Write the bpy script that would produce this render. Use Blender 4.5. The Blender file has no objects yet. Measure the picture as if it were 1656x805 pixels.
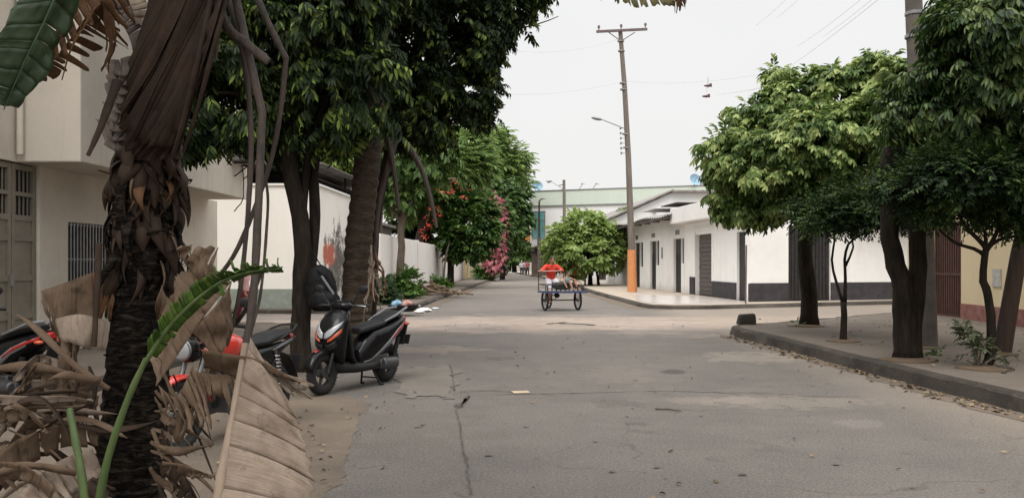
import bpy, bmesh, math, random
import numpy as np
from mathutils import Vector, Matrix
rad = math.radians
random.seed(7)
rng = np.random.default_rng(7)
scene = bpy.context.scene
C = scene.collection

# ------------------------------------------------------------------ camera
F, CX, CY, H = 1350.0, 850.0, 424.0, 1.55          # focal length, vanishing point in photo pixels, eye height
cam_d = bpy.data.cameras.new('camera')
cam = bpy.data.objects.new('camera', cam_d)
C.objects.link(cam)
cam.location = (0, 0, H)
cam.rotation_euler = (rad(90), 0, 0)
cam_d.sensor_width = 36
cam_d.lens = F / 1656 * 36
cam_d.shift_x = -22 / 1656
cam_d.shift_y = 21.5 / 1656
cam_d.clip_end = 2000
cam_d.clip_start = 0.05
scene.camera = cam

# ------------------------------------------------------------------ sky and sun (bright overcast noon)
world = bpy.data.worlds.new('World')
scene.world = world
world.use_nodes = True
wn, wl = world.node_tree.nodes, world.node_tree.links
wn.clear()
SUN_EL, SUN_AZ = 58.0, 195.0                        # azimuth measured clockwise from +Y: behind the camera, a little left
w_out = wn.new('ShaderNodeOutputWorld')
w_bg = wn.new('ShaderNodeBackground'); w_bg.inputs['Strength'].default_value = 0.1
w_sky = wn.new('ShaderNodeTexSky'); w_sky.sky_type = 'NISHITA'; w_sky.sun_disc = False
w_sky.sun_elevation = rad(SUN_EL); w_sky.sun_rotation = rad(SUN_AZ)
w_sky.air_density = 1.5; w_sky.dust_density = 4.0
w_tc = wn.new('ShaderNodeTexCoord')
w_no = wn.new('ShaderNodeTexNoise'); w_no.inputs['Scale'].default_value = 1.6; w_no.inputs['Detail'].default_value = 5
w_rp = wn.new('ShaderNodeValToRGB')
w_rp.color_ramp.elements[0].position = 0.3; w_rp.color_ramp.elements[0].color = (6.5, 6.46, 6.4, 1)
w_rp.color_ramp.elements[1].position = 0.7; w_rp.color_ramp.elements[1].color = (6.9, 6.86, 6.78, 1)
w_mx = wn.new('ShaderNodeMixRGB'); w_mx.inputs[0].default_value = 0.93
wl.new(w_tc.outputs['Generated'], w_no.inputs['Vector']); wl.new(w_no.outputs['Fac'], w_rp.inputs['Fac'])
# overcast skies are brighter overhead than near the horizon
w_sp = wn.new('ShaderNodeSeparateXYZ'); wl.new(w_tc.outputs['Generated'], w_sp.inputs[0])
w_zr = wn.new('ShaderNodeMapRange'); w_zr.inputs['From Min'].default_value = 0.34; w_zr.inputs['From Max'].default_value = 1.0
w_zr.inputs['To Min'].default_value = 1.0; w_zr.inputs['To Max'].default_value = 3.5; wl.new(w_sp.outputs['Z'], w_zr.inputs['Value'])
w_ml = wn.new('ShaderNodeVectorMath'); w_ml.operation = 'SCALE'; wl.new(w_rp.outputs['Color'], w_ml.inputs[0]); wl.new(w_zr.outputs['Result'], w_ml.inputs['Scale'])
wl.new(w_sky.outputs['Color'], w_mx.inputs[1]); wl.new(w_ml.outputs[0], w_mx.inputs[2])
wl.new(w_mx.outputs['Color'], w_bg.inputs['Color']); wl.new(w_bg.outputs['Background'], w_out.inputs['Surface'])

sun_d = bpy.data.lights.new('sun', 'SUN')
sun_d.energy = 1.5; sun_d.angle = rad(30); sun_d.color = (1.0, 0.96, 0.9)
sun = bpy.data.objects.new('sun', sun_d)
C.objects.link(sun)
sun.rotation_euler = (rad(90 - SUN_EL), 0, rad(180 - SUN_AZ))

scene.view_settings.view_transform = 'Standard'
scene.view_settings.look = 'None'
scene.view_settings.gamma = 1.0
scene.view_settings.use_curve_mapping = False
scene.view_settings.exposure = 0.45
scene.render.engine = 'CYCLES'
scene.cycles.max_bounces = 8
scene.cycles.transparent_max_bounces = 8

# ------------------------------------------------------------------ helpers
def P(px, py, d):
    return Vector(((px - CX) / F * d, d, H + (CY - py) / F * d))
def GX(px, Y):
    return (px - CX) / F * Y

def mk(name, c1, c2=None, scale=4.0, rough=0.8, bump=0.0, bscale=60.0, metal=0.0, spec=0.35, coat=0.0, stretch=(1, 1, 1), c3=None, lo=0.35, hi=0.65, detail=6):
    m = bpy.data.materials.new(name); m.use_nodes = True
    n, l = m.node_tree.nodes, m.node_tree.links
    b = n['Principled BSDF']
    b.inputs['Roughness'].default_value = rough
    b.inputs['Metallic'].default_value = metal
    b.inputs['Specular IOR Level'].default_value = spec
    b.inputs['Coat Weight'].default_value = coat
    b.inputs['Base Color'].default_value = (*c1, 1)
    if c2 or bump:
        g = n.new('ShaderNodeNewGeometry') if False else n.new('ShaderNodeTexCoord')
        mp = n.new('ShaderNodeMapping'); mp.inputs['Scale'].default_value = stretch
        l.new(g.outputs['Object'], mp.inputs['Vector'])
    if c2:
        t = n.new('ShaderNodeTexNoise'); t.inputs['Scale'].default_value = scale; t.inputs['Detail'].default_value = detail
        t.inputs['Roughness'].default_value = 0.65
        r = n.new('ShaderNodeValToRGB')
        r.color_ramp.elements[0].position = lo; r.color_ramp.elements[0].color = (*c1, 1)
        r.color_ramp.elements[1].position = hi; r.color_ramp.elements[1].color = (*c2, 1)
        if c3:
            e = r.color_ramp.elements.new((lo + hi) / 2); e.color = (*c3, 1)
        l.new(mp.outputs['Vector'], t.inputs['Vector']); l.new(t.outputs['Fac'], r.inputs['Fac'])
        l.new(r.outputs['Color'], b.inputs['Base Color'])
    if bump:
        t2 = n.new('ShaderNodeTexNoise'); t2.inputs['Scale'].default_value = bscale; t2.inputs['Detail'].default_value = 5
        bp = n.new('ShaderNodeBump'); bp.inputs['Strength'].default_value = bump; bp.inputs['Distance'].default_value = 0.02
        l.new(mp.outputs['Vector'], t2.inputs['Vector']); l.new(t2.outputs['Fac'], bp.inputs['Height'])
        l.new(bp.outputs['Normal'], b.inputs['Normal'])
    return m

def mk_leaf(name, dark, mid, light, trans=0.25, rough=0.45, p=(0.0, 0.6, 1.0), spec=0.26):
    m = bpy.data.materials.new(name); m.use_nodes = True
    n, l = m.node_tree.nodes, m.node_tree.links
    b = n['Principled BSDF']; out = n['Material Output']
    g = n.new('ShaderNodeNewGeometry'); r = n.new('ShaderNodeValToRGB')
    e = r.color_ramp.elements
    e[0].position = p[0]; e[0].color = (*dark, 1); e[1].position = p[2]; e[1].color = (*light, 1)
    x = e.new(p[1]); x.color = (*mid, 1)
    # whole twigs of older and of younger leaves
    tcn = n.new('ShaderNodeTexCoord'); tn = n.new('ShaderNodeTexNoise'); tn.inputs['Scale'].default_value = 1.9; tn.inputs['Detail'].default_value = 3; l.new(tcn.outputs['Object'], tn.inputs['Vector'])
    mr = n.new('ShaderNodeMapRange'); mr.inputs['From Min'].default_value = .36; mr.inputs['From Max'].default_value = .68; mr.inputs['To Min'].default_value = -.38; mr.inputs['To Max'].default_value = .42; l.new(tn.outputs['Fac'], mr.inputs['Value'])
    ad = n.new('ShaderNodeMath'); ad.operation = 'ADD'; ad.use_clamp = True; l.new(g.outputs['Random Per Island'], ad.inputs[0]); l.new(mr.outputs['Result'], ad.inputs[1])
    l.new(ad.outputs['Value'], r.inputs['Fac']); l.new(r.outputs['Color'], b.inputs['Base Color'])
    b.inputs['Roughness'].default_value = rough; b.inputs['Specular IOR Level'].default_value = spec
    tr = n.new('ShaderNodeBsdfTranslucent'); hs = n.new('ShaderNodeHueSaturation'); hs.inputs['Value'].default_value = 1.25; hs.inputs['Hue'].default_value = .49; l.new(r.outputs['Color'], hs.inputs['Color']); l.new(hs.outputs['Color'], tr.inputs['Color'])
    mx = n.new('ShaderNodeMixShader'); mx.inputs[0].default_value = trans
    l.new(b.outputs['BSDF'], mx.inputs[1]); l.new(tr.outputs['BSDF'], mx.inputs[2]); l.new(mx.outputs['Shader'], out.inputs['Surface'])
    return m

def uv_set(o, uv):
    """store one UV per vertex so that veins can run along the blade"""
    me = o.data; lay = me.uv_layers.new(name='vein'); idx = np.empty(len(me.loops), np.int32); me.loops.foreach_get('vertex_index', idx)
    lay.data.foreach_set('uv', np.array(uv, float)[idx].ravel())
def mk_dry(name, pale, mid, dark, rough=.78):
    """dry leaf: fine fibres along the veins, blotches and dark scorched stains"""
    m = bpy.data.materials.new(name); m.use_nodes = True; n, l = m.node_tree.nodes, m.node_tree.links
    b = n['Principled BSDF']; b.inputs['Roughness'].default_value = rough; b.inputs['Specular IOR Level'].default_value = .2
    tc = n.new('ShaderNodeTexCoord')
    def nz(vec, sc, st, det=5):
        mp = n.new('ShaderNodeMapping'); mp.inputs['Scale'].default_value = st; l.new(vec, mp.inputs['Vector'])
        t = n.new('ShaderNodeTexNoise'); t.inputs['Scale'].default_value = sc; t.inputs['Detail'].default_value = det; t.inputs['Roughness'].default_value = .7; l.new(mp.outputs['Vector'], t.inputs['Vector']); return t.outputs['Fac']
    fib = nz(tc.outputs['UV'], 1.0, (70, 2.5, 1)); blo = nz(tc.outputs['Object'], 6, (1, 1, 1), 7); sta = nz(tc.outputs['Object'], 14, (1, 1, 1), 7)
    def rp(f, a, c, ca, cb):
        r = n.new('ShaderNodeValToRGB'); e = r.color_ramp.elements; e[0].position = a; e[0].color = (*ca, 1); e[1].position = c; e[1].color = (*cb, 1); l.new(f, r.inputs['Fac']); return r.outputs['Color']
    def mx(f, a, c, mode='MIX'):
        x = n.new('ShaderNodeMixRGB'); x.blend_type = mode
        for i, q in enumerate((f, a, c)):
            if isinstance(q, (int, float)): x.inputs[i].default_value = q
            elif isinstance(q, tuple): x.inputs[i].default_value = (*q, 1)
            else: l.new(q, x.inputs[i])
        return x.outputs['Color']
    col = mx(rp(blo, .38, .64, (0, 0, 0), (1, 1, 1)), pale, mid)
    col = mx(rp(sta, .56, .70, (0, 0, 0), (.85, .85, .85)), col, dark)
    col = mx(.6, col, rp(fib, .30, .70, (.58, .56, .54), (1.32, 1.30, 1.28)), 'MULTIPLY')
    l.new(col, b.inputs['Base Color'])
    bp = n.new('ShaderNodeBump'); bp.inputs['Strength'].default_value = .5; bp.inputs['Distance'].default_value = .006; l.new(fib, bp.inputs['Height']); l.new(bp.outputs['Normal'], b.inputs['Normal'])
    tr = n.new('ShaderNodeBsdfTranslucent'); l.new(col, tr.inputs['Color']); ms = n.new('ShaderNodeMixShader'); ms.inputs[0].default_value = .15
    l.new(b.outputs['BSDF'], ms.inputs[1]); l.new(tr.outputs['BSDF'], ms.inputs[2]); l.new(ms.outputs['Shader'], n['Material Output'].inputs['Surface'])
    return m

def tag(o, label=None, cat=None, group=None, kind=None):
    if label: o['label'] = label
    if cat: o['category'] = cat
    if group: o['group'] = group
    if kind: o['kind'] = kind
    return o

WORLD_OFF = {}                                       # world offset of each root, so parts may be written in world metres
def thing(name, label, cat, loc=(0, 0, 0), rotz=0.0, group=None):
    o = bpy.data.objects.new(name, None); C.objects.link(o)
    o.location = loc; o.rotation_euler = (0, 0, rotz); o.empty_display_size = 0.2
    WORLD_OFF[o] = Vector(loc)
    return tag(o, label, cat, group)

def put(name, me, m, parent=None):
    o = bpy.data.objects.new(name, me); C.objects.link(o)
    for x in (m if isinstance(m, (list, tuple)) else [m]): me.materials.append(x)
    if parent is not None:
        o.parent = parent; WORLD_OFF[o] = WORLD_OFF[parent]
    else:
        WORLD_OFF[o] = Vector((0, 0, 0))
    return o

class G:
    """collects shapes, then links them as one mesh object"""
    def __init__(s): s.v = []; s.f = []; s.mi = []; s.cur = 0; s.M = Matrix.Identity(4)
    def mat(s, i): s.cur = i; return s
    def at(s, m): s.M = m; return s
    def add(s, vs, fs):
        b = len(s.v)
        s.v += [tuple(s.M @ Vector(v)) for v in vs]
        s.f += [tuple(b + i for i in f) for f in fs]
        s.mi += [s.cur] * len(fs)
        return s
    def box(s, c, d, rot=None, taper=1.0):
        x, y, z = d[0] / 2, d[1] / 2, d[2] / 2
        vs = [Vector((sx * x * (taper if sz > 0 else 1), sy * y * (taper if sz > 0 else 1), sz * z)) for sz in (-1, 1) for sy in (-1, 1) for sx in (-1, 1)]
        if rot is not None: vs = [rot @ v for v in vs]
        vs = [v + Vector(c) for v in vs]
        return s.add(vs, [(0, 2, 3, 1), (4, 5, 7, 6), (0, 1, 5, 4), (2, 6, 7, 3), (0, 4, 6, 2), (1, 3, 7, 5)])
    def bx(s, x0, x1, y0, y1, z0, z1):
        return s.box(((x0 + x1) / 2, (y0 + y1) / 2, (z0 + z1) / 2), (abs(x1 - x0), abs(y1 - y0), abs(z1 - z0)))
    def tube(s, pts, r, n=8, cap=True, jit=0.0, flat=1.0):
        pts = [Vector(p) for p in pts]; k = len(pts)
        rs = list(r) if isinstance(r, (list, tuple, np.ndarray)) else [r] * k
        vs = []; ref = None
        for i, p in enumerate(pts):
            t = (pts[min(i + 1, k - 1)] - pts[max(i - 1, 0)])
            t = t.normalized() if t.length > 1e-9 else Vector((0, 0, 1))
            if ref is None:
                ref = Vector((0, 1, 0)) if abs(t.y) < 0.9 else Vector((1, 0, 0))
            a = (ref - t * ref.dot(t)).normalized(); b = t.cross(a); ref = a
            for j in range(n):
                th = 2 * math.pi * j / n
                q = rs[i] * (1 + (random.uniform(-jit, jit) if jit else 0))
                vs.append(p + a * (math.cos(th) * q * flat) + b * (math.sin(th) * q))
        fs = [(i * n + j, i * n + (j + 1) % n, (i + 1) * n + (j + 1) % n, (i + 1) * n + j) for i in range(k - 1) for j in range(n)]
        if cap: fs += [tuple(reversed(range(n))), tuple(range((k - 1) * n, k * n))]
        return s.add(vs, fs)
    def rings(s, rings, cap=True):
        n = len(rings[0]); k = len(rings); vs = [p for r in rings for p in r]
        fs = [(i * n + j, i * n + (j + 1) % n, (i + 1) * n + (j + 1) % n, (i + 1) * n + j) for i in range(k - 1) for j in range(n)]
        if cap: fs += [tuple(reversed(range(n))), tuple(range((k - 1) * n, k * n))]
        return s.add(vs, fs)
    def ell(s, c, r, nu=14, nv=9, rot=None):
        vs = []; c = Vector(c)
        for i in range(nv + 1):
            ph = math.pi * i / nv
            for j in range(nu):
                th = 2 * math.pi * j / nu
                v = Vector((r[0] * math.sin(ph) * math.cos(th), r[1] * math.sin(ph) * math.sin(th), r[2] * math.cos(ph)))
                if rot is not None: v = rot @ v
                vs.append(c + v)
        fs = [(i * nu + j, (i + 1) * nu + j, (i + 1) * nu + (j + 1) % nu, i * nu + (j + 1) % nu) for i in range(nv) for j in range(nu)]
        return s.add(vs, fs)
    def torus(s, c, R, r, axis='X', n=28, m=10, flat=1.0):
        vs = []
        for i in range(n):
            a = 2 * math.pi * i / n
            for j in range(m):
                b = 2 * math.pi * j / m
                q = R + r * math.cos(b); h = r * math.sin(b) * flat
                if axis == 'X': v = (h, q * math.cos(a), q * math.sin(a))
                elif axis == 'Y': v = (q * math.cos(a), h, q * math.sin(a))
                else: v = (q * math.cos(a), q * math.sin(a), h)
                vs.append(Vector(c) + Vector(v))
        fs = [(i * m + j, ((i + 1) % n) * m + j, ((i + 1) % n) * m + (j + 1) % m, i * m + (j + 1) % m) for i in range(n) for j in range(m)]
        return s.add(vs, fs)
    def prism(s, poly, z0, z1):
        n = len(poly)
        vs = [(p[0], p[1], z0) for p in poly] + [(p[0], p[1], z1) for p in poly]
        fs = [tuple(reversed(range(n))), tuple(range(n, 2 * n))] + [(i, (i + 1) % n, n + (i + 1) % n, n + i) for i in range(n)]
        return s.add(vs, fs)
    def build(s, name, m, parent=None, local=False, smooth=True, angle=38, bevel=0.0, seg=2, fix=True):
        me = bpy.data.meshes.new(name)
        off = Vector((0, 0, 0)) if (local or parent is None) else WORLD_OFF[parent]
        me.from_pydata([(v[0] - off.x, v[1] - off.y, v[2] - off.z) for v in s.v], [], s.f)
        me.polygons.foreach_set('material_index', s.mi)
        if fix:
            b = bmesh.new(); b.from_mesh(me); bmesh.ops.recalc_face_normals(b, faces=b.faces); b.to_mesh(me); b.free()
        if smooth:
            me.polygons.foreach_set('use_smooth', [True] * len(me.polygons)); me.set_sharp_from_angle(angle=rad(angle))
        me.update()
        o = put(name, me, m, parent)
        if bevel:
            d = o.modifiers.new('bevel', 'BEVEL'); d.width = bevel; d.segments = seg; d.limit_method = 'ANGLE'; d.angle_limit = rad(40)
        return o

def wall_shape(g, o, u, length, z0, z1, thick, holes):
    """upright wall from o along unit vector u with rectangular openings (u0,u1,z0,z1); thickness goes to the left of u"""
    o = Vector((o[0], o[1], 0)); u = Vector((u[0], u[1], 0)).normalized(); nrm = Vector((-u.y, u.x, 0))
    us = sorted({0.0, length, *[h[0] for h in holes], *[h[1] for h in holes]})
    zs = sorted({z0, z1, *[h[2] for h in holes], *[h[3] for h in holes]})
    us = [x for x in us if 0 <= x <= length]; zs = [z for z in zs if z0 <= z <= z1]
    def solid(i, j):
        if i < 0 or j < 0 or i >= len(us) - 1 or j >= len(zs) - 1: return False
        a = (us[i] + us[i + 1]) / 2; b = (zs[j] + zs[j + 1]) / 2
        return not any(h[0] < a < h[1] and h[2] < b < h[3] for h in holes)
    def pt(a, z, t): v = o + u * a + nrm * t; return (v.x, v.y, z)
    for i in range(len(us) - 1):
        for j in range(len(zs) - 1):
            if not solid(i, j): continue
            a, b, c, d = us[i], us[i + 1], zs[j], zs[j + 1]
            g.add([pt(a, c, 0), pt(b, c, 0), pt(b, d, 0), pt(a, d, 0)], [(0, 1, 2, 3)])
            g.add([pt(a, c, thick), pt(b, c, thick), pt(b, d, thick), pt(a, d, thick)], [(3, 2, 1, 0)])
            if not solid(i - 1, j): g.add([pt(a, c, 0), pt(a, d, 0), pt(a, d, thick), pt(a, c, thick)], [(0, 1, 2, 3)])
            if not solid(i + 1, j): g.add([pt(b, c, 0), pt(b, c, thick), pt(b, d, thick), pt(b, d, 0)], [(0, 1, 2, 3)])
            if not solid(i, j - 1): g.add([pt(a, c, 0), pt(a, c, thick), pt(b, c, thick), pt(b, c, 0)], [(0, 1, 2, 3)])
            if not solid(i, j + 1): g.add([pt(a, d, 0), pt(b, d, 0), pt(b, d, thick), pt(a, d, thick)], [(0, 1, 2, 3)])

def frame_at(o, u):
    """matrix: local x along the wall, local y into the wall, z up"""
    u = Vector((u[0], u[1], 0)).normalized(); n = Vector((-u.y, u.x, 0))
    return Matrix(((u.x, n.x, 0, o[0]), (u.y, n.y, 0, o[1]), (0, 0, 1, 0), (0, 0, 0, 1)))

# ------------------------------------------------------------------ leaves in bulk (numpy)
def leaflet(L, w, droop=0.12, fold=0.12):
    V = np.array([[0, 0, 0], [-w * .8, L * .3, fold * w * 2], [-w * .75, L * .68, fold * w * 1.5 - droop * L * .4], [0, L, -droop * L], [w * .75, L * .68, fold * w * 1.5 - droop * L * .4], [w * .8, L * .3, fold * w * 2]])
    return V, np.array([[0, 3, 2, 1], [0, 5, 4, 3]])
def rotm(ax, a):
    return np.array(Matrix.Rotation(a, 3, ax))
def sprig(n, L, w, stem, spread, hang, seed=1):
    """n leaflets along a short twig pointing to +Y; hang tips them towards -Z"""
    r = np.random.default_rng(seed); VV = []; FF = []; k = 0
    for i in range(n):
        V, Fc = leaflet(L * r.uniform(.75, 1.15), w * r.uniform(.8, 1.15), droop=r.uniform(.05, .25))
        t = i / max(n - 1, 1); side = 1 if i % 2 else -1
        ang = side * spread * (1 - .75 * t) + r.uniform(-.25, .25)
        Rm = rotm('Z', -ang) @ rotm('X', -hang * r.uniform(.6, 1.3)) @ rotm('Y', r.uniform(-.7, .7))
        VV.append(V @ Rm.T + np.array([0, stem * t, -hang * .25 * stem * t * t])); FF.append(Fc + k); k += 6
    return np.concatenate(VV), np.concatenate(FF)

def bulk(name, pts, dirs, tmpl, mats, parent, size=(.8, 1.2), mi=None):
    n = len(pts); TV, TF = tmpl
    d = dirs / (np.linalg.norm(dirs, axis=1, keepdims=True) + 1e-9)
    up = np.tile(np.array([0, 0, 1.0]), (n, 1)) + rng.normal(0, .25, (n, 3))
    x = np.cross(d, up); x /= (np.linalg.norm(x, axis=1, keepdims=True) + 1e-9)
    z = np.cross(x, d)
    Rm = np.stack([x, d, z], axis=2)
    s = rng.uniform(size[0], size[1], n)[:, None, None]
    V = np.einsum('nij,vj->nvi', Rm, TV) * s + pts[:, None, :]
    off = np.array(WORLD_OFF[parent]) if parent is not None else np.zeros(3)
    V = (V - off).reshape(-1, 3)
    Fc = (TF[None] + (np.arange(n) * len(TV))[:, None, None]).reshape(-1, TF.shape[1])
    me = bpy.data.meshes.new(name); k = TF.shape[1]
    me.vertices.add(len(V)); me.vertices.foreach_set('co', V.ravel())
    me.loops.add(Fc.size); me.loops.foreach_set('vertex_index', Fc.ravel().astype(np.int32))
    me.polygons.add(len(Fc)); me.polygons.foreach_set('loop_start', np.arange(0, Fc.size, k, dtype=np.int32))
    if mi is not None: me.polygons.foreach_set('material_index', np.repeat(mi, len(TF)).astype(np.int32))
    me.update(calc_edges=True)
    return put(name, me, mats, parent)

def lobe_points(lobes, n, lo=.7, hi=1.05, up=0.0):
    """points spread through the outer shell of a cloud of ellipsoids, with outward directions"""
    L = np.array(lobes, float); area = L[:, 3] * L[:, 5] + L[:, 4] * L[:, 5] + L[:, 3] * L[:, 4]
    pick = rng.choice(len(L), n, p=area / area.sum())
    u = rng.normal(0, 1, (n, 3)); u[:, 2] += up; u /= np.linalg.norm(u, axis=1, keepdims=True)
    lump = 1 + .13 * np.sin(u[:, 0] * 5 + pick * 2.1) * np.sin(u[:, 2] * 6 + pick) + .08 * np.sin(u[:, 1] * 9 + pick * .7)
    rr = rng.uniform(lo, hi, n) * lump
    p = L[pick, :3] + u * L[pick, 3:6] * rr[:, None]
    keep = np.ones(n, bool)
    # tufts and gaps: thin the shell where a slow 3-D wave is low
    f_ = 2.2 / max(.35, float(np.median(L[:, 3])))
    wv = np.sin(p[:, 0] * f_ * 2.3 + 1.3 * np.sin(p[:, 2] * f_ * 1.7)) + np.sin(p[:, 1] * f_ * 2.0 + 1.1) * .8 + np.sin(p[:, 2] * f_ * 2.9 + 1.5 * np.sin(p[:, 0] * f_ * 1.3)) * 1.1
    keep &= rng.random(n) < np.clip(.60 + .48 * wv, .06, 1.0)
    p = p + u * (np.clip(wv, -1, 2.2) * .075 * L[pick, 3:6].mean(axis=1)).reshape(-1, 1)
    for i, l in enumerate(L):
        q = np.linalg.norm((p - l[:3]) / l[3:6], axis=1)
        keep &= ~((q < .62) & (pick != i))
    return p[keep], u[keep]

def px_lobes(lst):
    """lobes written as photo pixels: (px, py, depth, rx_px, rz_px[, ry_m])"""
    out = []
    for t in lst:
        px, py, d, rx, rz = t[:5]; c = P(px, py, d); a = rx / F * d; b = rz / F * d
        out.append((c.x, c.y, c.z, a, t[5] if len(t) > 5 else a, b))
    return out

def crown(name, parent, lobes, n, tmpl, mat, size=(.8, 1.2), gravity=.35, lo=.7, hi=1.05, up=0.15, stray=.06):
    p, u = lobe_points(lobes, int(n * 1.35), lo, hi, up)
    p2_, u2_ = lobe_points(lobes, int(n * stray), 1.05, 1.22, .5)
    p = np.concatenate([p, p2_]); u = np.concatenate([u, u2_])
    d = u * np.array([1, 1, .55]) + rng.normal(0, .35, p.shape) + np.array([0, 0, -gravity])
    return bulk(name, p, d, tmpl, mat, parent, size)

def wob(pts, n=10, amp=.03):
    """smooth a polyline of Vectors and add a little wander"""
    pts = [Vector(p) for p in pts]; out = []
    k = len(pts)
    for i in range(k - 1):
        p0 = pts[max(i - 1, 0)]; p1 = pts[i]; p2 = pts[i + 1]; p3 = pts[min(i + 2, k - 1)]
        m = max(2, n // (k - 1))
        for j in range(m):
            t = j / m
            q = .5 * ((2 * p1) + (p2 - p0) * t + (2 * p0 - 5 * p1 + 4 * p2 - p3) * t * t + (3 * p1 - p0 - 3 * p2 + p3) * t ** 3)
            if i or j: q = q + Vector((random.uniform(-amp, amp), random.uniform(-amp, amp), 0))
            out.append(q)
    out.append(pts[-1])
    return out
def lin(a, b, n): return [a + (b - a) * i / (n - 1) for i in range(n)]
# ------------------------------------------------------------------ ground materials
def nodes(name, rough=.9, spec=.25):
    m = bpy.data.materials.new(name); m.use_nodes = True
    n, l = m.node_tree.nodes, m.node_tree.links
    b = n['Principled BSDF']; b.inputs['Roughness'].default_value = rough; b.inputs['Specular IOR Level'].default_value = spec
    return m, n, l, b
def N_noise(n, l, vec, scale, detail=5, rough=.6, stretch=None):
    if stretch:
        mp = n.new('ShaderNodeMapping'); mp.inputs['Scale'].default_value = stretch; l.new(vec, mp.inputs['Vector']); vec = mp.outputs['Vector']
    t = n.new('ShaderNodeTexNoise'); t.inputs['Scale'].default_value = scale; t.inputs['Detail'].default_value = detail; t.inputs['Roughness'].default_value = rough
    l.new(vec, t.inputs['Vector']); return t.outputs['Fac']
def N_ramp(n, l, fac, a, b, ca=(0, 0, 0), cb=(1, 1, 1)):
    r = n.new('ShaderNodeValToRGB'); e = r.color_ramp.elements
    e[0].position = a; e[0].color = (*ca, 1); e[1].position = b; e[1].color = (*cb, 1)
    l.new(fac, r.inputs['Fac']); return r.outputs['Color']
def N_mix(n, l, fac, a, b, mode='MIX'):
    x = n.new('ShaderNodeMixRGB'); x.blend_type = mode
    for i, q in enumerate((fac, a, b)):
        if isinstance(q, (int, float)): x.inputs[i].default_value = q
        elif isinstance(q, tuple): x.inputs[i].default_value = (*q, 1)
        else: l.new(q, x.inputs[i])
    return x.outputs['Color']
def N_math(n, l, op, a, b=0.0, clamp=False):
    x = n.new('ShaderNodeMath'); x.operation = op; x.use_clamp = clamp
    for i, q in enumerate((a, b)):
        if isinstance(q, (int, float)): x.inputs[i].default_value = q
        else: l.new(q, x.inputs[i])
    return x.outputs['Value']
def N_bump(n, l, b, h, strength=.4, dist=.01):
    x = n.new('ShaderNodeBump'); x.inputs['Strength'].default_value = strength; x.inputs['Distance'].default_value = dist
    l.new(h, x.inputs['Height']); l.new(x.outputs['Normal'], b.inputs['Normal'])

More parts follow.
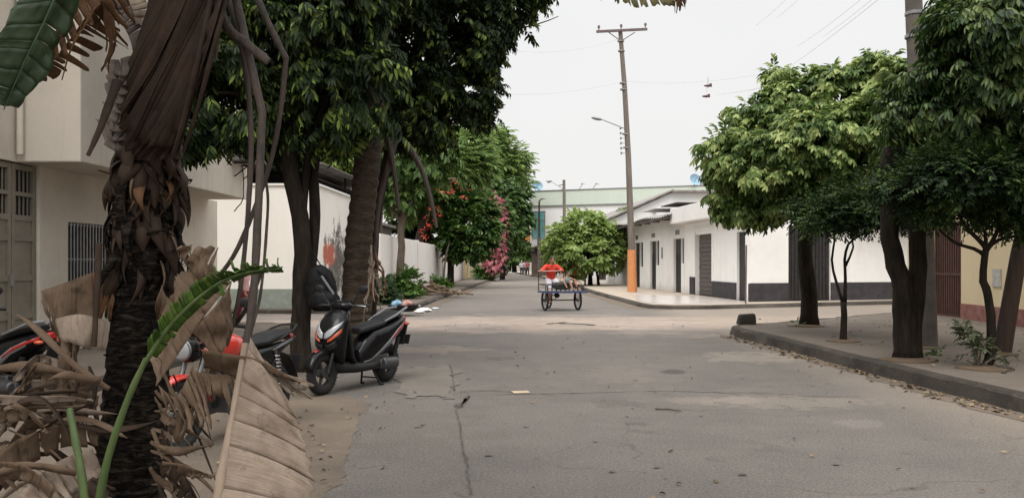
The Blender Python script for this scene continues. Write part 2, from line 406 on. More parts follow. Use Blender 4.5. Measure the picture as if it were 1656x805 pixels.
def asphalt():
    m, n, l, b = nodes('worn asphalt', .88, .25)
    g = n.new('ShaderNodeNewGeometry'); pos = g.outputs['Position']
    sx = n.new('ShaderNodeSeparateXYZ'); l.new(pos, sx.inputs[0]); X, Y = sx.outputs[0], sx.outputs[1]
    big = N_noise(n, l, pos, .22, 5, .6); med = N_noise(n, l, pos, 1.3, 6, .7); fine = N_noise(n, l, pos, 42, 5, .8); grit = N_noise(n, l, pos, 120, 3, .7)
    col = N_mix(n, l, N_ramp(n, l, big, .35, .65), (.095, .087, .081), (.126, .115, .107))
    col = N_mix(n, l, N_math(n, l, 'MULTIPLY', N_ramp(n, l, med, .35, .75), .55), col, (.165, .146, .129))
    # streaks worn along the driving direction
    st = N_noise(n, l, pos, .9, 5, .65, (2.2, .25, 1))
    col = N_mix(n, l, N_math(n, l, 'MULTIPLY', N_ramp(n, l, st, .55, .8), .35), col, (.11, .10, .09))
    # dark oil blots
    blot = N_noise(n, l, pos, .8, 3, .5)
    col = N_mix(n, l, N_math(n, l, 'MULTIPLY', N_ramp(n, l, blot, .66, .74), .55), col, (.075, .068, .06))
    spots = N_noise(n, l, pos, 5.0, 2, .5, (1, .45, 1))
    col = N_mix(n, l, N_math(n, l, 'MULTIPLY', N_ramp(n, l, spots, .71, .76), .6), col, (.06, .054, .048))
    # dust lying across the crossing and along the kerbs
    wobn = N_math(n, l, 'MULTIPLY', N_math(n, l, 'SUBTRACT', N_noise(n, l, pos, .5, 6, .7), .5), 9.0)
    yy = N_math(n, l, 'ADD', Y, wobn)
    band = N_math(n, l, 'SUBTRACT', 1.0, N_math(n, l, 'DIVIDE', N_math(n, l, 'ABSOLUTE', N_math(n, l, 'SUBTRACT', yy, 21.2)), 3.6), True)
    far = N_math(n, l, 'DIVIDE', N_math(n, l, 'SUBTRACT', yy, 24.0), 30.0, True)
    col = N_mix(n, l, N_math(n, l, 'MULTIPLY', band, .75), col, (.36, .292, .245))
    col = N_mix(n, l, N_math(n, l, 'MULTIPLY', far, .35), col, (.27, .235, .20))
    xw = N_math(n, l, 'ADD', X, N_math(n, l, 'MULTIPLY', wobn, .14))
    kr = N_math(n, l, 'DIVIDE', N_math(n, l, 'SUBTRACT', xw, 3.7), 1.2, True)
    col = N_mix(n, l, N_math(n, l, 'MULTIPLY', kr, .5), col, (.27, .225, .18))
    # smudges, worn pale scars and damp marks with a place of their own
    def mark(cx, cy, rx, ry, amt, c_, col, fz=2.0):
        dx = N_math(n, l, 'DIVIDE', N_math(n, l, 'SUBTRACT', X, cx), rx); dy = N_math(n, l, 'DIVIDE', N_math(n, l, 'SUBTRACT', Y, cy), ry)
        r2 = N_math(n, l, 'ADD', N_math(n, l, 'MULTIPLY', dx, dx), N_math(n, l, 'MULTIPLY', dy, dy))
        e = N_math(n, l, 'SUBTRACT', 1.15, N_math(n, l, 'ADD', r2, N_math(n, l, 'MULTIPLY', N_math(n, l, 'SUBTRACT', med2, .5), fz * 4)), True)
        return N_mix(n, l, N_math(n, l, 'MULTIPLY', N_math(n, l, 'MULTIPLY', e, 1.6, True), amt), col, c_)
    med2 = N_noise(n, l, pos, 2.6, 6, .7)
    for (px, py, rx, ry, amt, c_) in ((1086, 600, .17, .28, .8, (.055, .05, .045)), (820, 580, .28, .22, .6, (.075, .068, .06)), (1000, 652, .36, .26, .55, (.085, .078, .07)), (1031, 686, .14, .12, .6, (.075, .068, .06)), (1031, 697, .14, .10, .5, (.08, .072, .064)),
                                      (1215, 577, .85, .75, .4, (.27, .235, .195)), (1290, 650, .9, .45, .3, (.25, .215, .18)), (1150, 648, .5, .3, .35, (.24, .205, .17)), (700, 565, .9, .6, .5, (.25, .21, .175)), (680, 540, 1.2, .7, .5, (.10, .088, .075)),
                                      (1000, 605, .5, 1.0, .2, (.24, .20, .165)), (640, 690, .9, 1.2, .35, (.115, .10, .086)), (1250, 720, .3, .25, .4, (.085, .078, .07)), (1390, 685, .3, .25, .2, (.26, .23, .20)), (950, 530, 2.2, .5, .5, (.33, .27, .22)), (1000, 515, 2.6, .8, .45, (.32, .265, .215)), (760, 500, .8, 1.4, .4, (.16, .145, .128))):
        d_ = H * F / (py - CY); col = mark(GX(px, d_), d_, rx, ry, amt, c_, col)
    # gravel and grain
    col = N_mix(n, l, .75, col, N_ramp(n, l, fine, .32, .68, (.45, .45, .45), (1.62, 1.58, 1.53)), 'MULTIPLY')
    col = N_mix(n, l, .7, col, N_ramp(n, l, grit, .35, .66, (.5, .5, .5), (1.6, 1.6, 1.6)), 'MULTIPLY')
    # crazing
    vo = n.new('ShaderNodeTexVoronoi'); vo.feature = 'DISTANCE_TO_EDGE'; vo.inputs['Scale'].default_value = .42
    dv = n.new('ShaderNodeVectorMath'); dv.operation = 'ADD'
    nv = n.new('ShaderNodeTexNoise'); nv.inputs['Scale'].default_value = 1.1; nv.inputs['Detail'].default_value = 5; l.new(pos, nv.inputs['Vector'])
    sc = n.new('ShaderNodeVectorMath'); sc.operation = 'SCALE'; sc.inputs['Scale'].default_value = 1.5; l.new(nv.outputs['Color'], sc.inputs[0])
    l.new(pos, dv.inputs[0]); l.new(sc.outputs[0], dv.inputs[1]); l.new(dv.outputs[0], vo.inputs['Vector'])
    cr = N_math(n, l, 'SUBTRACT', 1.0, N_math(n, l, 'DIVIDE', vo.outputs['Distance'], .012), True)
    crm = N_math(n, l, 'MULTIPLY', cr, N_ramp(n, l, med, .45, .6))
    col = N_mix(n, l, N_math(n, l, 'MULTIPLY', crm, .55), col, (.05, .045, .04))
    l.new(col, b.inputs['Base Color'])
    hh = N_math(n, l, 'ADD', N_math(n, l, 'MULTIPLY', fine, .6), N_math(n, l, 'ADD', grit, N_math(n, l, 'MULTIPLY', med, 1.5)))
    N_bump(n, l, b, hh, .55, .012)
    return m

def sandy(name, c1, c2, c3, bs=.5, bd=.012):
    m, n, l, b = nodes(name, .92, .2)
    g = n.new('ShaderNodeNewGeometry'); pos = g.outputs['Position']
    a = N_noise(n, l, pos, .9, 6, .7); f = N_noise(n, l, pos, 70, 4, .75); k = N_noise(n, l, pos, 3.3, 5, .65)
    col = N_mix(n, l, N_ramp(n, l, a, .35, .65), c1, c2)
    col = N_mix(n, l, N_math(n, l, 'MULTIPLY', N_ramp(n, l, k, .58, .72), .6), col, c3)
    col = N_mix(n, l, .6, col, N_ramp(n, l, f, .3, .72, (.6, .6, .6), (1.3, 1.28, 1.25)), 'MULTIPLY')
    l.new(col, b.inputs['Base Color']); N_bump(n, l, b, N_math(n, l, 'ADD', f, N_math(n, l, 'MULTIPLY', k, 1.5)), bs, bd)
    return m

M_ASPH = asphalt()
M_SAND = sandy('sandy ground', (.165, .132, .103), (.115, .094, .076), (.22, .18, .142))
M_PATCH = sandy('pale repair concrete', (.175, .155, .135), (.13, .117, .102), (.115, .103, .09))
M_PATCH_D = sandy('dark asphalt repair', (.085, .078, .07), (.11, .10, .09), (.15, .135, .115))
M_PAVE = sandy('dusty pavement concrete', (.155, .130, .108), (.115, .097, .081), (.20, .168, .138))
M_PAVE_FAR = sandy('pavement concrete painted sunlit', (.42, .36, .295), (.34, .29, .24), (.50, .43, .36))  # paler copy of the pavement concrete, with sunlight put into its colour
M_KERB = sandy('old kerb stone', (.125, .108, .093), (.070, .061, .052), (.20, .176, .15), 1.0, .05)
M_CRACK = mk('crack filled with dirt', (.05, .044, .038), (.11, .097, .083), 5, .95)
M_SEAM = mk('seam of dust', (.165, .145, .125), (.11, .098, .086), 6, .95)
M_TILE = mk('polished pale terrazzo', (.55, .50, .46), (.46, .42, .385), 1.5, .22, spec=.5)

def sheet(name, poly, z, m, rag=0.0, sub=6):
    """flat patch with a ragged outline lying on the ground"""
    pts = []
    k = len(poly)
    for i in range(k):
        a = Vector((*poly[i], 0)); b = Vector((*poly[(i + 1) % k], 0))
        nn = Vector((-(b - a).y, (b - a).x, 0)).normalized()
        for j in range(sub):
            q = a + (b - a) * j / sub
            if rag and j: q = q + nn * random.gauss(0, rag) + (b - a).normalized() * random.gauss(0, rag * .4)
            pts.append((q.x, q.y, z))
    g = G(); g.add(pts, [tuple(range(len(pts)))])
    o = g.build(name, m, smooth=False); o['kind'] = 'structure'
    # triangulate so the ragged polygon fills properly
    b = bmesh.new(); b.from_mesh(o.data); bmesh.ops.triangulate(b, faces=b.faces, ngon_method='EAR_CLIP')
    for f_ in b.faces:
        if f_.normal.z < 0: f_.normal_flip()
    b.to_mesh(o.data); b.free()
    return o

def ribbon(name, pts, w, z, m, jit=.3):
    """thin irregular strip (crack, seam) on the road"""
    ps = wob([Vector((p[0], p[1], z)) for p in pts], n=max(60, 12 * len(pts)), amp=.010)
    vs = []; fs = []
    for i, p in enumerate(ps):
        t = (ps[min(i + 1, len(ps) - 1)] - ps[max(i - 1, 0)]).normalized(); nn = Vector((-t.y, t.x, 0))
        h = w * random.uniform(1 - jit, 1 + jit) / 2
        if i in (0, len(ps) - 1): h *= .2
        vs += [p - nn * h, p + nn * h]
        if i: fs.append((2 * i - 2, 2 * i - 1, 2 * i + 1, 2 * i))
    g = G(); g.add(vs, fs); o = g.build(name, m, smooth=False); o['kind'] = 'structure'
    return o
def gp(px, py): d = H * F / (py - CY); return (GX(px, d), d)

# ground: one sheet to the horizon
g = G(); g.add([(-600, -60, 0), (600, -60, 0), (600, 1200, 0), (-600, 1200, 0)], [(0, 1, 2, 3)])
tag(g.build('ground', M_ASPH, smooth=False), kind='structure')

# sandy verge under the bikes, broken concrete, repairs
sheet('sandy_verge', [(-1.36, 5.3), (-1.30, 5.9), (-1.42, 6.6), (-1.52, 7.3), (-1.66, 8.3), (-1.70, 9.2), (-2.3, 9.8), (-2.6, 11.5), (-3.4, 14.5), (-6.0, 19.5), (-8, 19.8), (-8, -4), (-2.2, -4), (-1.5, 4)], .004, M_SAND, .018, 8)
sheet('concrete_patch', [gp(655, 645), gp(700, 640), gp(736, 646), gp(740, 618), gp(726, 590), gp(690, 596), gp(662, 592), gp(640, 615)], .008, M_PATCH, .06)
sheet('dark_patch', [gp(735, 655), gp(760, 640), gp(752, 652), gp(742, 660)], .006, M_CRACK, .02)
ribbon('road_crack', [gp(727, 590), gp(731, 600), gp(734, 625), gp(736, 632)], .018, .012, M_CRACK, .35)
ribbon('road_crack', [gp(738, 660), gp(744, 690), gp(748, 720), gp(757, 765), gp(762, 803)], .011, .012, M_CRACK, .3)
ribbon('road_crack', [gp(742, 634), gp(790, 632), gp(830, 634)], .02, .012, M_CRACK, .5)
ribbon('road_seam', [gp(800, 638), gp(900, 636), gp(980, 634), gp(1060, 632), gp(1150, 634), gp(1200, 638)], .022, .010, M_SEAM, .6)
ribbon('road_crack', [gp(1150, 634), gp(1240, 636), gp(1320, 641), gp(1400, 643)], .018, .012, M_CRACK, .5)
ribbon('road_crack', [gp(905, 523), gp(940, 524), gp(960, 526)], .16, .010, M_CRACK, .6)
ribbon('road_crack', [gp(885, 524), gp(915, 521)], .10, .010, M_CRACK, .6)
# small stones and leaves that wear into the road: pits
for _ in range(70):
    y = random.uniform(5.6, 15); x = random.uniform(-1.2, 3.8); a = random.uniform(.012, .045)
    sheet('road_pit', [(x - a, y), (x, y - a * .6), (x + a, y), (x, y + a * .6)], .007, M_CRACK, a * .2, 3)

# ------------------------------------------------------------------ pavements and kerbs
def pavement(name, kerb, back, m, h=.13, kw=.16, kname='kerb', seglen=1.0):
    g = G(); k = [Vector((*p, 0)) for p in kerb]
    inner = []
    for i, p in enumerate(k):
        t = (k[min(i + 1, len(k) - 1)] - k[max(i - 1, 0)]).normalized()
        cand = Vector((-t.y, t.x, 0)); c = Vector((*back[len(back) // 2], 0))
        if (c - p).dot(cand) < 0: cand = -cand
        inner.append(p + cand * kw)
    poly = [(p.x, p.y) for p in inner] + list(back)
    g.prism(poly, -.05, h)
    o = g.build(name, m, smooth=False); o['kind'] = 'structure'
    b = bmesh.new(); b.from_mesh(o.data); bmesh.ops.triangulate(b, faces=[f for f in b.faces if len(f.verts) > 4]); b.to_mesh(o.data); b.free()
    # kerb: blocks with uneven worn tops
    g = G(); pts = []; ins = []
    for i in range(len(k) - 1):
        n_ = max(1, int((k[i + 1] - k[i]).length / (.22 if (k[i].y < 25) else .7)))
        for j in range(n_):
            pts.append(k[i] + (k[i + 1] - k[i]) * j / n_); ins.append(inner[i] + (inner[i + 1] - inner[i]) * j / n_)
    pts.append(k[-1]); ins.append(inner[-1])
    R_ = []
    for p, q in zip(pts, ins):
        dirv = (q - p).normalized(); w1 = random.gauss(0, .016); hh = h + .006 + (random.uniform(-.016, .006) if random.random() < .85 else random.uniform(-.05, -.02))
        R_.append([p - dirv * (.02 + w1) + Vector((0, 0, -.03)), p + dirv * (.012 + w1) + Vector((0, 0, hh - .03)), p + dirv * (.05 + w1) + Vector((0, 0, hh)), q + Vector((0, 0, h + .006)), q + Vector((0, 0, -.03))])
    g.rings(R_)
    ko = g.build(kname, M_KERB, smooth=True, angle=30); ko['kind'] = 'structure'
    return o
pavement('pavement', [(5.8, -4), (5.65, 1), (5.42, 5), (5.12, 8.57), (4.94, 10.25), (4.73, 12.76), (4.56, 15.4), (4.37, 17.4), (4.42, 18.0), (4.7, 18.45), (5.5, 19.0), (7.1, 20.3), (10.8, 23.6), (16, 26.5)], [(16, 10), (16, -4)], M_PAVE, .18)
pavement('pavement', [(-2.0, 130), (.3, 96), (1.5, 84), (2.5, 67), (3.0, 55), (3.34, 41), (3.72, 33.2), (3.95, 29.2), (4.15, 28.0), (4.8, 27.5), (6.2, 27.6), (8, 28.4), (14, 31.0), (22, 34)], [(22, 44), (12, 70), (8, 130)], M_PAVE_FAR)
pavement('pavement', [(-14, 25.2), (-6.0, 25.2), (-4.6, 25.5), (-3.9, 26.3), (-3.62, 27.5), (-3.52, 37), (-3.33, 45.5), (-3.0, 65), (-2.7, 91), (-3.5, 130)], [(-8, 130), (-8, 70), (-14, 40)], M_PAVE)
pavement('pavement', [(-5.0, 3), (-5.1, 8), (-5.2, 14), (-5.3, 19.4), (-7.6, 20.2)], [(-8, 19), (-8, 12), (-8, 3)], M_PAVE)
sheet('tile_floor', [gp2 for gp2 in [(4.45, 28.4), (6.9, 28.9), (7.9, 29.8), (7.3, 35.5), (4.6, 36.5), (4.15, 31)]], .136, M_TILE, 0)
sheet('sandy_gutter', [(4.15, 18.6), (4.36, 17.0), (4.55, 15.2), (4.72, 12.6), (4.93, 10.1), (5.1, 8.5), (5.4, 5), (5.1, 5), (4.75, 8.6), (4.65, 10.2), (4.5, 12.6), (4.3, 15.2), (4.15, 17)], .004, M_SAND, .05, 8)
sheet('sandy_gutter', [(-3.62, 27.5), (-3.52, 37), (-3.33, 45.5), (-3.0, 65), (-2.5, 65), (-2.9, 45), (-3.0, 36), (-3.1, 28), (-3.6, 26.0)], .004, M_SAND, .06, 8)
sheet('sandy_gutter', [(3.72, 33.2), (3.34, 41), (3.0, 55), (2.5, 55), (2.7, 41), (3.2, 33), (3.4, 28), (4.2, 26.9), (4.8, 27.4), (4.2, 27.9)], .004, M_SAND, .06, 8)
# ------------------------------------------------------------------ buildings
def plaster(name, c, stain, amt=.5, low=None, streak=.35, ref_z=0.0):
    """painted render with rain streaks and a dirty foot"""
    m, n, l, b = nodes(name, .9, .2)
    g = n.new('ShaderNodeNewGeometry'); pos = g.outputs['Position']
    sx = n.new('ShaderNodeSeparateXYZ'); l.new(pos, sx.inputs[0])
    a = N_noise(n, l, pos, .7, 6, .65); s = N_noise(n, l, pos, 1.0, 6, .7, (2.6, 2.6, .22)); f = N_noise(n, l, pos, 30, 4, .7)
    col = N_mix(n, l, N_math(n, l, 'MULTIPLY', N_ramp(n, l, a, .45, .8), amt), c, stain)
    col = N_mix(n, l, N_math(n, l, 'MULTIPLY', N_ramp(n, l, s, .56, .78), streak), col, stain)
    foot = N_math(n, l, 'SUBTRACT', 1.0, N_math(n, l, 'DIVIDE', N_math(n, l, 'ADD', sx.outputs[2], N_math(n, l, 'MULTIPLY', N_math(n, l, 'SUBTRACT', s, .5), .9)), .5), True)
    col = N_mix(n, l, N_math(n, l, 'MULTIPLY', foot, .45), col, (.25, .21, .17))
    col = N_mix(n, l, .25, col, N_ramp(n, l, f, .3, .7, (.8, .8, .8), (1.1, 1.1, 1.1)), 'MULTIPLY')
    l.new(col, b.inputs['Base Color']); N_bump(n, l, b, N_math(n, l, 'ADD', f, N_math(n, l, 'MULTIPLY', a, 2)), .25, .01)
    return m, n, l, b, col, pos, sx
M_BEIGE = plaster('beige render', (.62, .565, .49), (.36, .31, .255), .6, streak=.5)[0]
M_PINKISH = plaster('soffit render', (.42, .36, .30), (.30, .25, .2), .5)[0]
M_WHITE = plaster('white render', (.82, .81, .79), (.55, .50, .45), .35, streak=.4)[0]
M_WHITE_B = plaster('white garden wall render', (.78, .74, .70), (.52, .47, .42), .45, streak=.45)[0]
M_YELLOW = plaster('cream yellow render', (.60, .50, .33), (.47, .38, .24), .4)[0]
M_GREENISH = plaster('pale green render', (.58, .64, .56), (.45, .5, .43), .35)[0]
M_FARWHITE = plaster('far white render', (.76, .76, .75), (.6, .58, .55), .3)[0]
M_BAND = mk('charcoal plinth paint', (.030, .027, .031), (.055, .05, .052), 3, .75, .1)
M_GREENBAND = mk('grey green plinth paint', (.27, .30, .26), (.20, .23, .20), 4, .8, .1)
M_REDBAND = mk('dull red plinth paint', (.16, .055, .045), (.26, .13, .11), 5, .8, .1)
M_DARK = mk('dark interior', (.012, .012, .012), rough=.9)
M_BLACKSTEEL = mk('black painted steel', (.016, .015, .016), (.03, .027, .026), 6, .5)
M_SHUTTER = mk('grey brown shutter', (.115, .10, .092), (.085, .075, .07), 4, .6)
M_REDGATE = mk('oxide red steel', (.085, .036, .026), (.055, .025, .02), 5, .6)
M_OLIVE = mk('olive painted steel door', (.225, .20, .15), (.17, .15, .115), 3, .55)
M_GREYSTEEL = mk('grey steel', (.30, .30, .30), (.2, .2, .2), 5, .45, metal=.4)
M_TIN = mk('weathered corrugated sheet', (.30, .29, .28), (.17, .14, .12), 2.5, .6, metal=.3)
M_TINEDGE = mk('dark roof sheet edge', (.06, .05, .045), (.12, .10, .09), 4, .8)
M_GLASS = mk('dark window glass', (.03, .035, .04), rough=.08, spec=.6)
M_TEAL = mk('teal window glass', (.10, .26, .27), (.16, .36, .36), .8, .15, spec=.6)
M_WPAINT = mk('white paint', (.78, .77, .75), (.66, .64, .61), 4, .6)
M_WOOD = mk('grey weathered wood', (.17, .12, .085), (.10, .07, .05), 6, .85, .25, 40, stretch=(4, 4, .5))
M_ORANGE = mk('orange paint', (.60, .25, .095), (.40, .22, .12), 7, .8, .15, 30, lo=.52, hi=.72)
M_BRICK = mk('bare brick', (.30, .13, .09), (.20, .10, .07), 6, .9, .3, 20)

# --- beige house on the left: shuttered ground floor, upper storey built out over the pavement
b1 = thing('corner_house', 'beige two storey house on the left with upper floor jutting over the pavement', 'house', (-7.35, 12, 0))
g = G()
wall_shape(g, (-7.35, 19.9), (0, -1), 17.9, 0, 3.0, .3, [(7.27, 10.3, .12, 3.0), (2.3, 6.5, 1.0, 2.2)])    # faces +X: thickness runs inwards
for i in range(len(g.v)):
    v = g.v[i]
    if v[0] > -7.34: g.v[i] = (-7.35 - (v[0] + 7.35), v[1], v[2])
g.bx(-16, -7.36, 19.6, 19.9, 0, 3.0)
g.build('ground_floor_wall', M_BEIGE, b1, smooth=False)
g = G(); g.bx(-16, -7.36, 2, 12.1, 3.0, 8.5); g.build('upper_wall', M_BEIGE, b1, smooth=False)
g = G(); g.bx(-16, -6.45, 12.1, 19.35, 3.0, 8.5); g.build('upper_storey', M_BEIGE, b1, bevel=.02, smooth=False)
g = G(); g.tube([(-7.28, 12.02, 3.1), (-7.28, 12.02, 8.3)], .045, 10); g.build('drainpipe', M_BEIGE, b1)
dr = G()
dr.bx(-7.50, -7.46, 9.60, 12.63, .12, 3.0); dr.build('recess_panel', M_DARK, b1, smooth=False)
dg = G(); y0 = 9.62
for i in range(5):
    a, b = y0 + i * .6, y0 + i * .6 + .585
    for (z0, z1) in ((.14, .2), (.72, .80), (1.28, 1.36), (1.86, 1.94), (2.16, 2.24), (2.52, 2.58), (2.9, 2.98)): dg.bx(-7.45, -7.40, a, b, z0, z1)
    dg.bx(-7.45, -7.395, a, a + .07, .14, 2.98); dg.bx(-7.45, -7.395, b - .07, b, .14, 2.98)
    for (z0, z1) in ((.2, .72), (.80, 1.28), (1.36, 1.86), (1.94, 2.16)): dg.bx(-7.45, -7.42, a + .07, b - .07, z0, z1)
    for k in range(4): dg.bx(-7.44, -7.42, a + .12 + k * .1, a + .135 + k * .1, 2.24, 2.9)
door = dg.build('garage_door', M_OLIVE, b1, smooth=False)
hg = G(); hg.box((-7.38, 11.99, 1.3), (.03, .03, .18)); hg.build('handle', M_GREYSTEEL, door)
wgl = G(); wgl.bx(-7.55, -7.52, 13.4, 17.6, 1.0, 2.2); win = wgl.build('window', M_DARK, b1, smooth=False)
wg = G()
for k in range(42):
    y = 13.45 + k * .1; wg.bx(-7.40, -7.385, y, y + .03, 1.0, 2.2)
for z in (1.02, 1.6, 2.17): wg.bx(-7.42, -7.401, 13.4, 17.6, z - .02, z + .02)
wg.build('grille', M_GREYSTEEL, win, smooth=False)

ac = thing('air_conditioner', 'grey box of an air conditioner in a bracket high on the beige house end', 'air conditioner', (-6.2, 18.8, 3.75))
g = G(); g.bx(-6.44, -6.06, 18.3, 19.2, 3.78, 4.4); g.build('casing', M_GREYSTEEL, ac, bevel=.02)
g = G(); g.tube([(-6.045, 18.75 + .24 * math.cos(a), 4.09 + .24 * math.sin(a)) for a in np.linspace(0, 6.28, 25)], .012, 6)
for k in range(8): g.bx(-6.055, -6.04, 18.5 + k * .07, 18.515 + k * .07, 3.87, 4.31)
g.build('fan_grille', M_BLACKSTEEL, ac)
g = G()
for y in (18.45, 19.05): g.bx(-6.44, -6.0, y - .02, y + .02, 3.73, 3.77); g.tube([(-6.43, y, 3.45), (-6.05, y, 3.74)], .015, 6)
g.build('bracket', M_BLACKSTEEL, ac)
g = G(); g.tube(wob([(-6.42, 18.9, 3.75), (-6.40, 18.95, 3.3), (-6.42, 18.92, 2.95), (-6.6, 18.9, 2.7)], 12, .01), .012, 6); g.build('cable', M_BLACKSTEEL, ac)

# --- white house across the side street with the stained, half-bared wall
def stained_white():
    m, n, l, b, col, pos, sx = plaster('white render with a bare red patch', (.80, .77, .72), (.62, .56, .48), .35, streak=.3)
    # grey damp and red paint around one spot
    def blob(cy, cz, ry, rz, amp):
        dy = N_math(n, l, 'DIVIDE', N_math(n, l, 'SUBTRACT', sx.outputs[1], cy), ry)
        dz = N_math(n, l, 'DIVIDE', N_math(n, l, 'SUBTRACT', sx.outputs[2], cz), rz)
        r2 = N_math(n, l, 'ADD', N_math(n, l, 'MULTIPLY', dy, dy), N_math(n, l, 'MULTIPLY', dz, dz))
        nz = N_noise(n, l, pos, 2.2, 7, .8)
        return N_math(n, l, 'SUBTRACT', 1.0, N_math(n, l, 'ADD', r2, N_math(n, l, 'MULTIPLY', N_math(n, l, 'SUBTRACT', nz, .5), amp)), True)
    only = N_math(n, l, 'GREATER_THAN', sx.outputs[0], -6.7)
    c2 = N_mix(n, l, N_math(n, l, 'MULTIPLY', N_math(n, l, 'MULTIPLY', blob(28.9, 1.5, 1.9, 1.3, 7.0), only), 1.6, True), col, (.13, .12, .105))
    c3 = N_mix(n, l, N_math(n, l, 'MULTIPLY', N_math(n, l, 'MULTIPLY', blob(27.7, 1.80, .95, .42, 3.6), only), 2.2, True), c2, (.42, .13, .09))
    l.new(c3, b.inputs['Base Color'])
    return m
M_STAIN = stained_white()
b2 = thing('white_house', 'white corner house across the side street with a stained red patch on its wall', 'house', (-9, 30, 0))
g = G(); poly = [(-18, 26)] + [(-6.9 + .4 * math.sin(a), 26.4 - .4 * math.cos(a)) for a in np.linspace(0, math.pi / 2, 8)] + [(-6.5, 36), (-18, 36)]
g.prism(poly, 0, 3.94); g.build('wall', M_STAIN, b2, smooth=True)
g = G(); g.bx(-18, -6.86, 25.985, 26.1, .13, .72); g.build('plinth', M_GREENBAND, b2, smooth=False)
g = G(); g.bx(-18, -6.42, 25.94, 36.1, 3.94, 4.0); g.build('wall_coping', M_WHITE, b2, smooth=False)
g = G(); g.bx(-18, -7.3, 28.2, 36, 4.0, 4.55); g.build('terrace_shade_wall', M_DARK, b2, smooth=False)  # near-black wall: the shade under the terrace roof is put into its colour
for x, y in ((-6.7, 26.3), (-9.5, 26.3), (-12.3, 26.3), (-6.7, 31), (-6.7, 35.6)):
    g = G(); g.bx(x - .04, x + .04, y - .04, y + .04, 4.0, 4.66); g.build('roof_post', M_BLACKSTEEL, b2, smooth=False)
g = G(); g.bx(-6.72, -6.68, 26.35, 35.5, 4.235, 4.265); g.build('railing', M_BLACKSTEEL, b2, smooth=False)
g = G()
R_ = []
for k in range(113):
    x = -18 + k * .105; R_.append([(x, 25.7, 4.60 + .02 * math.sin(k * 1.5)), (x, 36.6, 4.76 + .02 * math.sin(k * 1.5)), (x, 36.6, 4.78 + .02 * math.sin(k * 1.5)), (x, 25.7, 4.635 + .02 * math.sin(k * 1.5))])
g.rings(R_); g.build('roof', M_TIN, b2, smooth=True)

# --- long white garden wall on the left pavement
b3 = thing('boundary_wall', 'long white garden wall behind the trees on the left pavement', 'wall', (-5.3, 45, 0))
for (x, ya, yb, h) in ((-5.30, 30.5, 41.0, 2.60), (-5.22, 41.0, 52.5, 2.55), (-5.32, 52.5, 60.5, 2.45), (-5.28, 60.5, 71, 2.35)):
    g = G(); g.bx(x - .18, x, ya, yb, 0, h); g.build('wall_panel', M_WHITE_B, b3, smooth=False, bevel=.02)
    g = G(); g.bx(x - .2, x + .05, yb - .22, yb + .06, 0, h + .03); g.build('pillar', M_WHITE_B, b3, smooth=False)
gt = thing('yard_gate', 'white yard gate between cream pillars at the end of the garden wall', 'gate', (-5.2, 76, 0))
M_CREAM = mk('cream pillar paint', (.62, .50, .27), (.5, .4, .22), 3, .8)
for y in (71.6, 77.5, 83.5):
    g = G(); g.bx(-5.45, -5.0, y - .3, y + .3, 0, 2.2); g.build('pillar', M_CREAM, gt, smooth=False)
for a, b in ((72, 77), (78, 83)):
    g = G(); g.bx(-5.3, -5.24, a, b, .2, 2.0)
    for k in range(9): g.bx(-5.24, -5.21, a + .1 + k * .55, a + .16 + k * .55, .2, 2.0)
    g.build('panel', M_WPAINT, gt, smooth=False)
sh = thing('shed', 'dark timber shed rising behind the white garden wall', 'shed', (-9, 35, 0))
g = G(); g.bx(-13, -6.9, 36.3, 43, 0, 3.3); g.build('wall', mk('dark boards', (.06, .05, .042), (.10, .085, .07), 3, .9, .3, 20, stretch=(6, 6, .4)), sh, smooth=False)
g = G(); g.bx(-13.2, -6.7, 36.2, 43.2, 3.3, 3.42); g.build('roof', M_TIN, sh, smooth=False)
lb = thing('far_house', 'small cream house beyond the trees at the end of the left pavement', 'house', (-6, 100, 0))
g = G(); wall_shape(g, (-8, 98), (1, 0), 4.6, 0, 3.4, .3, [(1.2, 2.2, 0, 2.3), (3.0, 3.9, .9, 2.2)]); g.bx(-8, -3.6, 98.4, 110, 0, 3.4); g.build('wall', M_YELLOW, lb, smooth=False)
g = G(); g.bx(-6.8, -5.8, 98.2, 98.25, 0, 2.3); g.build('door', M_BLACKSTEEL, lb, smooth=False)
g = G(); g.bx(-5, -4.1, 98.2, 98.25, .9, 2.2); g.build('window', M_GLASS, lb, smooth=False)
g = G(); g.box((-5.8, 103, 3.6), (5.4, 12.5, .15)); g.build('roof', M_WPAINT, lb, smooth=False)

# --- white corner house on the right
def wl_at(Y): return 8.07 - .09 * (Y - 30)
U = Vector((-.09, 1, 0)).normalized()                       # along the street front, away from the camera
b4 = thing('white_corner_house', 'white house on the right corner with charcoal plinth and black gates', 'house', (8.07, 30, 0))
def along(Y): return (Y - 30) / U.y
o4 = (8.07, 30)
g = G()
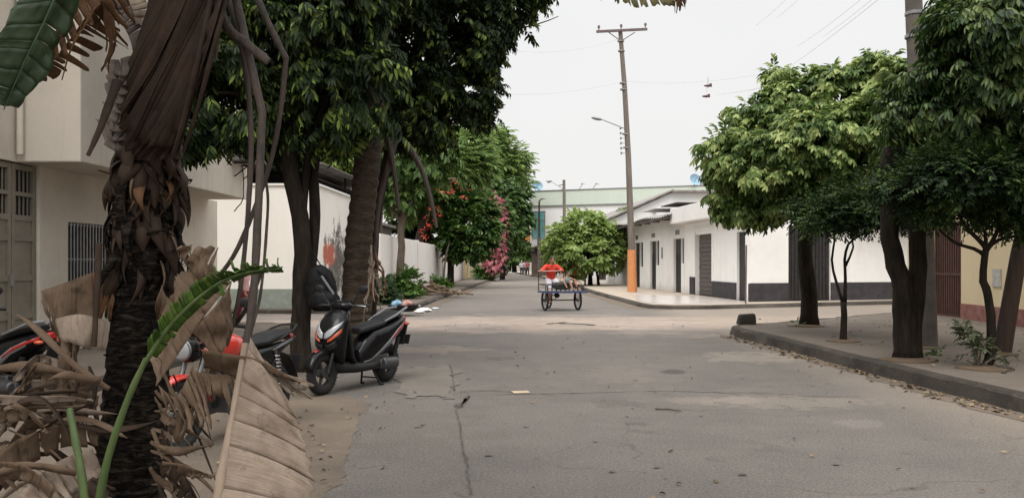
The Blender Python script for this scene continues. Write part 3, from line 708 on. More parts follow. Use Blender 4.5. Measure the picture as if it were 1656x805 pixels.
# street front: u runs from far end towards the corner so that thickness lies inside
Lf = along(38.4) - along(30.1)
oF = (wl_at(38.4), 38.4)
def uf(Y): return along(38.4) - along(Y)
wall_shape(g, oF, (-U.x, -U.y), Lf, 0, 3.3, .3, [(uf(31.4), uf(30.5), .13, 2.68), (uf(36.7), uf(34.35), .13, 2.75)])
V2 = Vector((.949, .314, 0)).normalized()
wall_shape(g, o4, V2, 13, 0, 4.0, .3, [(1.616, 3.46, .13, 2.9)])
g.build('wall', M_WHITE, b4, smooth=False)
inn = Vector((U.y, -U.x, 0))                                # into the house
def q4(Y, dep, z): p = Vector((wl_at(Y), Y, 0)) + inn * dep; return (p.x, p.y, z)
def slab(g, Ya, Yb, d0, d1, z0, z1):
    vs = [q4(Ya, d0, z0), q4(Yb, d0, z0), q4(Yb, d1, z0), q4(Ya, d1, z0), q4(Ya, d0, z1), q4(Yb, d0, z1), q4(Yb, d1, z1), q4(Ya, d1, z1)]
    g.add(vs, [(0, 3, 2, 1), (4, 5, 6, 7), (0, 1, 5, 4), (1, 2, 6, 5), (2, 3, 7, 6), (3, 0, 4, 7)])
g = G(); slab(g, 30.0, 38.9, -.55, .6, 3.32, 4.02); g.build('canopy', M_WHITE, b4, smooth=False, bevel=.02)
g = G(); slab(g, 30.3, 38.4, .4, 10, 3.6, 3.75); g.build('roof', M_TIN, b4, smooth=False)
g = G(); slab(g, 31.42, 34.33, -.03, -.002, .13, .78); g.build('plinth', M_BAND, b4, smooth=False)
g = G(); slab(g, 29.97, 30.48, -.03, -.002, .13, .78); g.build('plinth', M_BAND, b4, smooth=False)
g = G(); slab(g, 36.72, 37.5, -.04, -.002, .13, .9); g.build('plinth', M_BAND, b4, smooth=False)
FM = frame_at(o4, V2)
g = G().at(FM); g.bx(-.03, 1.614, -.03, -.002, .13, .80); g.build('plinth', M_BAND, b4, smooth=False)
g = G().at(FM); g.bx(3.462, 13, -.03, -.002, .13, .80); g.build('plinth', M_BAND, b4, smooth=False)
g = G(); slab(g, 30.5, 31.4, .1, .14, .13, 2.68); d_ = g.build('door', M_BLACKSTEEL, b4, smooth=False)
g = G().at(FM); g.bx(1.62, 3.455, .08, .12, .14, 2.89)
for k in range(12): g.bx(1.64 + k * .152, 1.70 + k * .152, .055, .08, .2, 2.85)
g.bx(2.53, 2.56, .04, .08, .16, 2.87); gt4 = g.build('double_gate', M_BLACKSTEEL, b4, smooth=False)
g = G()
for k in range(14): slab(g, 34.37, 36.68, .16 + .01 * (k % 2), .2, .14 + k * .186, .14 + k * .186 + .165)
slab(g, 34.37, 36.68, .19, .23, .14, 2.74); g.build('roller_shutter', M_SHUTTER, b4, smooth=False, bevel=.01)
g = G(); slab(g, 34.2, 34.345, -.035, -.003, .78, 2.9); slab(g, 36.705, 36.85, -.035, -.003, .9, 2.9); slab(g, 34.2, 36.85, -.035, -.003, 2.9, 3.05); g.build('shutter_frame', M_WHITE, b4, smooth=False)

# --- low white row house with the tin roof
b5 = thing('row_house', 'low white row house with tin roof, dark doors and small vents', 'house', (6.8, 46, 0))
L5 = along(54.5) - along(38.45); oR = (wl_at(54.5), 54.5)
def ur(Y): return along(54.5) - along(Y)
ops = [(40.3, 39.0, .13, 2.67), (38.97, 38.5, 1.5, 2.67), (45.0, 43.75, .13, 2.67), (43.72, 43.1, 1.4, 2.67), (48.9, 47.5, .13, 2.67), (47.45, 46.7, 1.3, 2.67), (53.2, 51.9, 1.1, 2.67)]
g = G(); wall_shape(g, oR, (-U.x, -U.y), L5, 0, 3.85, .3, [(ur(a), ur(b), c, d) for a, b, c, d in ops]); g.build('wall', M_WHITE, b5, smooth=False)
for k, (a, b, c, d) in enumerate(ops):
    g = G(); slab(g, b, a, .12, .15, c, d)
    if c < .5:
        for s in range(3): slab(g, b + .12 + s * .42, b + .4 + s * .42, .1, .12, c + .15, d - .7)
        g.build('door', M_BLACKSTEEL, b5, smooth=False)
    else:
        for s in range(5): slab(g, b + .05 + s * (a - b - .1) / 4.5, b + .08 + s * (a - b - .1) / 4.5, .08, .1, c, d)
        g.build('window', M_BLACKSTEEL, b5, smooth=False)
for Y in (39.6, 44.3, 48.2):
    g = G(); slab(g, Y - .35, Y + .35, -.02, -.002, 2.86, 3.08)
    for s in range(5): slab(g, Y - .3, Y + .3, -.03, -.02, 2.88 + s * .04, 2.9 + s * .04)
    g.build('vent', M_GREYSTEEL, b5, smooth=False)
g = G(); slab(g, 42.35, 42.5, -.04, -.002, 1.75, 2.3); g.build('meter_box', M_GREYSTEEL, b5, smooth=False)
g = G(); R_ = []
for k in range(0, 140):
    Y = 38.5 + k * .12
    h = .035 * math.sin(k * 1.6) + .12 * math.sin(Y * .9) * .5
    R_.append([q4(Y, -.75, 3.72 + h), q4(Y, 6, 4.9 + h), q4(Y, 6, 4.93 + h), q4(Y, -.75, 3.76 + h)])
g.rings(R_); g.build('roof', M_TIN, b5)
g = G(); slab(g, 38.6, 54.6, -.72, -.66, 3.56, 3.66)
for Y in range(39, 55, 2): slab(g, Y, Y + .1, -.7, .1, 3.6, 3.7)
g.build('roof_beam', M_TINEDGE, b5, smooth=False)
for (a, b) in ((40.5, 43.5), (44.5, 48)):
    g = G(); slab(g, a, b, .2, 2.4, 4.42, 4.47); g.build('roof_sheet', M_WPAINT if a > 44 else M_TINEDGE, b5, smooth=False)

# --- white gabled house further on
b6 = thing('gabled_house', 'white house with sloping roof edges behind the light green street tree', 'house', (6, 62, 0))
g = G(); poly = [(5.5, 0), (16, 0), (16, 6.2), (9.8, 6.2), (5.5, 4.3)]
g.add([(x, 56, z) for x, z in poly] + [(x - 1.2, 72, z) for x, z in poly], [(0, 1, 2, 3, 4), (9, 8, 7, 6, 5), (0, 4, 9, 5), (4, 3, 8, 9), (3, 2, 7, 8), (2, 1, 6, 7)]); g.build('wall', M_FARWHITE, b6, smooth=False)
g = G(); g.add([(5.1, 55.7, 4.2), (9.9, 55.7, 6.32), (8.6, 72.3, 6.32), (3.8, 72.3, 4.2), (5.1, 55.7, 4.32), (9.9, 55.7, 6.44), (8.6, 72.3, 6.44), (3.8, 72.3, 4.32)], [(0, 1, 2, 3), (7, 6, 5, 4), (0, 4, 5, 1), (3, 2, 6, 7), (0, 3, 7, 4), (1, 5, 6, 2)]); g.build('roof', M_TIN, b6, smooth=False)
g = G(); g.bx(9.8, 16.2, 55.6, 72, 6.21, 6.35); g.build('roof', M_TIN, b6, smooth=False)
b7 = thing('low_house', 'low house with a slanting tin roof under the big green and white building', 'house', (3.4, 78, 0))
g = G(); g.prism([(4.0, 74), (9, 74), (8.5, 88), (2.4, 88)], 0, 3.9); g.build('wall', M_FARWHITE, b7, smooth=False)
g = G(); g.add([(3.3, 73.6, 4.1), (9, 73.6, 5.6), (8.4, 88, 5.6), (1.9, 88, 4.1), (3.3, 73.6, 4.25), (9, 73.6, 5.75), (8.4, 88, 5.75), (1.9, 88, 4.25)], [(0, 1, 2, 3), (7, 6, 5, 4), (0, 4, 5, 1), (3, 2, 6, 7), (0, 3, 7, 4), (1, 5, 6, 2)]); g.build('roof', M_TIN, b7, smooth=False)
g = G(); g.bx(5, 6, 73.94, 73.98, .3, 2.3); g.build('door', M_BLACKSTEEL, b7, smooth=False)

# --- big far building with green parapet
b8 = thing('parapet_building', 'big white building with pale green parapet and tall teal window at the street end', 'building', (.5, 90, 0))
DX = Vector((17.3, -7, 0)).normalized(); B8 = frame_at((.47, 90.5), DX)
g = G().at(B8); g.bx(0, 21, 0, 14, 3.6, 7.55); g.build('wall', M_FARWHITE, b8, smooth=False)
g = G().at(B8); g.bx(-.06, 21.1, -.06, 14.1, 7.62, 9.2); g.build('parapet', M_GREENISH, b8, smooth=False)
g = G().at(B8); g.bx(-.12, 21.2, -.14, 14.2, 7.54, 7.66); g.bx(-.1, 21.2, -.12, 14.2, 9.18, 9.28); g.build('cornice', M_GREYSTEEL, b8, smooth=False)
g = G().at(B8); g.bx(.35, 1.75, -.05, .05, 4.1, 7.0); w_ = g.build('window', M_TEAL, b8, smooth=False)
g = G().at(B8); 
for x in (.3, 1.03, 1.75): g.bx(x - .04, x + .04, -.09, .0, 4.05, 7.05)
for z in (4.07, 5.1, 6.1, 7.03): g.bx(.3, 1.8, -.085, .0, z - .03, z + .03)
g.build('frame', M_GREYSTEEL, w_, smooth=False)
g = G().at(B8); g.bx(.1, 21, .2, 14, 0, 3.6); g.build('ground_floor', mk('brown shop front', (.16, .12, .09), (.24, .19, .15), 1.5, .85), b8, smooth=False)
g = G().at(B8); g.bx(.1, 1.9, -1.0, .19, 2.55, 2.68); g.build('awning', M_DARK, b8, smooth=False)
for k, (x, z, s) in enumerate(((.35, 3.5, .75), (.75, 2.95, .5), (1.35, 3.2, .65))):
    g = G().at(B8); g.bx(x, x + s, -.4, .18, z - .3, z + .35); g.bx(x + .1, x + s - .1, -.42, -.4, z - .1, z + .1); g.build('sign_box', M_WPAINT if k != 1 else M_DARK, b8, smooth=False)
g = G().at(B8); g.bx(2.0, 3.2, .12, .19, .3, 2.3); g.build('door', M_WPAINT, b8, smooth=False)
for (px, py, dd, lab) in ((868, 305, 91, 'blue satellite dish on the left end of the green parapet'), (1123, 296, 84, 'blue satellite dish on the right end of the green parapet')):
    c = P(px, py + 1, dd); t = thing('satellite_dish', lab, 'satellite dish', (c.x, c.y, 9.2)); t['group'] = 'satellite dishes on the far roof'
    g = G(); rot = Matrix.Rotation(rad(35), 3, 'Y') @ Matrix.Rotation(rad(62), 3, 'X')
    R_ = []
    for k in range(6):
        r = .62 * k / 5 + .01; R_.append([Vector((c.x, c.y, max(c.z, 9.75))) + rot @ Vector((r * math.cos(a), r * math.sin(a), .28 * (k / 5) ** 2)) for a in np.linspace(0, 2 * math.pi, 20, endpoint=False)])
    g.rings(R_, cap=False); g.build('dish', mk('blue dish paint', (.26, .40, .52), rough=.5), t)
    g = G(); g.tube([(c.x, c.y, 9.1), (c.x, c.y, 9.75)], .05, 6); g.build('mast', M_GREYSTEEL, t)
    g = G(); g.tube([Vector((c.x, c.y, 9.7)), Vector((c.x, c.y, 9.75)) + rot @ Vector((0, .1, .8))], .03, 6); g.build('feed_arm', M_GREYSTEEL, t)
for px, lean in ((935, .5), (955, .7)):
    c = P(px, 303, 89)
    t = thing('aerial', 'slanting rooftop aerial on the green parapet of the far building', 'aerial', (c.x, c.y, 9.2), 0, 'rooftop aerials')
    g = G(); g.tube([(c.x, c.y, 9.1), (c.x + lean, c.y, 10.0)], .03, 6); g.build('mast', M_BLACKSTEEL, t)
    g = G(); g.tube([(c.x + lean - .25, c.y, 9.9), (c.x + lean + .25, c.y, 9.85)], .02, 6); g.build('crossbar', M_BLACKSTEEL, t)

# --- cream yellow house on the right
b9 = thing('yellow_house', 'cream yellow house on the right with dull red plinth and rust red gate', 'house', (10.6, 18, 0))
g = G(); wall_shape(g, (10.75, 23.5), (0, -1), 22, 0, 4.2, .3, [(1.5, 3.1, .13, 2.55), (.35, 1.15, 1.5, 2.6)])
for i in range(len(g.v)):
    v = g.v[i]
    if v[0] < 10.74: g.v[i] = (10.75 + (10.75 - v[0]), v[1], v[2])
g.bx(11.05, 18, 23.2, 23.5, 0, 4.2)
for i in range(len(g.v)):
    v = g.v[i]; g.v[i] = (v[0] - .035 * (23.5 - v[1]), v[1], v[2])
g.build('wall', M_YELLOW, b9, smooth=False)
def sk(g):
    for i in range(len(g.v)):
        v = g.v[i]; g.v[i] = (v[0] - .035 * (23.5 - v[1]), v[1], v[2])
    return g
g = G(); g.bx(10.72, 10.748, 1.5, 20.37, .13, .55); sk(g).build('plinth', M_REDBAND, b9, smooth=False)
g = G(); g.bx(10.86, 10.9, 20.42, 21.98, .14, 2.54)
for k in range(13): g.bx(10.83, 10.86, 20.46 + k * .12, 20.52 + k * .12, .16, 2.5)
for z in (.2, 1.25, 2.45): g.bx(10.82, 10.86, 20.42, 21.98, z - .03, z + .03)
sk(g).build('gate', M_REDGATE, b9, smooth=False)
g = G(); g.tube([(10.62, 22.05, .1), (10.62, 22.05, 3.6)], .045, 10); sk(g).build('downpipe', M_GREYSTEEL, b9)
g = G(); g.bx(10.82, 10.86, 22.37, 23.13, 1.52, 2.58); sk(g).build('window', mk('dark red brown shutter', (.07, .03, .022), rough=.6), b9, smooth=False)
g = G(); g.bx(10.2, 18, 1.4, 23.8, 4.2, 4.32); sk(g).build('roof', M_TIN, b9, smooth=False)
g = G(); g.bx(10.725, 10.749, 18.55, 18.9, 1.0, 1.4); sk(g).build('bare_patch', mk('bare cement patch', (.30, .29, .28), (.5, .48, .44), 8, .9), b9, smooth=False)
# ------------------------------------------------------------------ trees
def bark(name, c1, c2, rings=False):
    return mk(name, c1, c2, 9, .9, .6, 30, stretch=(1.6, 1.6, 3.0 if rings else .35), spec=.15)
M_BARK_D = bark('dark bark', (.011, .009, .007), (.034, .026, .020))
M_BARK_G = bark('grey brown bark', (.085, .066, .05), (.15, .12, .095))
M_BARK_P = bark('pinkish palm bark', (.20, .15, .115), (.13, .10, .08), True)
M_L_DARK = mk_leaf('dark glossy leaves', (.007, .015, .005), (.022, .042, .010), (.16, .22, .045), .2, .55, (0, .74, 1), .2)
M_L_MID = mk_leaf('bright broad leaves', (.035, .075, .016), (.12, .195, .042), (.40, .46, .17), .35, .42, (0, .5, 1))
M_L_RIGHT = mk_leaf('deep green broad leaves', (.012, .028, .008), (.038, .074, .018), (.17, .225, .075), .22, .42, (0, .6, 1))
M_L_FINE = mk_leaf('dark fine leaves', (.010, .024, .007), (.022, .046, .012), (.075, .125, .03), .25, .55, (0, .65, 1))
M_L_LIME = mk_leaf('lime green leaves', (.12, .19, .045), (.24, .34, .09), (.42, .50, .20), .4, .45, (0, .5, 1))
M_L_FEATH = mk_leaf('feathery mid green leaves', (.04, .085, .022), (.085, .155, .038), (.18, .27, .08), .3, .5, (0, .55, 1))
M_L_CLIP = mk_leaf('clipped bush leaves', (.020, .054, .013), (.050, .105, .024), (.15, .24, .055), .2, .42, (0, .55, 1))
M_L_SHRUB = mk_leaf('shrub leaves', (.035, .085, .018), (.075, .15, .03), (.15, .25, .06), .3, .5, (0, .5, 1))
M_L_YELLOW = mk_leaf('yellow green leaves', (.08, .14, .03), (.16, .23, .05), (.28, .34, .10), .35, .5)  # yellow green is the colour of these leaves themselves
M_F_PINK = mk_leaf('pink bracts', (.36, .085, .12), (.48, .17, .20), (.58, .30, .31), .3, .7)
M_F_RED = mk_leaf('red flowers', (.42, .03, .03), (.60, .10, .06), (.62, .26, .16), .3, .7)

S_BROAD = sprig(8, .165, .030, .20, 1.15, .75, 1)
S_BROAD2 = sprig(9, .15, .030, .20, 1.2, .55, 2)
S_MID = sprig(8, .22, .05, .30, 1.2, .55, 3)
S_FINE = sprig(12, .055, .011, .22, 1.35, .12, 4)
S_FEATH = sprig(12, .30, .05, .8, 1.4, .35, 5)
S_CLIP = sprig(7, .16, .05, .15, 1.1, .2, 6)
S_FAR = sprig(7, .42, .12, .5, 1.2, .5, 7)
S_FLOWER = sprig(6, .12, .055, .12, 1.3, .3, 8)

def trunk(parent, m, *paths, name='trunk'):
    g = G()
    for pts, r, n in paths:
        k = wob(pts, n, .012 * (r[0] if isinstance(r, tuple) else r) / .1)
        rr = lin(r[0], r[1], len(k)); rr[0] *= 1.25
        if len(rr) > 3: rr[1] *= 1.06
        g.tube(k, rr, 12, jit=.05)
    return g.build(name, m, parent, angle=180)
def limbs(parent, m, start, lobes, r=.05, name='limb', every=1):
    for l in lobes[::every]:
        g = G(); c = Vector(l[:3]); mid = start.lerp(c, .5) + Vector((random.uniform(-.2, .2), random.uniform(-.2, .2), .12))
        k = wob([start, mid, c], 8, .02); g.tube(k, lin(r, r * .3, len(k)), 7)
        for _ in range(3):
            e = c + Vector((random.gauss(0, l[3] * .5), random.gauss(0, l[4] * .5), random.gauss(0, l[5] * .5)))
            k2 = wob([mid.lerp(c, .4), mid.lerp(e, .6), e], 6, .02); g.tube(k2, lin(r * .45, r * .12, len(k2)), 5)
        g.build(name, m, parent, angle=180)
def gz(px, py, z=0.0):
    """ground point seen at a photo pixel, on a level z"""
    d = (H - z) * F / (py - CY); return Vector((GX(px, d), d, z))

# T1: twin trunk street tree on the left, with the black bag
t = thing('street_tree', 'dark leaning twin-trunk tree with a black backpack hung on it', 'tree', gz(488, 600)); d = t.location.y
trunk(t, M_BARK_D, ([P(488, 612, d), P(487, 520, d), P(488, 470, d), P(489, 380, d - .05), P(474, 290, d - .1), P(464, 210, d - .1), P(455, 120, d)], (.15, .10), 22),
      ([P(489, 470, d), P(503, 420, d + .1), P(510, 350, d + .15), P(507, 280, d + .2), P(516, 200, d + .2), P(530, 110, d + .3)], (.085, .07), 18),
      ([P(489, 360, d - .05), P(492, 310, d), P(500, 240, d), P(498, 170, d)], (.06, .05), 10))
L1 = px_lobes([(352, 150, d - .6, 75, 85), (345, 215, d - .2, 55, 40), (420, 60, d, 100, 105), (450, 165, d + .4, 90, 65), (520, 40, d - .3, 100, 100), (545, 150, d - .2, 90, 75), (400, -80, d, 130, 100), (540, -110, d, 140, 120), (475, 200, d + .8, 70, 45), (330, 60, d + .2, 70, 80)])
limbs(t, M_BARK_D, P(480, 200, d), L1, .06)
crown('crown', t, L1, 10000, S_BROAD, M_L_DARK, (.6, 1.1), .45, .6, 1.05, .15, .09)

# T2: tall tree behind the palm, overhanging the road
t = thing('street_tree', 'tall dark tree overhanging the road beside the ringed palm trunk', 'tree', gz(604, 560)); d = t.location.y
trunk(t, M_BARK_D, ([P(604, 568, d), P(600, 480, d), P(603, 400, d), P(614, 320, d), P(630, 240, d), P(655, 150, d), P(680, 60, d)], (.11, .08), 20))
L2 = px_lobes([(620, 60, d - .8, 95, 110), (640, 165, d - .6, 85, 65), (710, 60, d, 95, 100), (735, 150, d + .4, 65, 55), (725, 195, d + .2, 45, 30), (790, 20, d + .4, 70, 55), (770, 90, d + .6, 25, 60), (600, -90, d, 130, 110), (740, -80, d, 130, 90), (590, 190, d + .6, 60, 45), (680, 215, d + .8, 40, 22), (840, -40, d + .2, 55, 60), (782, 185, d + .6, 28, 14)])
limbs(t, M_BARK_D, P(640, 210, d), L2, .06)
crown('crown', t, L2, 12000, S_BROAD2, M_L_DARK, (.62, 1.15), .5, .6, 1.05, .15, .09)

# T3: right tree at the corner with the big light crown
t = thing('street_tree', 'bright green leafy tree at the pavement corner, right of the crossing', 'tree', gz(1308, 526, .18)); d = t.location.y
trunk(t, M_BARK_D, ([P(1308, 530, d), P(1307, 480, d), P(1303, 430, d), P(1300, 370, d), P(1310, 300, d), P(1320, 230, d)], (.19, .11), 14))
d -= 1.2
L3 = px_lobes([(1185, 262, d, 42, 46), (1232, 205, d, 46, 40), (1290, 168, d - .2, 52, 36), (1362, 150, d - .4, 56, 40), (1430, 150, d - .8, 52, 50), (1158, 246, d, 22, 14), (1188, 312, d + .2, 38, 38), (1250, 268, d - .6, 66, 48), (1320, 232, d - 1.0, 76, 55), (1405, 232, d - 1.1, 70, 60), (1275, 318, d - .3, 64, 30), (1350, 306, d - .5, 76, 38), (1455, 255, d - 1.2, 56, 56), (1208, 338, d, 34, 20), (1262, 122, d, 16, 10)])
limbs(t, M_BARK_D, P(1305, 330, d + 1), L3, .06)
crown('crown', t, L3, 15500, S_BROAD2, M_L_MID, (.72, 1.25), .4, .55, 1.05, .15, .13)

# T4: thick forked dark trunk on the right
t = thing('street_tree', 'thick dark forked tree trunk nearest the kerb on the right pavement', 'tree', gz(1470, 580, .18)); d = t.location.y
trunk(t, M_BARK_D, ([P(1464, 586, d), P(1464, 540, d), P(1462, 500, d), P(1458, 465, d), P(1450, 430, d), P(1441, 385, d), P(1436, 330, d), P(1442, 240, d - .3)], (.165, .11), 20),
      ([P(1474, 586, d + .05), P(1477, 530, d + .05), P(1480, 480, d + .05), P(1484, 430, d + .1), P(1484, 350, d + .1), P(1500, 250, d), P(1540, 160, d)], (.135, .10), 16))
d -= .6
L4 = px_lobes([(1515, 150, d, 50, 60), (1590, 90, d - .6, 75, 85), (1640, 60, d - .8, 90, 90), (1550, 175, d - .2, 90, 55), (1650, 160, d - .6, 80, 70), (1620, 10, d, 85, 50), (1480, 190, d + .6, 50, 50), (1690, 0, d, 100, 90), (1520, 230, d + .9, 70, 40), (1620, 230, d + .5, 70, 45)])
limbs(t, M_BARK_D, P(1480, 260, d + .6), L4, .06)
crown('crown', t, L4, 10500, S_BROAD, M_L_RIGHT, (.6, 1.05), .5, .6, 1.05, .15, .09)

# T5, T6: small fine-leaved trees
def fine(label, base, stems, lobes, n, r0):
    t = thing('small_tree', label, 'tree', base, 0)
    trunk(t, M_BARK_D, *stems)
    L = px_lobes(lobes)
    crown('crown', t, L, n, S_FINE, M_L_FINE, (.9, 1.5), .05, .35, 1.05)
    return t
b_ = gz(1364, 551, .18); d = b_.y
fine('slim tree on a cut stump with thin twin stems, left of the forked trunk', b_,
     [([P(1364, 554, d), P(1365, 520, d), P(1364, 488, d)], (.062, .05), 6), ([P(1366, 490, d), P(1367, 450, d), P(1366, 420, d), P(1372, 395, d), P(1392, 380, d), P(1410, 372, d)], (.03, .015), 10),
      ([P(1363, 490, d), P(1352, 455, d), P(1345, 420, d), P(1350, 385, d), P(1340, 350, d)], (.026, .015), 10), ([P(1367, 430, d), P(1380, 400, d), P(1376, 370, d), P(1390, 340, d)], (.02, .01), 8)],
     [(1320, 355, d, 45, 14), (1380, 345, d, 60, 20), (1430, 352, d, 40, 18), (1350, 335, d + .4, 60, 20), (1400, 322, d + .2, 70, 22), (1460, 335, d - .2, 50, 30)], 4200, .06)
b_ = gz(1596, 592, .18); d = b_.y
fine('slim dark tree with spreading forks beside the leaning post', b_,
     [([P(1596, 597, d), P(1602, 560, d), P(1602, 510, d), P(1597, 475, d), P(1591, 455, d), P(1592, 420, d), P(1596, 400, d)], (.062, .040), 14),
      ([P(1596, 402, d), P(1580, 385, d), P(1565, 370, d), P(1550, 345, d), P(1560, 320, d)], (.034, .015), 10), ([P(1592, 412, d), P(1575, 402, d), P(1550, 395, d), P(1528, 380, d), P(1500, 350, d)], (.028, .013), 10),
      ([P(1597, 402, d), P(1610, 380, d), P(1622, 350, d), P(1625, 320, d)], (.03, .015), 8), ([P(1598, 400, d), P(1615, 388, d), P(1640, 382, d), P(1665, 378, d)], (.028, .015), 8), ([P(1595, 402, d), P(1592, 370, d), P(1580, 330, d)], (.026, .014), 8)],
     [(1500, 300, d - .2, 65, 28), (1570, 280, d - .5, 75, 30), (1640, 285, d - .3, 70, 36), (1480, 322, d + .2, 46, 20), (1560, 328, d, 64, 18), (1640, 338, d, 56, 22), (1600, 308, d, 90, 30), (1450, 312, d + .2, 25, 14), (1600, 255, d + .3, 60, 18), (1540, 262, d, 60, 18)], 7500, .06)

# T7: light green round tree behind the tricycle
t = thing('street_tree', 'light green rounded tree behind the cargo tricycle by the row house', 'tree', gz(955, 461, .13)); d = t.location.y
trunk(t, M_BARK_D, ([P(955, 464, d), P(954, 440, d), P(950, 410, d)], (.16, .1), 6), ([P(968, 462, d + .3), P(965, 440, d), P(958, 410, d)], (.09, .06), 6))
L7 = px_lobes([(925, 395, d, 38, 32), (950, 372, d, 34, 28), (975, 392, d - .3, 34, 32), (950, 410, d - .8, 44, 24), (910, 412, d, 24, 22), (990, 412, d, 18, 24), (930, 425, d - .3, 22, 16), (985, 375, d, 16, 16)])
crown('crown', t, L7, 4200, S_CLIP, M_L_LIME, (1.2, 2.0), .3)

# left pavement
t = thing('palm_tree', 'slim straight pinkish palm trunk standing against the white garden wall', 'tree', gz(615, 478, .13)); d = t.location.y
trunk(t, M_BARK_P, ([P(615, 480, d), P(615, 430, d), P(613, 380, d), P(614, 330, d), P(620, 270, d), P(622, 200, d)], (.17, .14), 16))
for k in range(9):
    a = k * .7; c = P(622, 195, d); g = G(); R_ = [c + Vector((math.cos(a) * .3 * s, math.sin(a) * .3 * s, .6 * s - .11 * s * s)) for s in np.linspace(0, 6, 8)]
    g.tube(R_, lin(.05, .012, 8), 6); fr = g.build('frond_stalk', M_BARK_G, t)
    p = np.array([r_ for r_ in R_[2:] for _ in range(5)], float) + rng.normal(0, .1, (30, 3)); crown_d = rng.normal(0, 1, (30, 3)) + [0, 0, -.8]
    bulk('frond', p, crown_d, S_FEATH, M_L_FEATH, t, (.9, 1.4))
t = thing('street_tree', 'crooked grey tree with bare twisted limbs by the white garden wall', 'tree', gz(642, 482, .13)); d = t.location.y
trunk(t, M_BARK_G, ([P(640, 484, d), P(646, 450, d), P(650, 400, d), P(648, 370, d), P(655, 345, d), P(664, 325, d), P(655, 312, d), P(646, 290, d)], (.17, .08), 16),
      ([P(650, 365, d), P(640, 345, d), P(630, 335, d), P(636, 310, d), P(628, 280, d)], (.09, .04), 10), ([P(652, 350, d), P(650, 310, d), P(654, 280, d), P(650, 240, d)], (.08, .05), 8))
L = px_lobes([(650, 250, d, 50, 30), (625, 275, d, 30, 30), (690, 255, d, 40, 30), (640, 320, d, 18, 12)])
crown('crown', t, L, 1700, S_MID, M_L_FEATH, (.9, 1.5), .4)

t = thing('flame_tree', 'tall feathery tree spreading above the garden wall with orange red flowers', 'tree', Vector((-7.0, 50, 0))); d = 50
trunk(t, M_BARK_G, ([P(666, 470, d), P(680, 380, d), P(700, 320, d), P(730, 290, d)], (.3, .15), 12), ([P(690, 345, d), P(715, 290, d + 1), P(760, 270, d + 1)], (.15, .08), 8), ([P(665, 293, 47), P(700, 291, 47), P(740, 289, 47)], (.09, .06), 6))
L = px_lobes([(700, 265, d, 60, 36), (742, 262, d + 1, 40, 30), (740, 238, d + 2, 44, 20), (680, 310, d, 36, 30), (728, 312, d + 3, 40, 26), (655, 290, d - 2, 32, 30)])
crown('crown', t, L, 3600, S_FEATH, mk_leaf('light feathery leaves', (.05, .10, .022), (.12, .20, .045), (.24, .33, .10), .35, .5, (0, .5, 1)), (.9, 1.5), .2)
p, u = lobe_points(px_lobes([(722, 302, 44, 16, 10), (718, 292, 44, 14, 8), (700, 345, 45, 12, 12), (690, 375, 44, 10, 10), (752, 310, 46, 7, 12), (722, 308, 43.5, 8, 6)]), 150)
bulk('flowers', p, u, S_FLOWER, M_F_RED, t, (.4, .85))['kind'] = 'stuff'
t = thing('shade_tree', 'tall feathery tree over the far end of the garden wall above the pink blossom', 'tree', Vector((GX(785, 84), 84, 0))); d = 84
trunk(t, M_BARK_G, ([P(782, 455, d), P(784, 400, d), P(790, 330, d), P(795, 290, d)], (.3, .15), 10))
L = px_lobes([(770, 250, d, 40, 30), (805, 280, d, 30, 30), (780, 228, d + 1, 30, 12), (818, 255, d + 1, 16, 12), (800, 315, d + 2, 26, 22), (765, 300, d, 34, 30), (820, 300, d + 1, 12, 16)])
crown('crown', t, L, 2600, S_FEATH, mk_leaf('pale feathery leaves', (.05, .10, .022), (.12, .20, .045), (.26, .34, .10), .35, .5, (0, .5, 1)), (1.6, 2.6), .2)  # crown in the pale green of the leaves themselves
t = thing('clipped_tree', 'round clipped dark green tree on a straight trunk by the kerb', 'tree', gz(728, 463, .13)); d = t.location.y
trunk(t, M_BARK_D, ([P(728, 465, d), P(729, 440, d), P(731, 415, d), P(740, 395, d)], (.22, .16), 8))
L = px_lobes([(762, 360, d, 38, 38), (745, 325, d, 24, 20), (740, 385, d, 28, 28), (780, 385, d, 20, 26), (755, 398, d, 34, 18), (735, 345, d, 16, 20), (790, 355, d, 12, 14)])
crown('crown', t, L, 3400, S_CLIP, M_L_CLIP, (1.3, 2.1), .15)
t = thing('wall_tree', 'dark bushy tree with hanging red bloom over the garden wall', 'tree', gz(697, 460, .13)); d = t.location.y
trunk(t, M_BARK_D, ([P(698, 463, d), P(696, 430, d), P(698, 400, d), P(696, 380, d)], (.13, .10), 8))
L = px_lobes([(665, 360, d, 28, 28), (690, 345, d, 30, 26), (700, 372, d, 22, 18), (670, 382, d + 1, 20, 14), (715, 340, d, 18, 24)])
crown('crown', t, L, 2300, S_CLIP, M_L_DARK, (1.2, 2.0), .3)
t = thing('thin_tree', 'thin leaning sapling between the wall and the clipped tree', 'tree', gz(716, 464, .13)); d = t.location.y
trunk(t, M_BARK_G, ([P(716, 466, d), P(718, 440, d), P(722, 410, d), P(728, 390, d)], (.07, .04), 8))
t = thing('bougainvillea', 'pink flowering bougainvillea cascading from a tree beyond the clipped tree', 'bush', gz(794, 447, .13)); d = 70
t.location = (GX(797, d), d, .13); WORLD_OFF[t] = Vector(t.location)
trunk(t, M_BARK_G, ([P(795, 455, d), P(798, 420, d), P(800, 370, d), P(802, 330, d)], (.18, .1), 8), ([P(786, 455, d), P(785, 410, d), P(790, 380, d)], (.2, .1), 8))
L = px_lobes([(802, 345, d, 18, 24), (808, 375, d, 16, 28), (800, 410, d, 16, 26), (790, 430, d, 16, 20), (818, 362, d, 10, 18)])
crown('crown', t, L, 1500, S_CLIP, M_L_CLIP, (1.2, 2.0), .3)
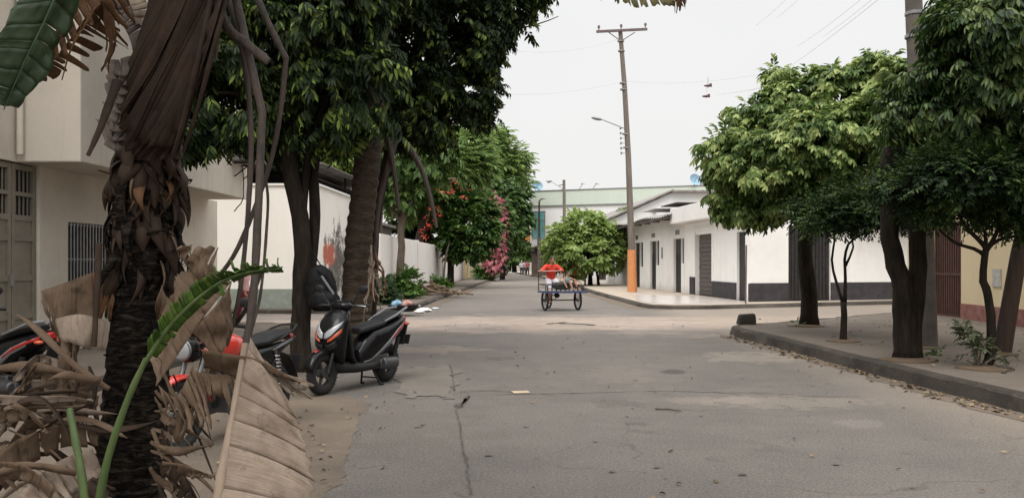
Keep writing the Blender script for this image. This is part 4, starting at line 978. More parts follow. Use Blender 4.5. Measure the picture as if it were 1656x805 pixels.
p, u = lobe_points(px_lobes([(800, 322, d - 2.5, 9, 10), (806, 332, d - 2.5, 9, 10), (803, 328, d - 1, 10, 12), (806, 350, d - 1.2, 11, 16), (812, 372, d - 1, 10, 24), (804, 395, d - 1.2, 12, 22), (798, 420, d - 1.2, 12, 18), (818, 360, d - .8, 8, 12), (790, 432, d - 1.2, 10, 12), (800, 345, d - 2.4, 8, 16), (808, 400, d - 2.6, 9, 24), (796, 425, d - 2.6, 9, 16), (814, 352, d - 2, 8, 10), (796, 360, d - 2, 18, 40), (800, 410, d - 2.4, 18, 34)]), 1150)
bulk('blossom', p, u - np.array([0, 0, .6]), S_FLOWER, M_F_PINK, t, (.9, 1.6))['kind'] = 'stuff'
t = thing('shade_tree', 'dense dark tree at the end of the left pavement', 'tree', Vector((GX(822, 74), 74, 0))); d = 74
trunk(t, M_BARK_D, ([P(812, 458, d), P(815, 420, d), P(820, 370, d)], (.25, .15), 8))
L = px_lobes([(828, 345, d, 24, 32), (840, 330, d, 12, 16), (815, 320, d, 26, 30), (832, 370, d, 18, 20), (815, 380, d, 20, 24), (842, 352, d, 9, 22)])
crown('crown', t, L, 2300, S_FAR, M_L_CLIP, (.8, 1.3), .3)
t = thing('far_tree', 'hazy green tree closing the far end of the street', 'tree', Vector((GX(832, 112), 112, 0))); d = 112
trunk(t, M_BARK_D, ([P(832, 440, d), P(832, 410, d), P(834, 395, d)], (.3, .2), 6))
L = px_lobes([(825, 400, d, 18, 16), (842, 398, d, 14, 16), (835, 385, d, 12, 12), (820, 412, d, 16, 10), (845, 410, d, 10, 10)])
crown('crown', t, L, 900, S_FAR, M_L_FEATH, (1.2, 2.0), .3)
p, u = lobe_points(px_lobes([(852, 376, 108, 6, 5), (858, 380, 108, 4, 5)]), 60); bulk('flowers', p, u, S_FLOWER, mk_leaf('orange flowers', (.55, .22, .03), (.62, .3, .05), (.65, .4, .1)), t, (3, 4))['kind'] = 'stuff'
t = thing('yard_tree', 'yellow green trees showing above the roof of the white house', 'tree', Vector((-11, 43, 0))); d = 43
trunk(t, M_BARK_G, ([P(505, 470, d), P(505, 360, d), P(510, 260, d)], (.25, .15), 8))
L = px_lobes([(450, 250, d, 30, 26), (500, 255, d, 40, 20), (550, 250, d, 36, 30), (590, 270, d, 30, 30), (470, 225, d, 18, 16)])
crown('crown', t, L, 1700, S_FEATH, M_L_YELLOW, (.9, 1.4), .2)
t = thing('roof_palm', 'small palm with drooping fronds behind the row house roof', 'tree', P(1045, 400, 58)); t.location.z = 0; WORLD_OFF[t] = Vector(t.location); d = 58
trunk(t, M_BARK_G, ([(t.location.x, 58, 0), (t.location.x, 58, 3), P(1045, 335, d)], (.15, .1), 6))
cc = P(1045, 338, d); p = []; u = []
for k in range(14):
    a = k * 2.4
    for s in np.linspace(.2, 1, 14):
        p.append((cc.x + math.cos(a) * 1.6 * s, cc.y + math.sin(a) * 1.6 * s, cc.z + .9 * s - 1.0 * s * s)); u.append((math.cos(a), math.sin(a), -.4))
bulk('fronds', np.array(p), np.array(u) + rng.normal(0, .2, (len(u), 3)), S_FEATH, M_L_FEATH, t, (.6, .9))

# ------------------------------------------------------------------ low plants
def bush(name, label, base, lobes, n, tm, m, size, cat='plant', stems=True, grav=.0):
    t = thing(name, label, cat, base); L = px_lobes(lobes)
    if stems:
        g = G()
        for l in L: g.tube([Vector(base) - Vector((0, 0, .02)), Vector(base).lerp(Vector(l[:3]), .6) + Vector((.03, 0, .05)), Vector(l[:3])], [.016, .012, .006], 5)
        g.build('stem', M_BARK_G, t)
    crown('foliage', t, L, n, tm, m, size, grav, .2, 1.05, .4)
    return t
S_SMALL = sprig(7, .10, .026, .14, 1.1, .3, 11)
b_ = gz(655, 482, .13); d = b_.y
bush('shrub', 'bright green leafy shrub beside the pile of cut branches', b_, [(655, 460, d, 18, 20), (668, 474, d - .4, 10, 8), (648, 470, d - .3, 14, 12), (662, 455, d, 10, 14), (640, 474, d - .5, 10, 8)], 640, S_SMALL, M_L_SHRUB, (1.2, 2.0))
b_ = gz(618, 492, .13); d = b_.y
bush('shrub', 'grey green low shrub beside the ringed palm trunk', b_, [(618, 472, d, 16, 18), (630, 482, d, 14, 12), (608, 485, d, 12, 12)], 420, S_SMALL, mk_leaf('grey green leaves', (.03, .06, .028), (.06, .10, .05), (.10, .15, .075)), (1.1, 1.9))
b_ = gz(712, 466, .13); d = b_.y
bush('shrub', 'small tuft of grassy plant below the clipped tree', b_, [(708, 458, d, 10, 8), (718, 461, d, 12, 6)], 200, S_SMALL, M_L_SHRUB, (1.2, 2.0), stems=False)
b_ = gz(778, 452, .13); d = b_.y
bush('shrub', 'dark clump of plants at the foot of the pink bougainvillea', b_, [(776, 442, d, 6, 8), (786, 446, d, 10, 5)], 200, S_SMALL, M_L_CLIP, (1.8, 3.0), stems=False)
b_ = gz(1582, 594, .18); d = b_.y
bush('weed', 'straggly pale weed at the foot of the slim forked tree', b_, [(1583, 560, d, 12, 14), (1570, 540, d, 14, 6), (1585, 545, d, 8, 12), (1560, 532, d, 8, 4), (1612, 580, d, 10, 6)], 110, S_SMALL, mk_leaf('dusty weed leaves', (.06, .075, .04), (.10, .12, .065), (.17, .18, .11)), (.5, .9))
b_ = gz(1507, 574, .18); d = b_.y
bush('weed', 'tiny weed sprouting at the foot of the grey pole', b_, [(1507, 565, d, 8, 6), (1515, 570, d, 8, 3)], 40, S_SMALL, M_L_SHRUB, (.4, .7))
b_ = gz(1290, 528, .18); d = b_.y
bush('weed', 'small dry tuft at the foot of the corner tree', b_, [(1290, 523, d, 5, 5), (1296, 524, d, 5, 4)], 40, S_SMALL, M_L_SHRUB, (.5, .8), stems=False)
# ------------------------------------------------------------------ foreground: old traveller's palm with dead leaves
M_PTRUNK = mk('dark fibrous palm trunk', (.007, .0055, .0045), (.075, .058, .044), 22, .95, .9, 45, stretch=(1, 1, 3.2), spec=.1, lo=.48, hi=.80)
M_DEAD = mk_dry('dry brown leaf', (.20, .142, .098), (.115, .076, .050), (.045, .028, .018))
M_DEAD_L = mk_dry('pale dry leaf', (.34, .272, .218), (.235, .180, .138), (.10, .072, .052))
M_DEAD_D = mk_dry('dark rotten leaf', (.060, .038, .026), (.030, .019, .013), (.012, .008, .006), .65)
M_DEAD_O = mk_dry('rust coloured dry leaf', (.19, .10, .05), (.10, .055, .03), (.035, .02, .012))
M_STALK = mk('dry leaf stalk', (.075, .052, .040), (.026, .019, .015), 9, .6, .3, 60, stretch=(3, 3, .3), spec=.35)
M_STALK_L = mk('pale dry leaf stalk', (.30, .23, .17), (.22, .165, .12), 6, .65, .2, 60, stretch=(3, 3, .3))
M_GREENST = mk('green leaf stalk', (.045, .078, .022), (.085, .12, .04), 7, .45, .1, 40, stretch=(3, 3, .4), spec=.4)
M_GREENLF = mk_leaf('young green blade', (.035, .075, .010), (.065, .125, .016), (.12, .19, .035), .3, .4)
M_GREENDK = mk('dark green banana blade', (.028, .055, .026), (.045, .078, .035), 3, .4, .2, 20, spec=.5)
M_SHEATH = mk('pale leaf sheath', (.22, .175, .15), (.09, .065, .055), 8, .7, .35, 40)

def samp(pts, t):
    """point on a px polyline (px,py,depth) by length-free parameter"""
    k = len(pts) - 1; x = min(max(t, 0), .99999) * k; i = int(x); f = x - i
    p0, p1, p2, p3 = (Vector(pts[max(i - 1, 0)]), Vector(pts[i]), Vector(pts[i + 1]), Vector(pts[min(i + 2, k)]))
    q = .5 * ((2 * p1) + (p2 - p0) * f + (2 * p0 - 5 * p1 + 4 * p2 - p3) * f * f + (3 * p1 - p0 - 3 * p2 + p3) * f ** 3)
    return P(q.x, q.y, q.z)
def leaf(name, parent, A, B, m, K=14, J=8, pleat=.006, jag=.12, gap=.25, curl=0.0, slip=0.0, wave=0.0, sub=3, thick=.0012, split=.45, crump=.010):
    """torn blade stretched between a midrib A and an outer edge B; uneven vein strips that part here and there towards the edge"""
    g = G(); cuts = [0.0]; uvs = []; Lm = sum((samp(A, (q + 1) / 8) - samp(A, q / 8)).length for q in range(8)) / .35
    for k in range(K): cuts.append(cuts[-1] + random.uniform(.45, 1.6))
    cuts = [c / cuts[-1] for c in cuts]; ph = [random.uniform(0, 6) for _ in range(6)]
    lenf = 1.0; prev_torn = False
    for k in range(K):
        t0, t1 = cuts[k], cuts[k + 1]
        torn = random.random() < split
        if torn: lenf = 1 + random.uniform(-jag, jag * .4)
        ln0 = lenf; ln1 = lenf = max(1 - jag, min(1 + jag * .5, lenf + random.gauss(0, jag * .3)))
        dep = random.gauss(0, .014) if torn else 0.0; cu = curl * (random.uniform(.3, 1.7) if torn else 1.0)
        n_ = sub + 1; vs = []; sk_ = random.uniform(-.3, .3) if torn else 0
        for j in range(J + 1):
            s = j / J
            for i in range(n_):
                f = i / (n_ - 1)
                lo_ = gap * s ** 1.6 * .5 if torn else 0.0; hi_ = lo_
                t = t0 + (t1 - t0) * (lo_ + f * (1 - lo_ - hi_) + sk_ * s * s * .3)
                t = min(max(t, 0), 1)
                e = (ln0 + (ln1 - ln0) * f) * s * (1 + (.03 * math.sin(11 * f + k * 2 + ph[0]) + random.gauss(0, .012)) * s ** 3)
                a = samp(A, t); b = samp(B, min(max(t + slip * s, 0), 1)); q = a + (b - a) * e
                ta = samp(A, min(t + .03, 1)) - samp(A, max(t - .03, 0)); N = ta.cross(b - a)
                N = N.normalized() if N.length > 1e-9 else Vector((0, -1, 0))
                cr = crump * (math.sin(t * 9 + ph[1] + 3 * s) * math.sin(s * 4 + ph[2] + t * 5) + .5 * math.sin(t * 23 + ph[3] - s * 7) * math.sin(s * 11 + ph[4]))
                q = q + N * (pleat * (abs(math.sin(f * math.pi)) - .5) * min(1, s * 4) + dep * s * s + cu * s * s + wave * math.sin(s * 5 + t * 6 + ph[5]) * s + cr * min(1, 2 * s))
                vs.append(q); uvs.append((t * Lm + ph[0], s * .8 + k * 3.1))
        fs = [(j * n_ + i, j * n_ + i + 1, (j + 1) * n_ + i + 1, (j + 1) * n_ + i) for j in range(J) for i in range(n_ - 1)]
        g.add(vs, fs)
    o = g.build(name, m, parent, angle=50, fix=False); uv_set(o, uvs)
    sdm = o.modifiers.new('body', 'SOLIDIFY'); sdm.thickness = thick; sdm.offset = 0
    return o
def stalk(name, parent, pts, r, m, flat=1.0, n=9):
    k = [samp(pts, t) for t in np.linspace(0, 1, max(8, 5 * len(pts)))]
    rr = [q * .84 * (1 + .06 * math.sin(i * 1.3 + pts[0][0])) for i, q in enumerate(lin(r[0], r[1], len(k)))]; g = G(); g.tube(k, rr, n, flat=flat * .8, jit=.06); return g.build(name, m, parent, angle=60)

D0 = 2.9
palm = thing('travellers_palm', 'old palm in the foreground with dark fibrous trunk and hanging dead leaves', 'palm', P(205, 805, D0)); palm.location.z = 0; WORLD_OFF[palm] = Vector(palm.location)
# trunk: dark, ringed, swelling into a fibrous head
g = G(); R_ = []
prof = [(200, 1150, 64), (202, 900, 60), (205, 800, 57), (210, 740, 54), (217, 680, 50), (222, 600, 48), (228, 520, 47), (232, 450, 48), (236, 400, 52), (238, 340, 52), (243, 290, 50), (250, 240, 40), (262, 180, 38), (280, 100, 36), (300, 0, 34), (320, -150, 30)]
NS = 150
for i in range(NS):
    t = i / (NS - 1) * (len(prof) - 1); k = min(int(t), len(prof) - 2); f = t - k
    px, py, w = [prof[k][q] * (1 - f) + prof[k + 1][q] * f for q in range(3)]
    c = P(px, py, D0); r = w / F * D0 * (1 + .035 * math.sin(i * 2.1) + random.uniform(-.03, .03))
    R_.append([c + Vector((math.cos(a) * r * (1 + random.uniform(-.035, .035)), math.sin(a) * r, random.uniform(-.006, .006))) for a in np.linspace(0, 2 * math.pi, 28, endpoint=False)])
g.rings(R_); g.build('trunk', M_PTRUNK, palm, angle=50)
# fibres and torn leaf bases round the head of the trunk (px 160-310, py 235-450)
def fibres(name, n, y0, y1, m, lo, hi, wd, out):
    for q in range(1):
        g = G()
        for _ in range(n):
            a = random.uniform(-math.pi, 0) if random.random() < .8 else random.uniform(0, math.pi)
            py = random.uniform(y0, y1); cx = 240 - (py - 340) * .05
            c = P(cx, py, D0); r = 50 / F * D0 * .98
            p0 = c + Vector((math.cos(a) * r, math.sin(a) * r, 0)); L = random.uniform(lo, hi); w = random.uniform(*wd)
            o = Vector((math.cos(a), math.sin(a), 0)); tw = Vector((-o.y, o.x, 0)); vs = []; K = 7
            dz = random.choice((-1, -1, -1, .6)); bend = random.uniform(.2, 1.4); sw = random.gauss(0, .3)
            for i in range(K + 1):
                s = i / K
                p = p0 + o * (out * L * (math.sin(s * 2.4) * bend)) + Vector((0, 0, dz * L * s * (1 if dz < 0 else (1 - .9 * s)))) + tw * (sw * L * s * s)
                ww = w * (1 - s) ** .6 * (.6 + .6 * math.sin(s * 3 + .5)); vv = (tw * math.cos(s * 2 * sw) + o * math.sin(s * 2 * sw)) * ww
                vs += [p - vv, p + o * .25 * ww, p + vv]
            g.add(vs, [f for i in range(K) for f in ((3 * i, 3 * i + 1, 3 * i + 4, 3 * i + 3), (3 * i + 1, 3 * i + 2, 3 * i + 5, 3 * i + 4))])
        o_ = g.build(name, m, palm, angle=60, fix=False); o_['kind'] = 'stuff'; uv_set(o_, [((q // 24) * .37 + .08 * (q % 3), .03 * (q % 24)) for q in range(len(g.v))]); sd_ = o_.modifiers.new('body', 'SOLIDIFY'); sd_.thickness = .002
fibres('fibre', 90, 235, 430, M_DEAD_D, .06, .18, (.010, .036), .16)
fibres('fibre', 70, 235, 440, M_PTRUNK, .06, .20, (.004, .024), .22)
fibres('fibre', 20, 260, 440, M_DEAD, .05, .14, (.002, .008), .3)
fibres('fibre', 14, 232, 280, M_DEAD_D, .05, .12, (.015, .035), .55)
fibres('fibre', 5, 240, 300, M_DEAD_O, .05, .12, (.01, .025), .5)
fibres('fibre', 80, 440, 800, M_PTRUNK, .02, .06, (.003, .012), .2)
# big folded dead leaf hanging from above: long pleats sweeping down to the left
leaf('dead_leaf', palm, [(258, -80, 2.72), (310, -80, 2.62), (385, -70, 2.6), (352, 50, 2.58), (318, 150, 2.62), (290, 244, 2.7)], [(240, 60, 2.74), (212, 150, 2.72), (203, 205, 2.72), (206, 240, 2.72), (240, 254, 2.7), (284, 252, 2.7)], M_DEAD_D, 17, 16, .016, .02, .1, -.02, 0, 0, 4, .002, .05, .006)
leaf('dead_leaf', palm, [(300, -80, 2.64), (345, -80, 2.58), (372, -70, 2.56), (348, 40, 2.54), (312, 150, 2.58)], [(222, 170, 2.66), (214, 225, 2.66), (230, 246, 2.66), (255, 250, 2.66), (282, 250, 2.67)], M_DEAD_D, 11, 16, .018, .06, .2, -.03, 0, 0, 4, .002, .2, .008)
stalk('leaf_stalk', palm, [(350, -40, 2.58), (322, 90, 2.56), (295, 200, 2.6), (280, 250, 2.66)], (.012, .008), M_DEAD_D)
stalk('leaf_stalk', palm, [(372, -40, 2.6), (350, 60, 2.55), (318, 180, 2.6), (296, 246, 2.66)], (.012, .006), M_DEAD_D)
# pale stacked sheaths left of it
for k in range(9):
    y = 110 + k * 15; x = 198 - k * 1.2
    leaf('sheath', palm, [(x - 20, y + 4, 2.95), (x - 4, y + 13, 2.82), (x + 22, y + 10, 2.85)], [(x - 17, y - 16, 2.98), (x, y - 12, 2.9), (x + 22, y - 10, 2.9)], M_SHEATH, 2, 5, .004, .2, .1, .02, 0, 0, 5, .005, .2, .006)
leaf('sheath', palm, [(160, -20, 2.9), (185, 20, 2.85), (212, 70, 2.85), (222, 150, 2.85)], [(185, -20, 2.95), (208, 20, 2.9), (226, 60, 2.9), (236, 140, 2.9)], M_SHEATH, 10, 4, .003, .05, .1, .02)
leaf('sheath', palm, [(200, -20, 2.9), (212, 10, 2.85), (220, 40, 2.85)], [(232, -20, 2.95), (236, 10, 2.9), (238, 40, 2.9)], M_STALK_L, 6, 4, .003, .05, .1, .02)
# rust coloured curled leaf, upper left
leaf('dead_leaf', palm, [(200, -25, 2.8), (150, 15, 2.75), (105, 75, 2.72), (60, 130, 2.74)], [(215, 5, 2.8), (192, 60, 2.85), (130, 60, 2.85), (75, 125, 2.8)], M_DEAD_O, 16, 8, .006, .3, .7, .05, .05, .02, 3, .001, .9)
leaf('dead_leaf', palm, [(150, -20, 2.78), (165, 5, 2.74), (185, 30, 2.78)], [(145, 45, 2.8), (165, 70, 2.76), (192, 110, 2.8)], M_DEAD_O, 10, 8, .006, .3, .8, .05, .05, .02, 3, .001, .9)
leaf('dead_leaf', palm, [(170, -30, 2.74), (120, 5, 2.7), (85, 60, 2.68), (52, 128, 2.7)], [(185, -5, 2.72), (150, 45, 2.7), (108, 95, 2.7), (62, 118, 2.72)], M_DEAD_O, 12, 8, .005, .25, .5, .03, .04, .01, 3, .001, .7)
for (a, b) in (((118, 40), (60, 122)), ((150, 20), (100, 130))): stalk('leaf_stalk', palm, [(*a, 2.68), ((a[0] + b[0]) / 2 - 8, (a[1] + b[1]) / 2, 2.66), (*b, 2.7)], (.006, .002), M_DEAD_O)
# dark green blade at the left edge
leaf('green_leaf', palm, [(105, -40, 2.6), (72, 35, 2.6), (40, 100, 2.6), (8, 172, 2.62)], [(60, -40, 2.55), (22, 40, 2.52), (-12, 95, 2.52), (-10, 168, 2.58)], M_GREENDK, 9, 8, .004, .03, .1, .03, .02, 0, 4, .0012, .12)
leaf('green_leaf', palm, [(105, -40, 2.6), (72, 35, 2.6), (40, 100, 2.6), (8, 172, 2.62)], [(128, -30, 2.68), (98, 50, 2.68), (62, 112, 2.66), (14, 168, 2.64)], M_GREENDK, 8, 6, .004, .25, .2, .03, .03, 0, 4, .0012, .35)
stalk('leaf_stalk', palm, [(110, -50, 2.59), (72, 35, 2.585), (40, 100, 2.585), (6, 178, 2.61)], (.006, .002), M_GREENDK)
# long bent dead stalks
stalk('leaf_stalk', palm, [(345, -30, 2.7), (365, 40, 2.66), (400, 72, 2.62), (434, 100, 2.6)], (.022, .016), M_STALK, .6)
stalk('leaf_stalk', palm, [(372, -40, 2.75), (402, 90, 2.65), (424, 182, 2.6)], (.018, .015), M_STALK)
stalk('leaf_stalk', palm, [(424, 178, 2.6), (418, 330, 2.52), (410, 470, 2.46), (398, 560, 2.42)], (.015, .014), M_STALK)
stalk('leaf_stalk', palm, [(398, 555, 2.42), (380, 660, 2.36), (362, 750, 2.3), (348, 830, 2.26)], (.0135, .018), M_STALK_L)
stalk('leaf_stalk', palm, [(404, -30, 2.9), (435, 40, 2.86), (463, 96, 2.85)], (.014, .012), M_STALK)
stalk('leaf_stalk', palm, [(463, 92, 2.85), (452, 190, 2.85), (432, 280, 2.85), (385, 400, 2.85), (340, 465, 2.85)], (.011, .009), M_STALK)
stalk('leaf_stalk', palm, [(362, -20, 2.8), (390, 70, 2.76), (404, 180, 2.72), (404, 300, 2.7), (388, 470, 2.66), (366, 560, 2.62)], (.013, .008), M_STALK)
stalk('leaf_stalk', palm, [(352, -30, 2.62), (350, 40, 2.6), (347, 95, 2.6)], (.018, .010), M_STALK, .5)
stalk('leaf_stalk', palm, [(430, 290, 2.9), (433, 340, 2.9), (422, 470, 2.85), (405, 540, 2.8)], (.006, .006), M_STALK)
stalk('leaf_stalk', palm, [(425, 430, 2.6), (405, 485, 2.62), (385, 518, 2.65), (358, 545, 2.7)], (.008, .009), M_STALK)
stalk('leaf_stalk', palm, [(190, 130, 2.75), (165, 200, 2.7), (142, 252, 2.68)], (.022, .008), M_DEAD_D, .5)
stalk('leaf_stalk', palm, [(160, 395, 2.7), (158, 450, 2.66), (152, 560, 2.62)], (.014, .010), M_DEAD_D)
# brown leaf in the middle, upper lobe and lower lobe
leaf('dead_leaf', palm, [(375, 455, 2.5), (335, 505, 2.48), (300, 555, 2.46), (252, 625, 2.46)], [(300, 400, 2.62), (285, 430, 2.62), (262, 480, 2.6), (245, 560, 2.55)], M_DEAD, 7, 12, .004, .06, .10, .03, .04, .010, 5, .001, .12, .016)
leaf('dead_leaf', palm, [(345, 470, 2.5), (318, 450, 2.5), (292, 415, 2.52)], [(322, 425, 2.45), (312, 405, 2.44), (282, 403, 2.5)], M_DEAD, 5, 8, .004, .12, .2, .05, 0, .015, 4, .001, .3, .016)
leaf('dead_leaf', palm, [(375, 455, 2.5), (352, 490, 2.48), (325, 520, 2.46), (312, 540, 2.46)], [(368, 520, 2.55), (372, 545, 2.52), (352, 572, 2.5), (335, 560, 2.5)], M_DEAD, 4, 9, .003, .1, .1, .02, 0, .008, 5, .001, .2, .012)
leaf('dead_leaf', palm, [(312, 590, 2.44), (285, 640, 2.44), (256, 622, 2.45)], [(352, 690, 2.4), (322, 700, 2.4), (270, 668, 2.42)], M_DEAD, 7, 8, .006, .25, .8, .02, 0, .01, 3, .001, 1.0)
leaf('dead_leaf', palm, [(328, 565, 2.42), (370, 572, 2.4), (420, 582, 2.38), (486, 618, 2.36)], [(325, 600, 2.44), (365, 612, 2.44), (420, 612, 2.42), (484, 622, 2.38)], M_DEAD, 5, 6, .003, .10, .1, .02, 0, .006, 5, .001, .1, .008)
leaf('dead_leaf', palm, [(315, 600, 2.46), (360, 605, 2.46), (400, 590, 2.46)], [(330, 648, 2.42), (372, 655, 2.44), (395, 640, 2.46)], M_DEAD, 7, 6, .005, .3, .5, .02, 0, .01, 3, .001, .8)
# pale lower blade
leaf('dead_leaf', palm, [(405, 545, 2.41), (390, 620, 2.37), (372, 705, 2.32), (350, 815, 2.26)], [(430, 590, 2.4), (478, 665, 2.36), (498, 735, 2.32), (512, 830, 2.28)], M_DEAD_L, 7, 16, .004, .05, .06, .035, .09, .006, 7, .001, .25, .012)
leaf('dead_leaf', palm, [(410, 560, 2.42), (420, 575, 2.41), (432, 585, 2.4)], [(455, 640, 2.38), (468, 655, 2.38), (478, 640, 2.38)], M_DEAD_L, 5, 8, .006, .15, .6, .06, 0, .01, 3, .001, 1.0)
leaf('dead_leaf', palm, [(360, 560, 2.5), (330, 600, 2.5), (310, 650, 2.5)], [(345, 640, 2.55), (300, 700, 2.5), (265, 690, 2.5)], M_DEAD, 7, 7, .006, .3, .6, .03, 0, .02, 3, .001, .8)
# brown leaf behind the trunk on the left with a light fold
leaf('dead_leaf', palm, [(66, 470, 2.75), (110, 455, 2.72), (150, 440, 2.75)], [(72, 520, 2.7), (105, 600, 2.72), (150, 520, 2.75)], M_DEAD, 5, 8, .004, .10, .15, .02, 0, .01, 4, .001, .2, .014)
leaf('dead_leaf', palm, [(90, 515, 2.7), (130, 508, 2.66), (178, 520, 2.72)], [(88, 542, 2.62), (130, 556, 2.6), (178, 560, 2.66)], M_DEAD_L, 5, 6, .002, .04, .1, .03, 0, 0, 4, .001, .1, .006)
leaf('dead_leaf', palm, [(150, 440, 2.8), (175, 452, 2.8), (185, 480, 2.8)], [(120, 500, 2.78), (150, 520, 2.78), (182, 520, 2.78)], M_DEAD_O, 6, 5, .005, .2, .3, .02)
leaf('dead_leaf', palm, [(262, 460, 2.6), (270, 480, 2.6), (300, 500, 2.6)], [(245, 520, 2.62), (262, 530, 2.62), (290, 530, 2.62)], M_DEAD, 6, 6, .005, .2, .3, .03)
stalk('leaf_stalk', palm, [(108, 540, 2.68), (100, 600, 2.64), (88, 690, 2.6)], (.02, .012), M_DEAD, .5)
# ribs of a stripped leaf, and the heap of strips round the foot
for k in range(9):
    y = 585 + k * 13
    x1 = 95 - k * 1.5; x0 = 20 + 10 * math.sin(k * 1.7) - k * 3
    leaf('dead_leaf', palm, [(x1, y - 4, 2.62), ((x0 + x1) / 2, y - 10, 2.58), (x0, y + 28 + 8 * (k % 3), 2.55)], [(x1, y + 6, 2.63), ((x0 + x1) / 2, y - 1, 2.6), (x0 + 4, y + 36, 2.56)], M_DEAD_L if k % 3 == 0 else M_DEAD, 4, 3, .002, .1, .1, .01)
def strips(n, xr, yr, dr, Ls, mats, ang, droop, w=(.010, .028), seed=3):
    r = random.Random(seed)
    for _ in range(n):
        a = r.uniform(*ang); p = P(r.uniform(*xr), r.uniform(*yr), r.uniform(*dr)); L = r.uniform(*Ls); ww = r.uniform(*w)
        dirv = Vector((math.cos(a), r.uniform(-.5, .3), math.sin(a))).normalized(); side = dirv.cross(Vector((0, 1, 0))).normalized()
        tw = r.uniform(-1.4, 1.4); dp = r.uniform(*droop); K = 10; vs = []; ph = r.uniform(0, 6)
        for i in range(K + 1):
            s = i / K; q = p + dirv * L * s + Vector((0, 0, -dp * L * s * s)) + side * .02 * math.sin(4 * s + ph)
            v = (side * math.cos(tw * s + ph * .2) + Vector((0, 1, 0)) * math.sin(tw * s + ph * .2)) * ww * (math.sin(math.pi * min(1, .12 + s * .88)) ** .6) * (1 + .25 * math.sin(9 * s + ph))
            vs += [q - v, q + Vector((0, -1, 0)) * ww * .12, q + v]
        g = G(); g.add(vs, [f for i in range(K) for f in ((3 * i, 3 * i + 1, 3 * i + 4, 3 * i + 3), (3 * i + 1, 3 * i + 2, 3 * i + 5, 3 * i + 4))])
        o = g.build('dead_strip', r.choice(mats), palm, angle=70, fix=False); uv_set(o, [(ph + .08 * (q % 3), .6 * (q // 3) / K) for q in range(len(g.v))]); m_ = o.modifiers.new('body', 'SOLIDIFY'); m_.thickness = .001
strips(30, (90, 190), (600, 800), (2.45, 2.8), (.15, .42), [M_DEAD, M_DEAD, M_DEAD_L, M_DEAD_D, M_DEAD_D], (2.5, 3.5), (-.1, .7), (.005, .017), 3)
strips(18, (-40, 80), (640, 820), (2.4, 2.7), (.15, .4), [M_DEAD, M_DEAD_D, M_DEAD_L], (-.35, .5), (-.1, .5), (.005, .016), 5)
strips(20, (240, 275), (600, 790), (2.5, 2.75), (.10, .30), [M_DEAD, M_DEAD_D, M_DEAD], (-1.0, .1), (.0, .8), (.004, .013), 9)
strips(14, (95, 150), (560, 640), (2.6, 2.7), (.08, .22), [M_DEAD_D, M_DEAD], (-1.9, -1.2), (0, .2), (.003, .010), 11)
for (A_, B_, m_, K_) in (
    ([(165, 690, 2.6), (100, 685, 2.5), (20, 715, 2.45), (-30, 760, 2.42)], [(160, 720, 2.62), (95, 722, 2.55), (30, 760, 2.5), (-30, 800, 2.46)], M_DEAD, 6),
    ([(150, 725, 2.55), (95, 745, 2.48), (40, 790, 2.42), (10, 830, 2.4)], [(165, 765, 2.58), (120, 790, 2.5), (85, 830, 2.45), (60, 850, 2.42)], M_DEAD_L, 6),
    ([(160, 640, 2.65), (110, 628, 2.58), (40, 640, 2.52), (-20, 668, 2.5)], [(158, 662, 2.66), (105, 655, 2.6), (45, 664, 2.55), (-20, 690, 2.52)], M_DEAD, 5),
    ([(-20, 636, 2.5), (40, 640, 2.48), (110, 640, 2.5), (152, 648, 2.54)], [(-20, 658, 2.5), (40, 657, 2.49), (105, 654, 2.5), (150, 656, 2.55)], M_DEAD_L, 4),
    ([(25, 650, 2.44), (55, 668, 2.42), (78, 700, 2.42)], [(18, 662, 2.45), (42, 690, 2.43), (68, 705, 2.43)], M_DEAD, 3),
    ([(150, 770, 2.5), (120, 800, 2.45), (100, 840, 2.42)], [(185, 790, 2.52), (170, 830, 2.48), (150, 850, 2.45)], M_DEAD_D, 5),
    ([(-10, 745, 2.4), (40, 752, 2.4), (90, 790, 2.42)], [(-10, 775, 2.42), (30, 785, 2.42), (70, 830, 2.44)], M_DEAD, 5),
    ([(262, 690, 2.55), (275, 730, 2.52), (300, 775, 2.5), (312, 805, 2.5)], [(255, 720, 2.56), (262, 765, 2.54), (275, 805, 2.52), (290, 820, 2.5)], M_DEAD_D, 5),
    ([(250, 640, 2.5), (270, 668, 2.48), (300, 690, 2.46), (342, 722, 2.46)], [(252, 655, 2.5), (266, 690, 2.5), (292, 706, 2.48), (338, 726, 2.47)], M_DEAD, 4),
    ([(262, 745, 2.45), (300, 752, 2.42), (345, 770, 2.4)], [(265, 760, 2.46), (295, 775, 2.44), (340, 778, 2.42)], M_DEAD, 4)):
    leaf('dead_leaf', palm, A_, B_, m_, K_, 6, .003, .2, .4, .02, 0, .006, 3, .001, .4)
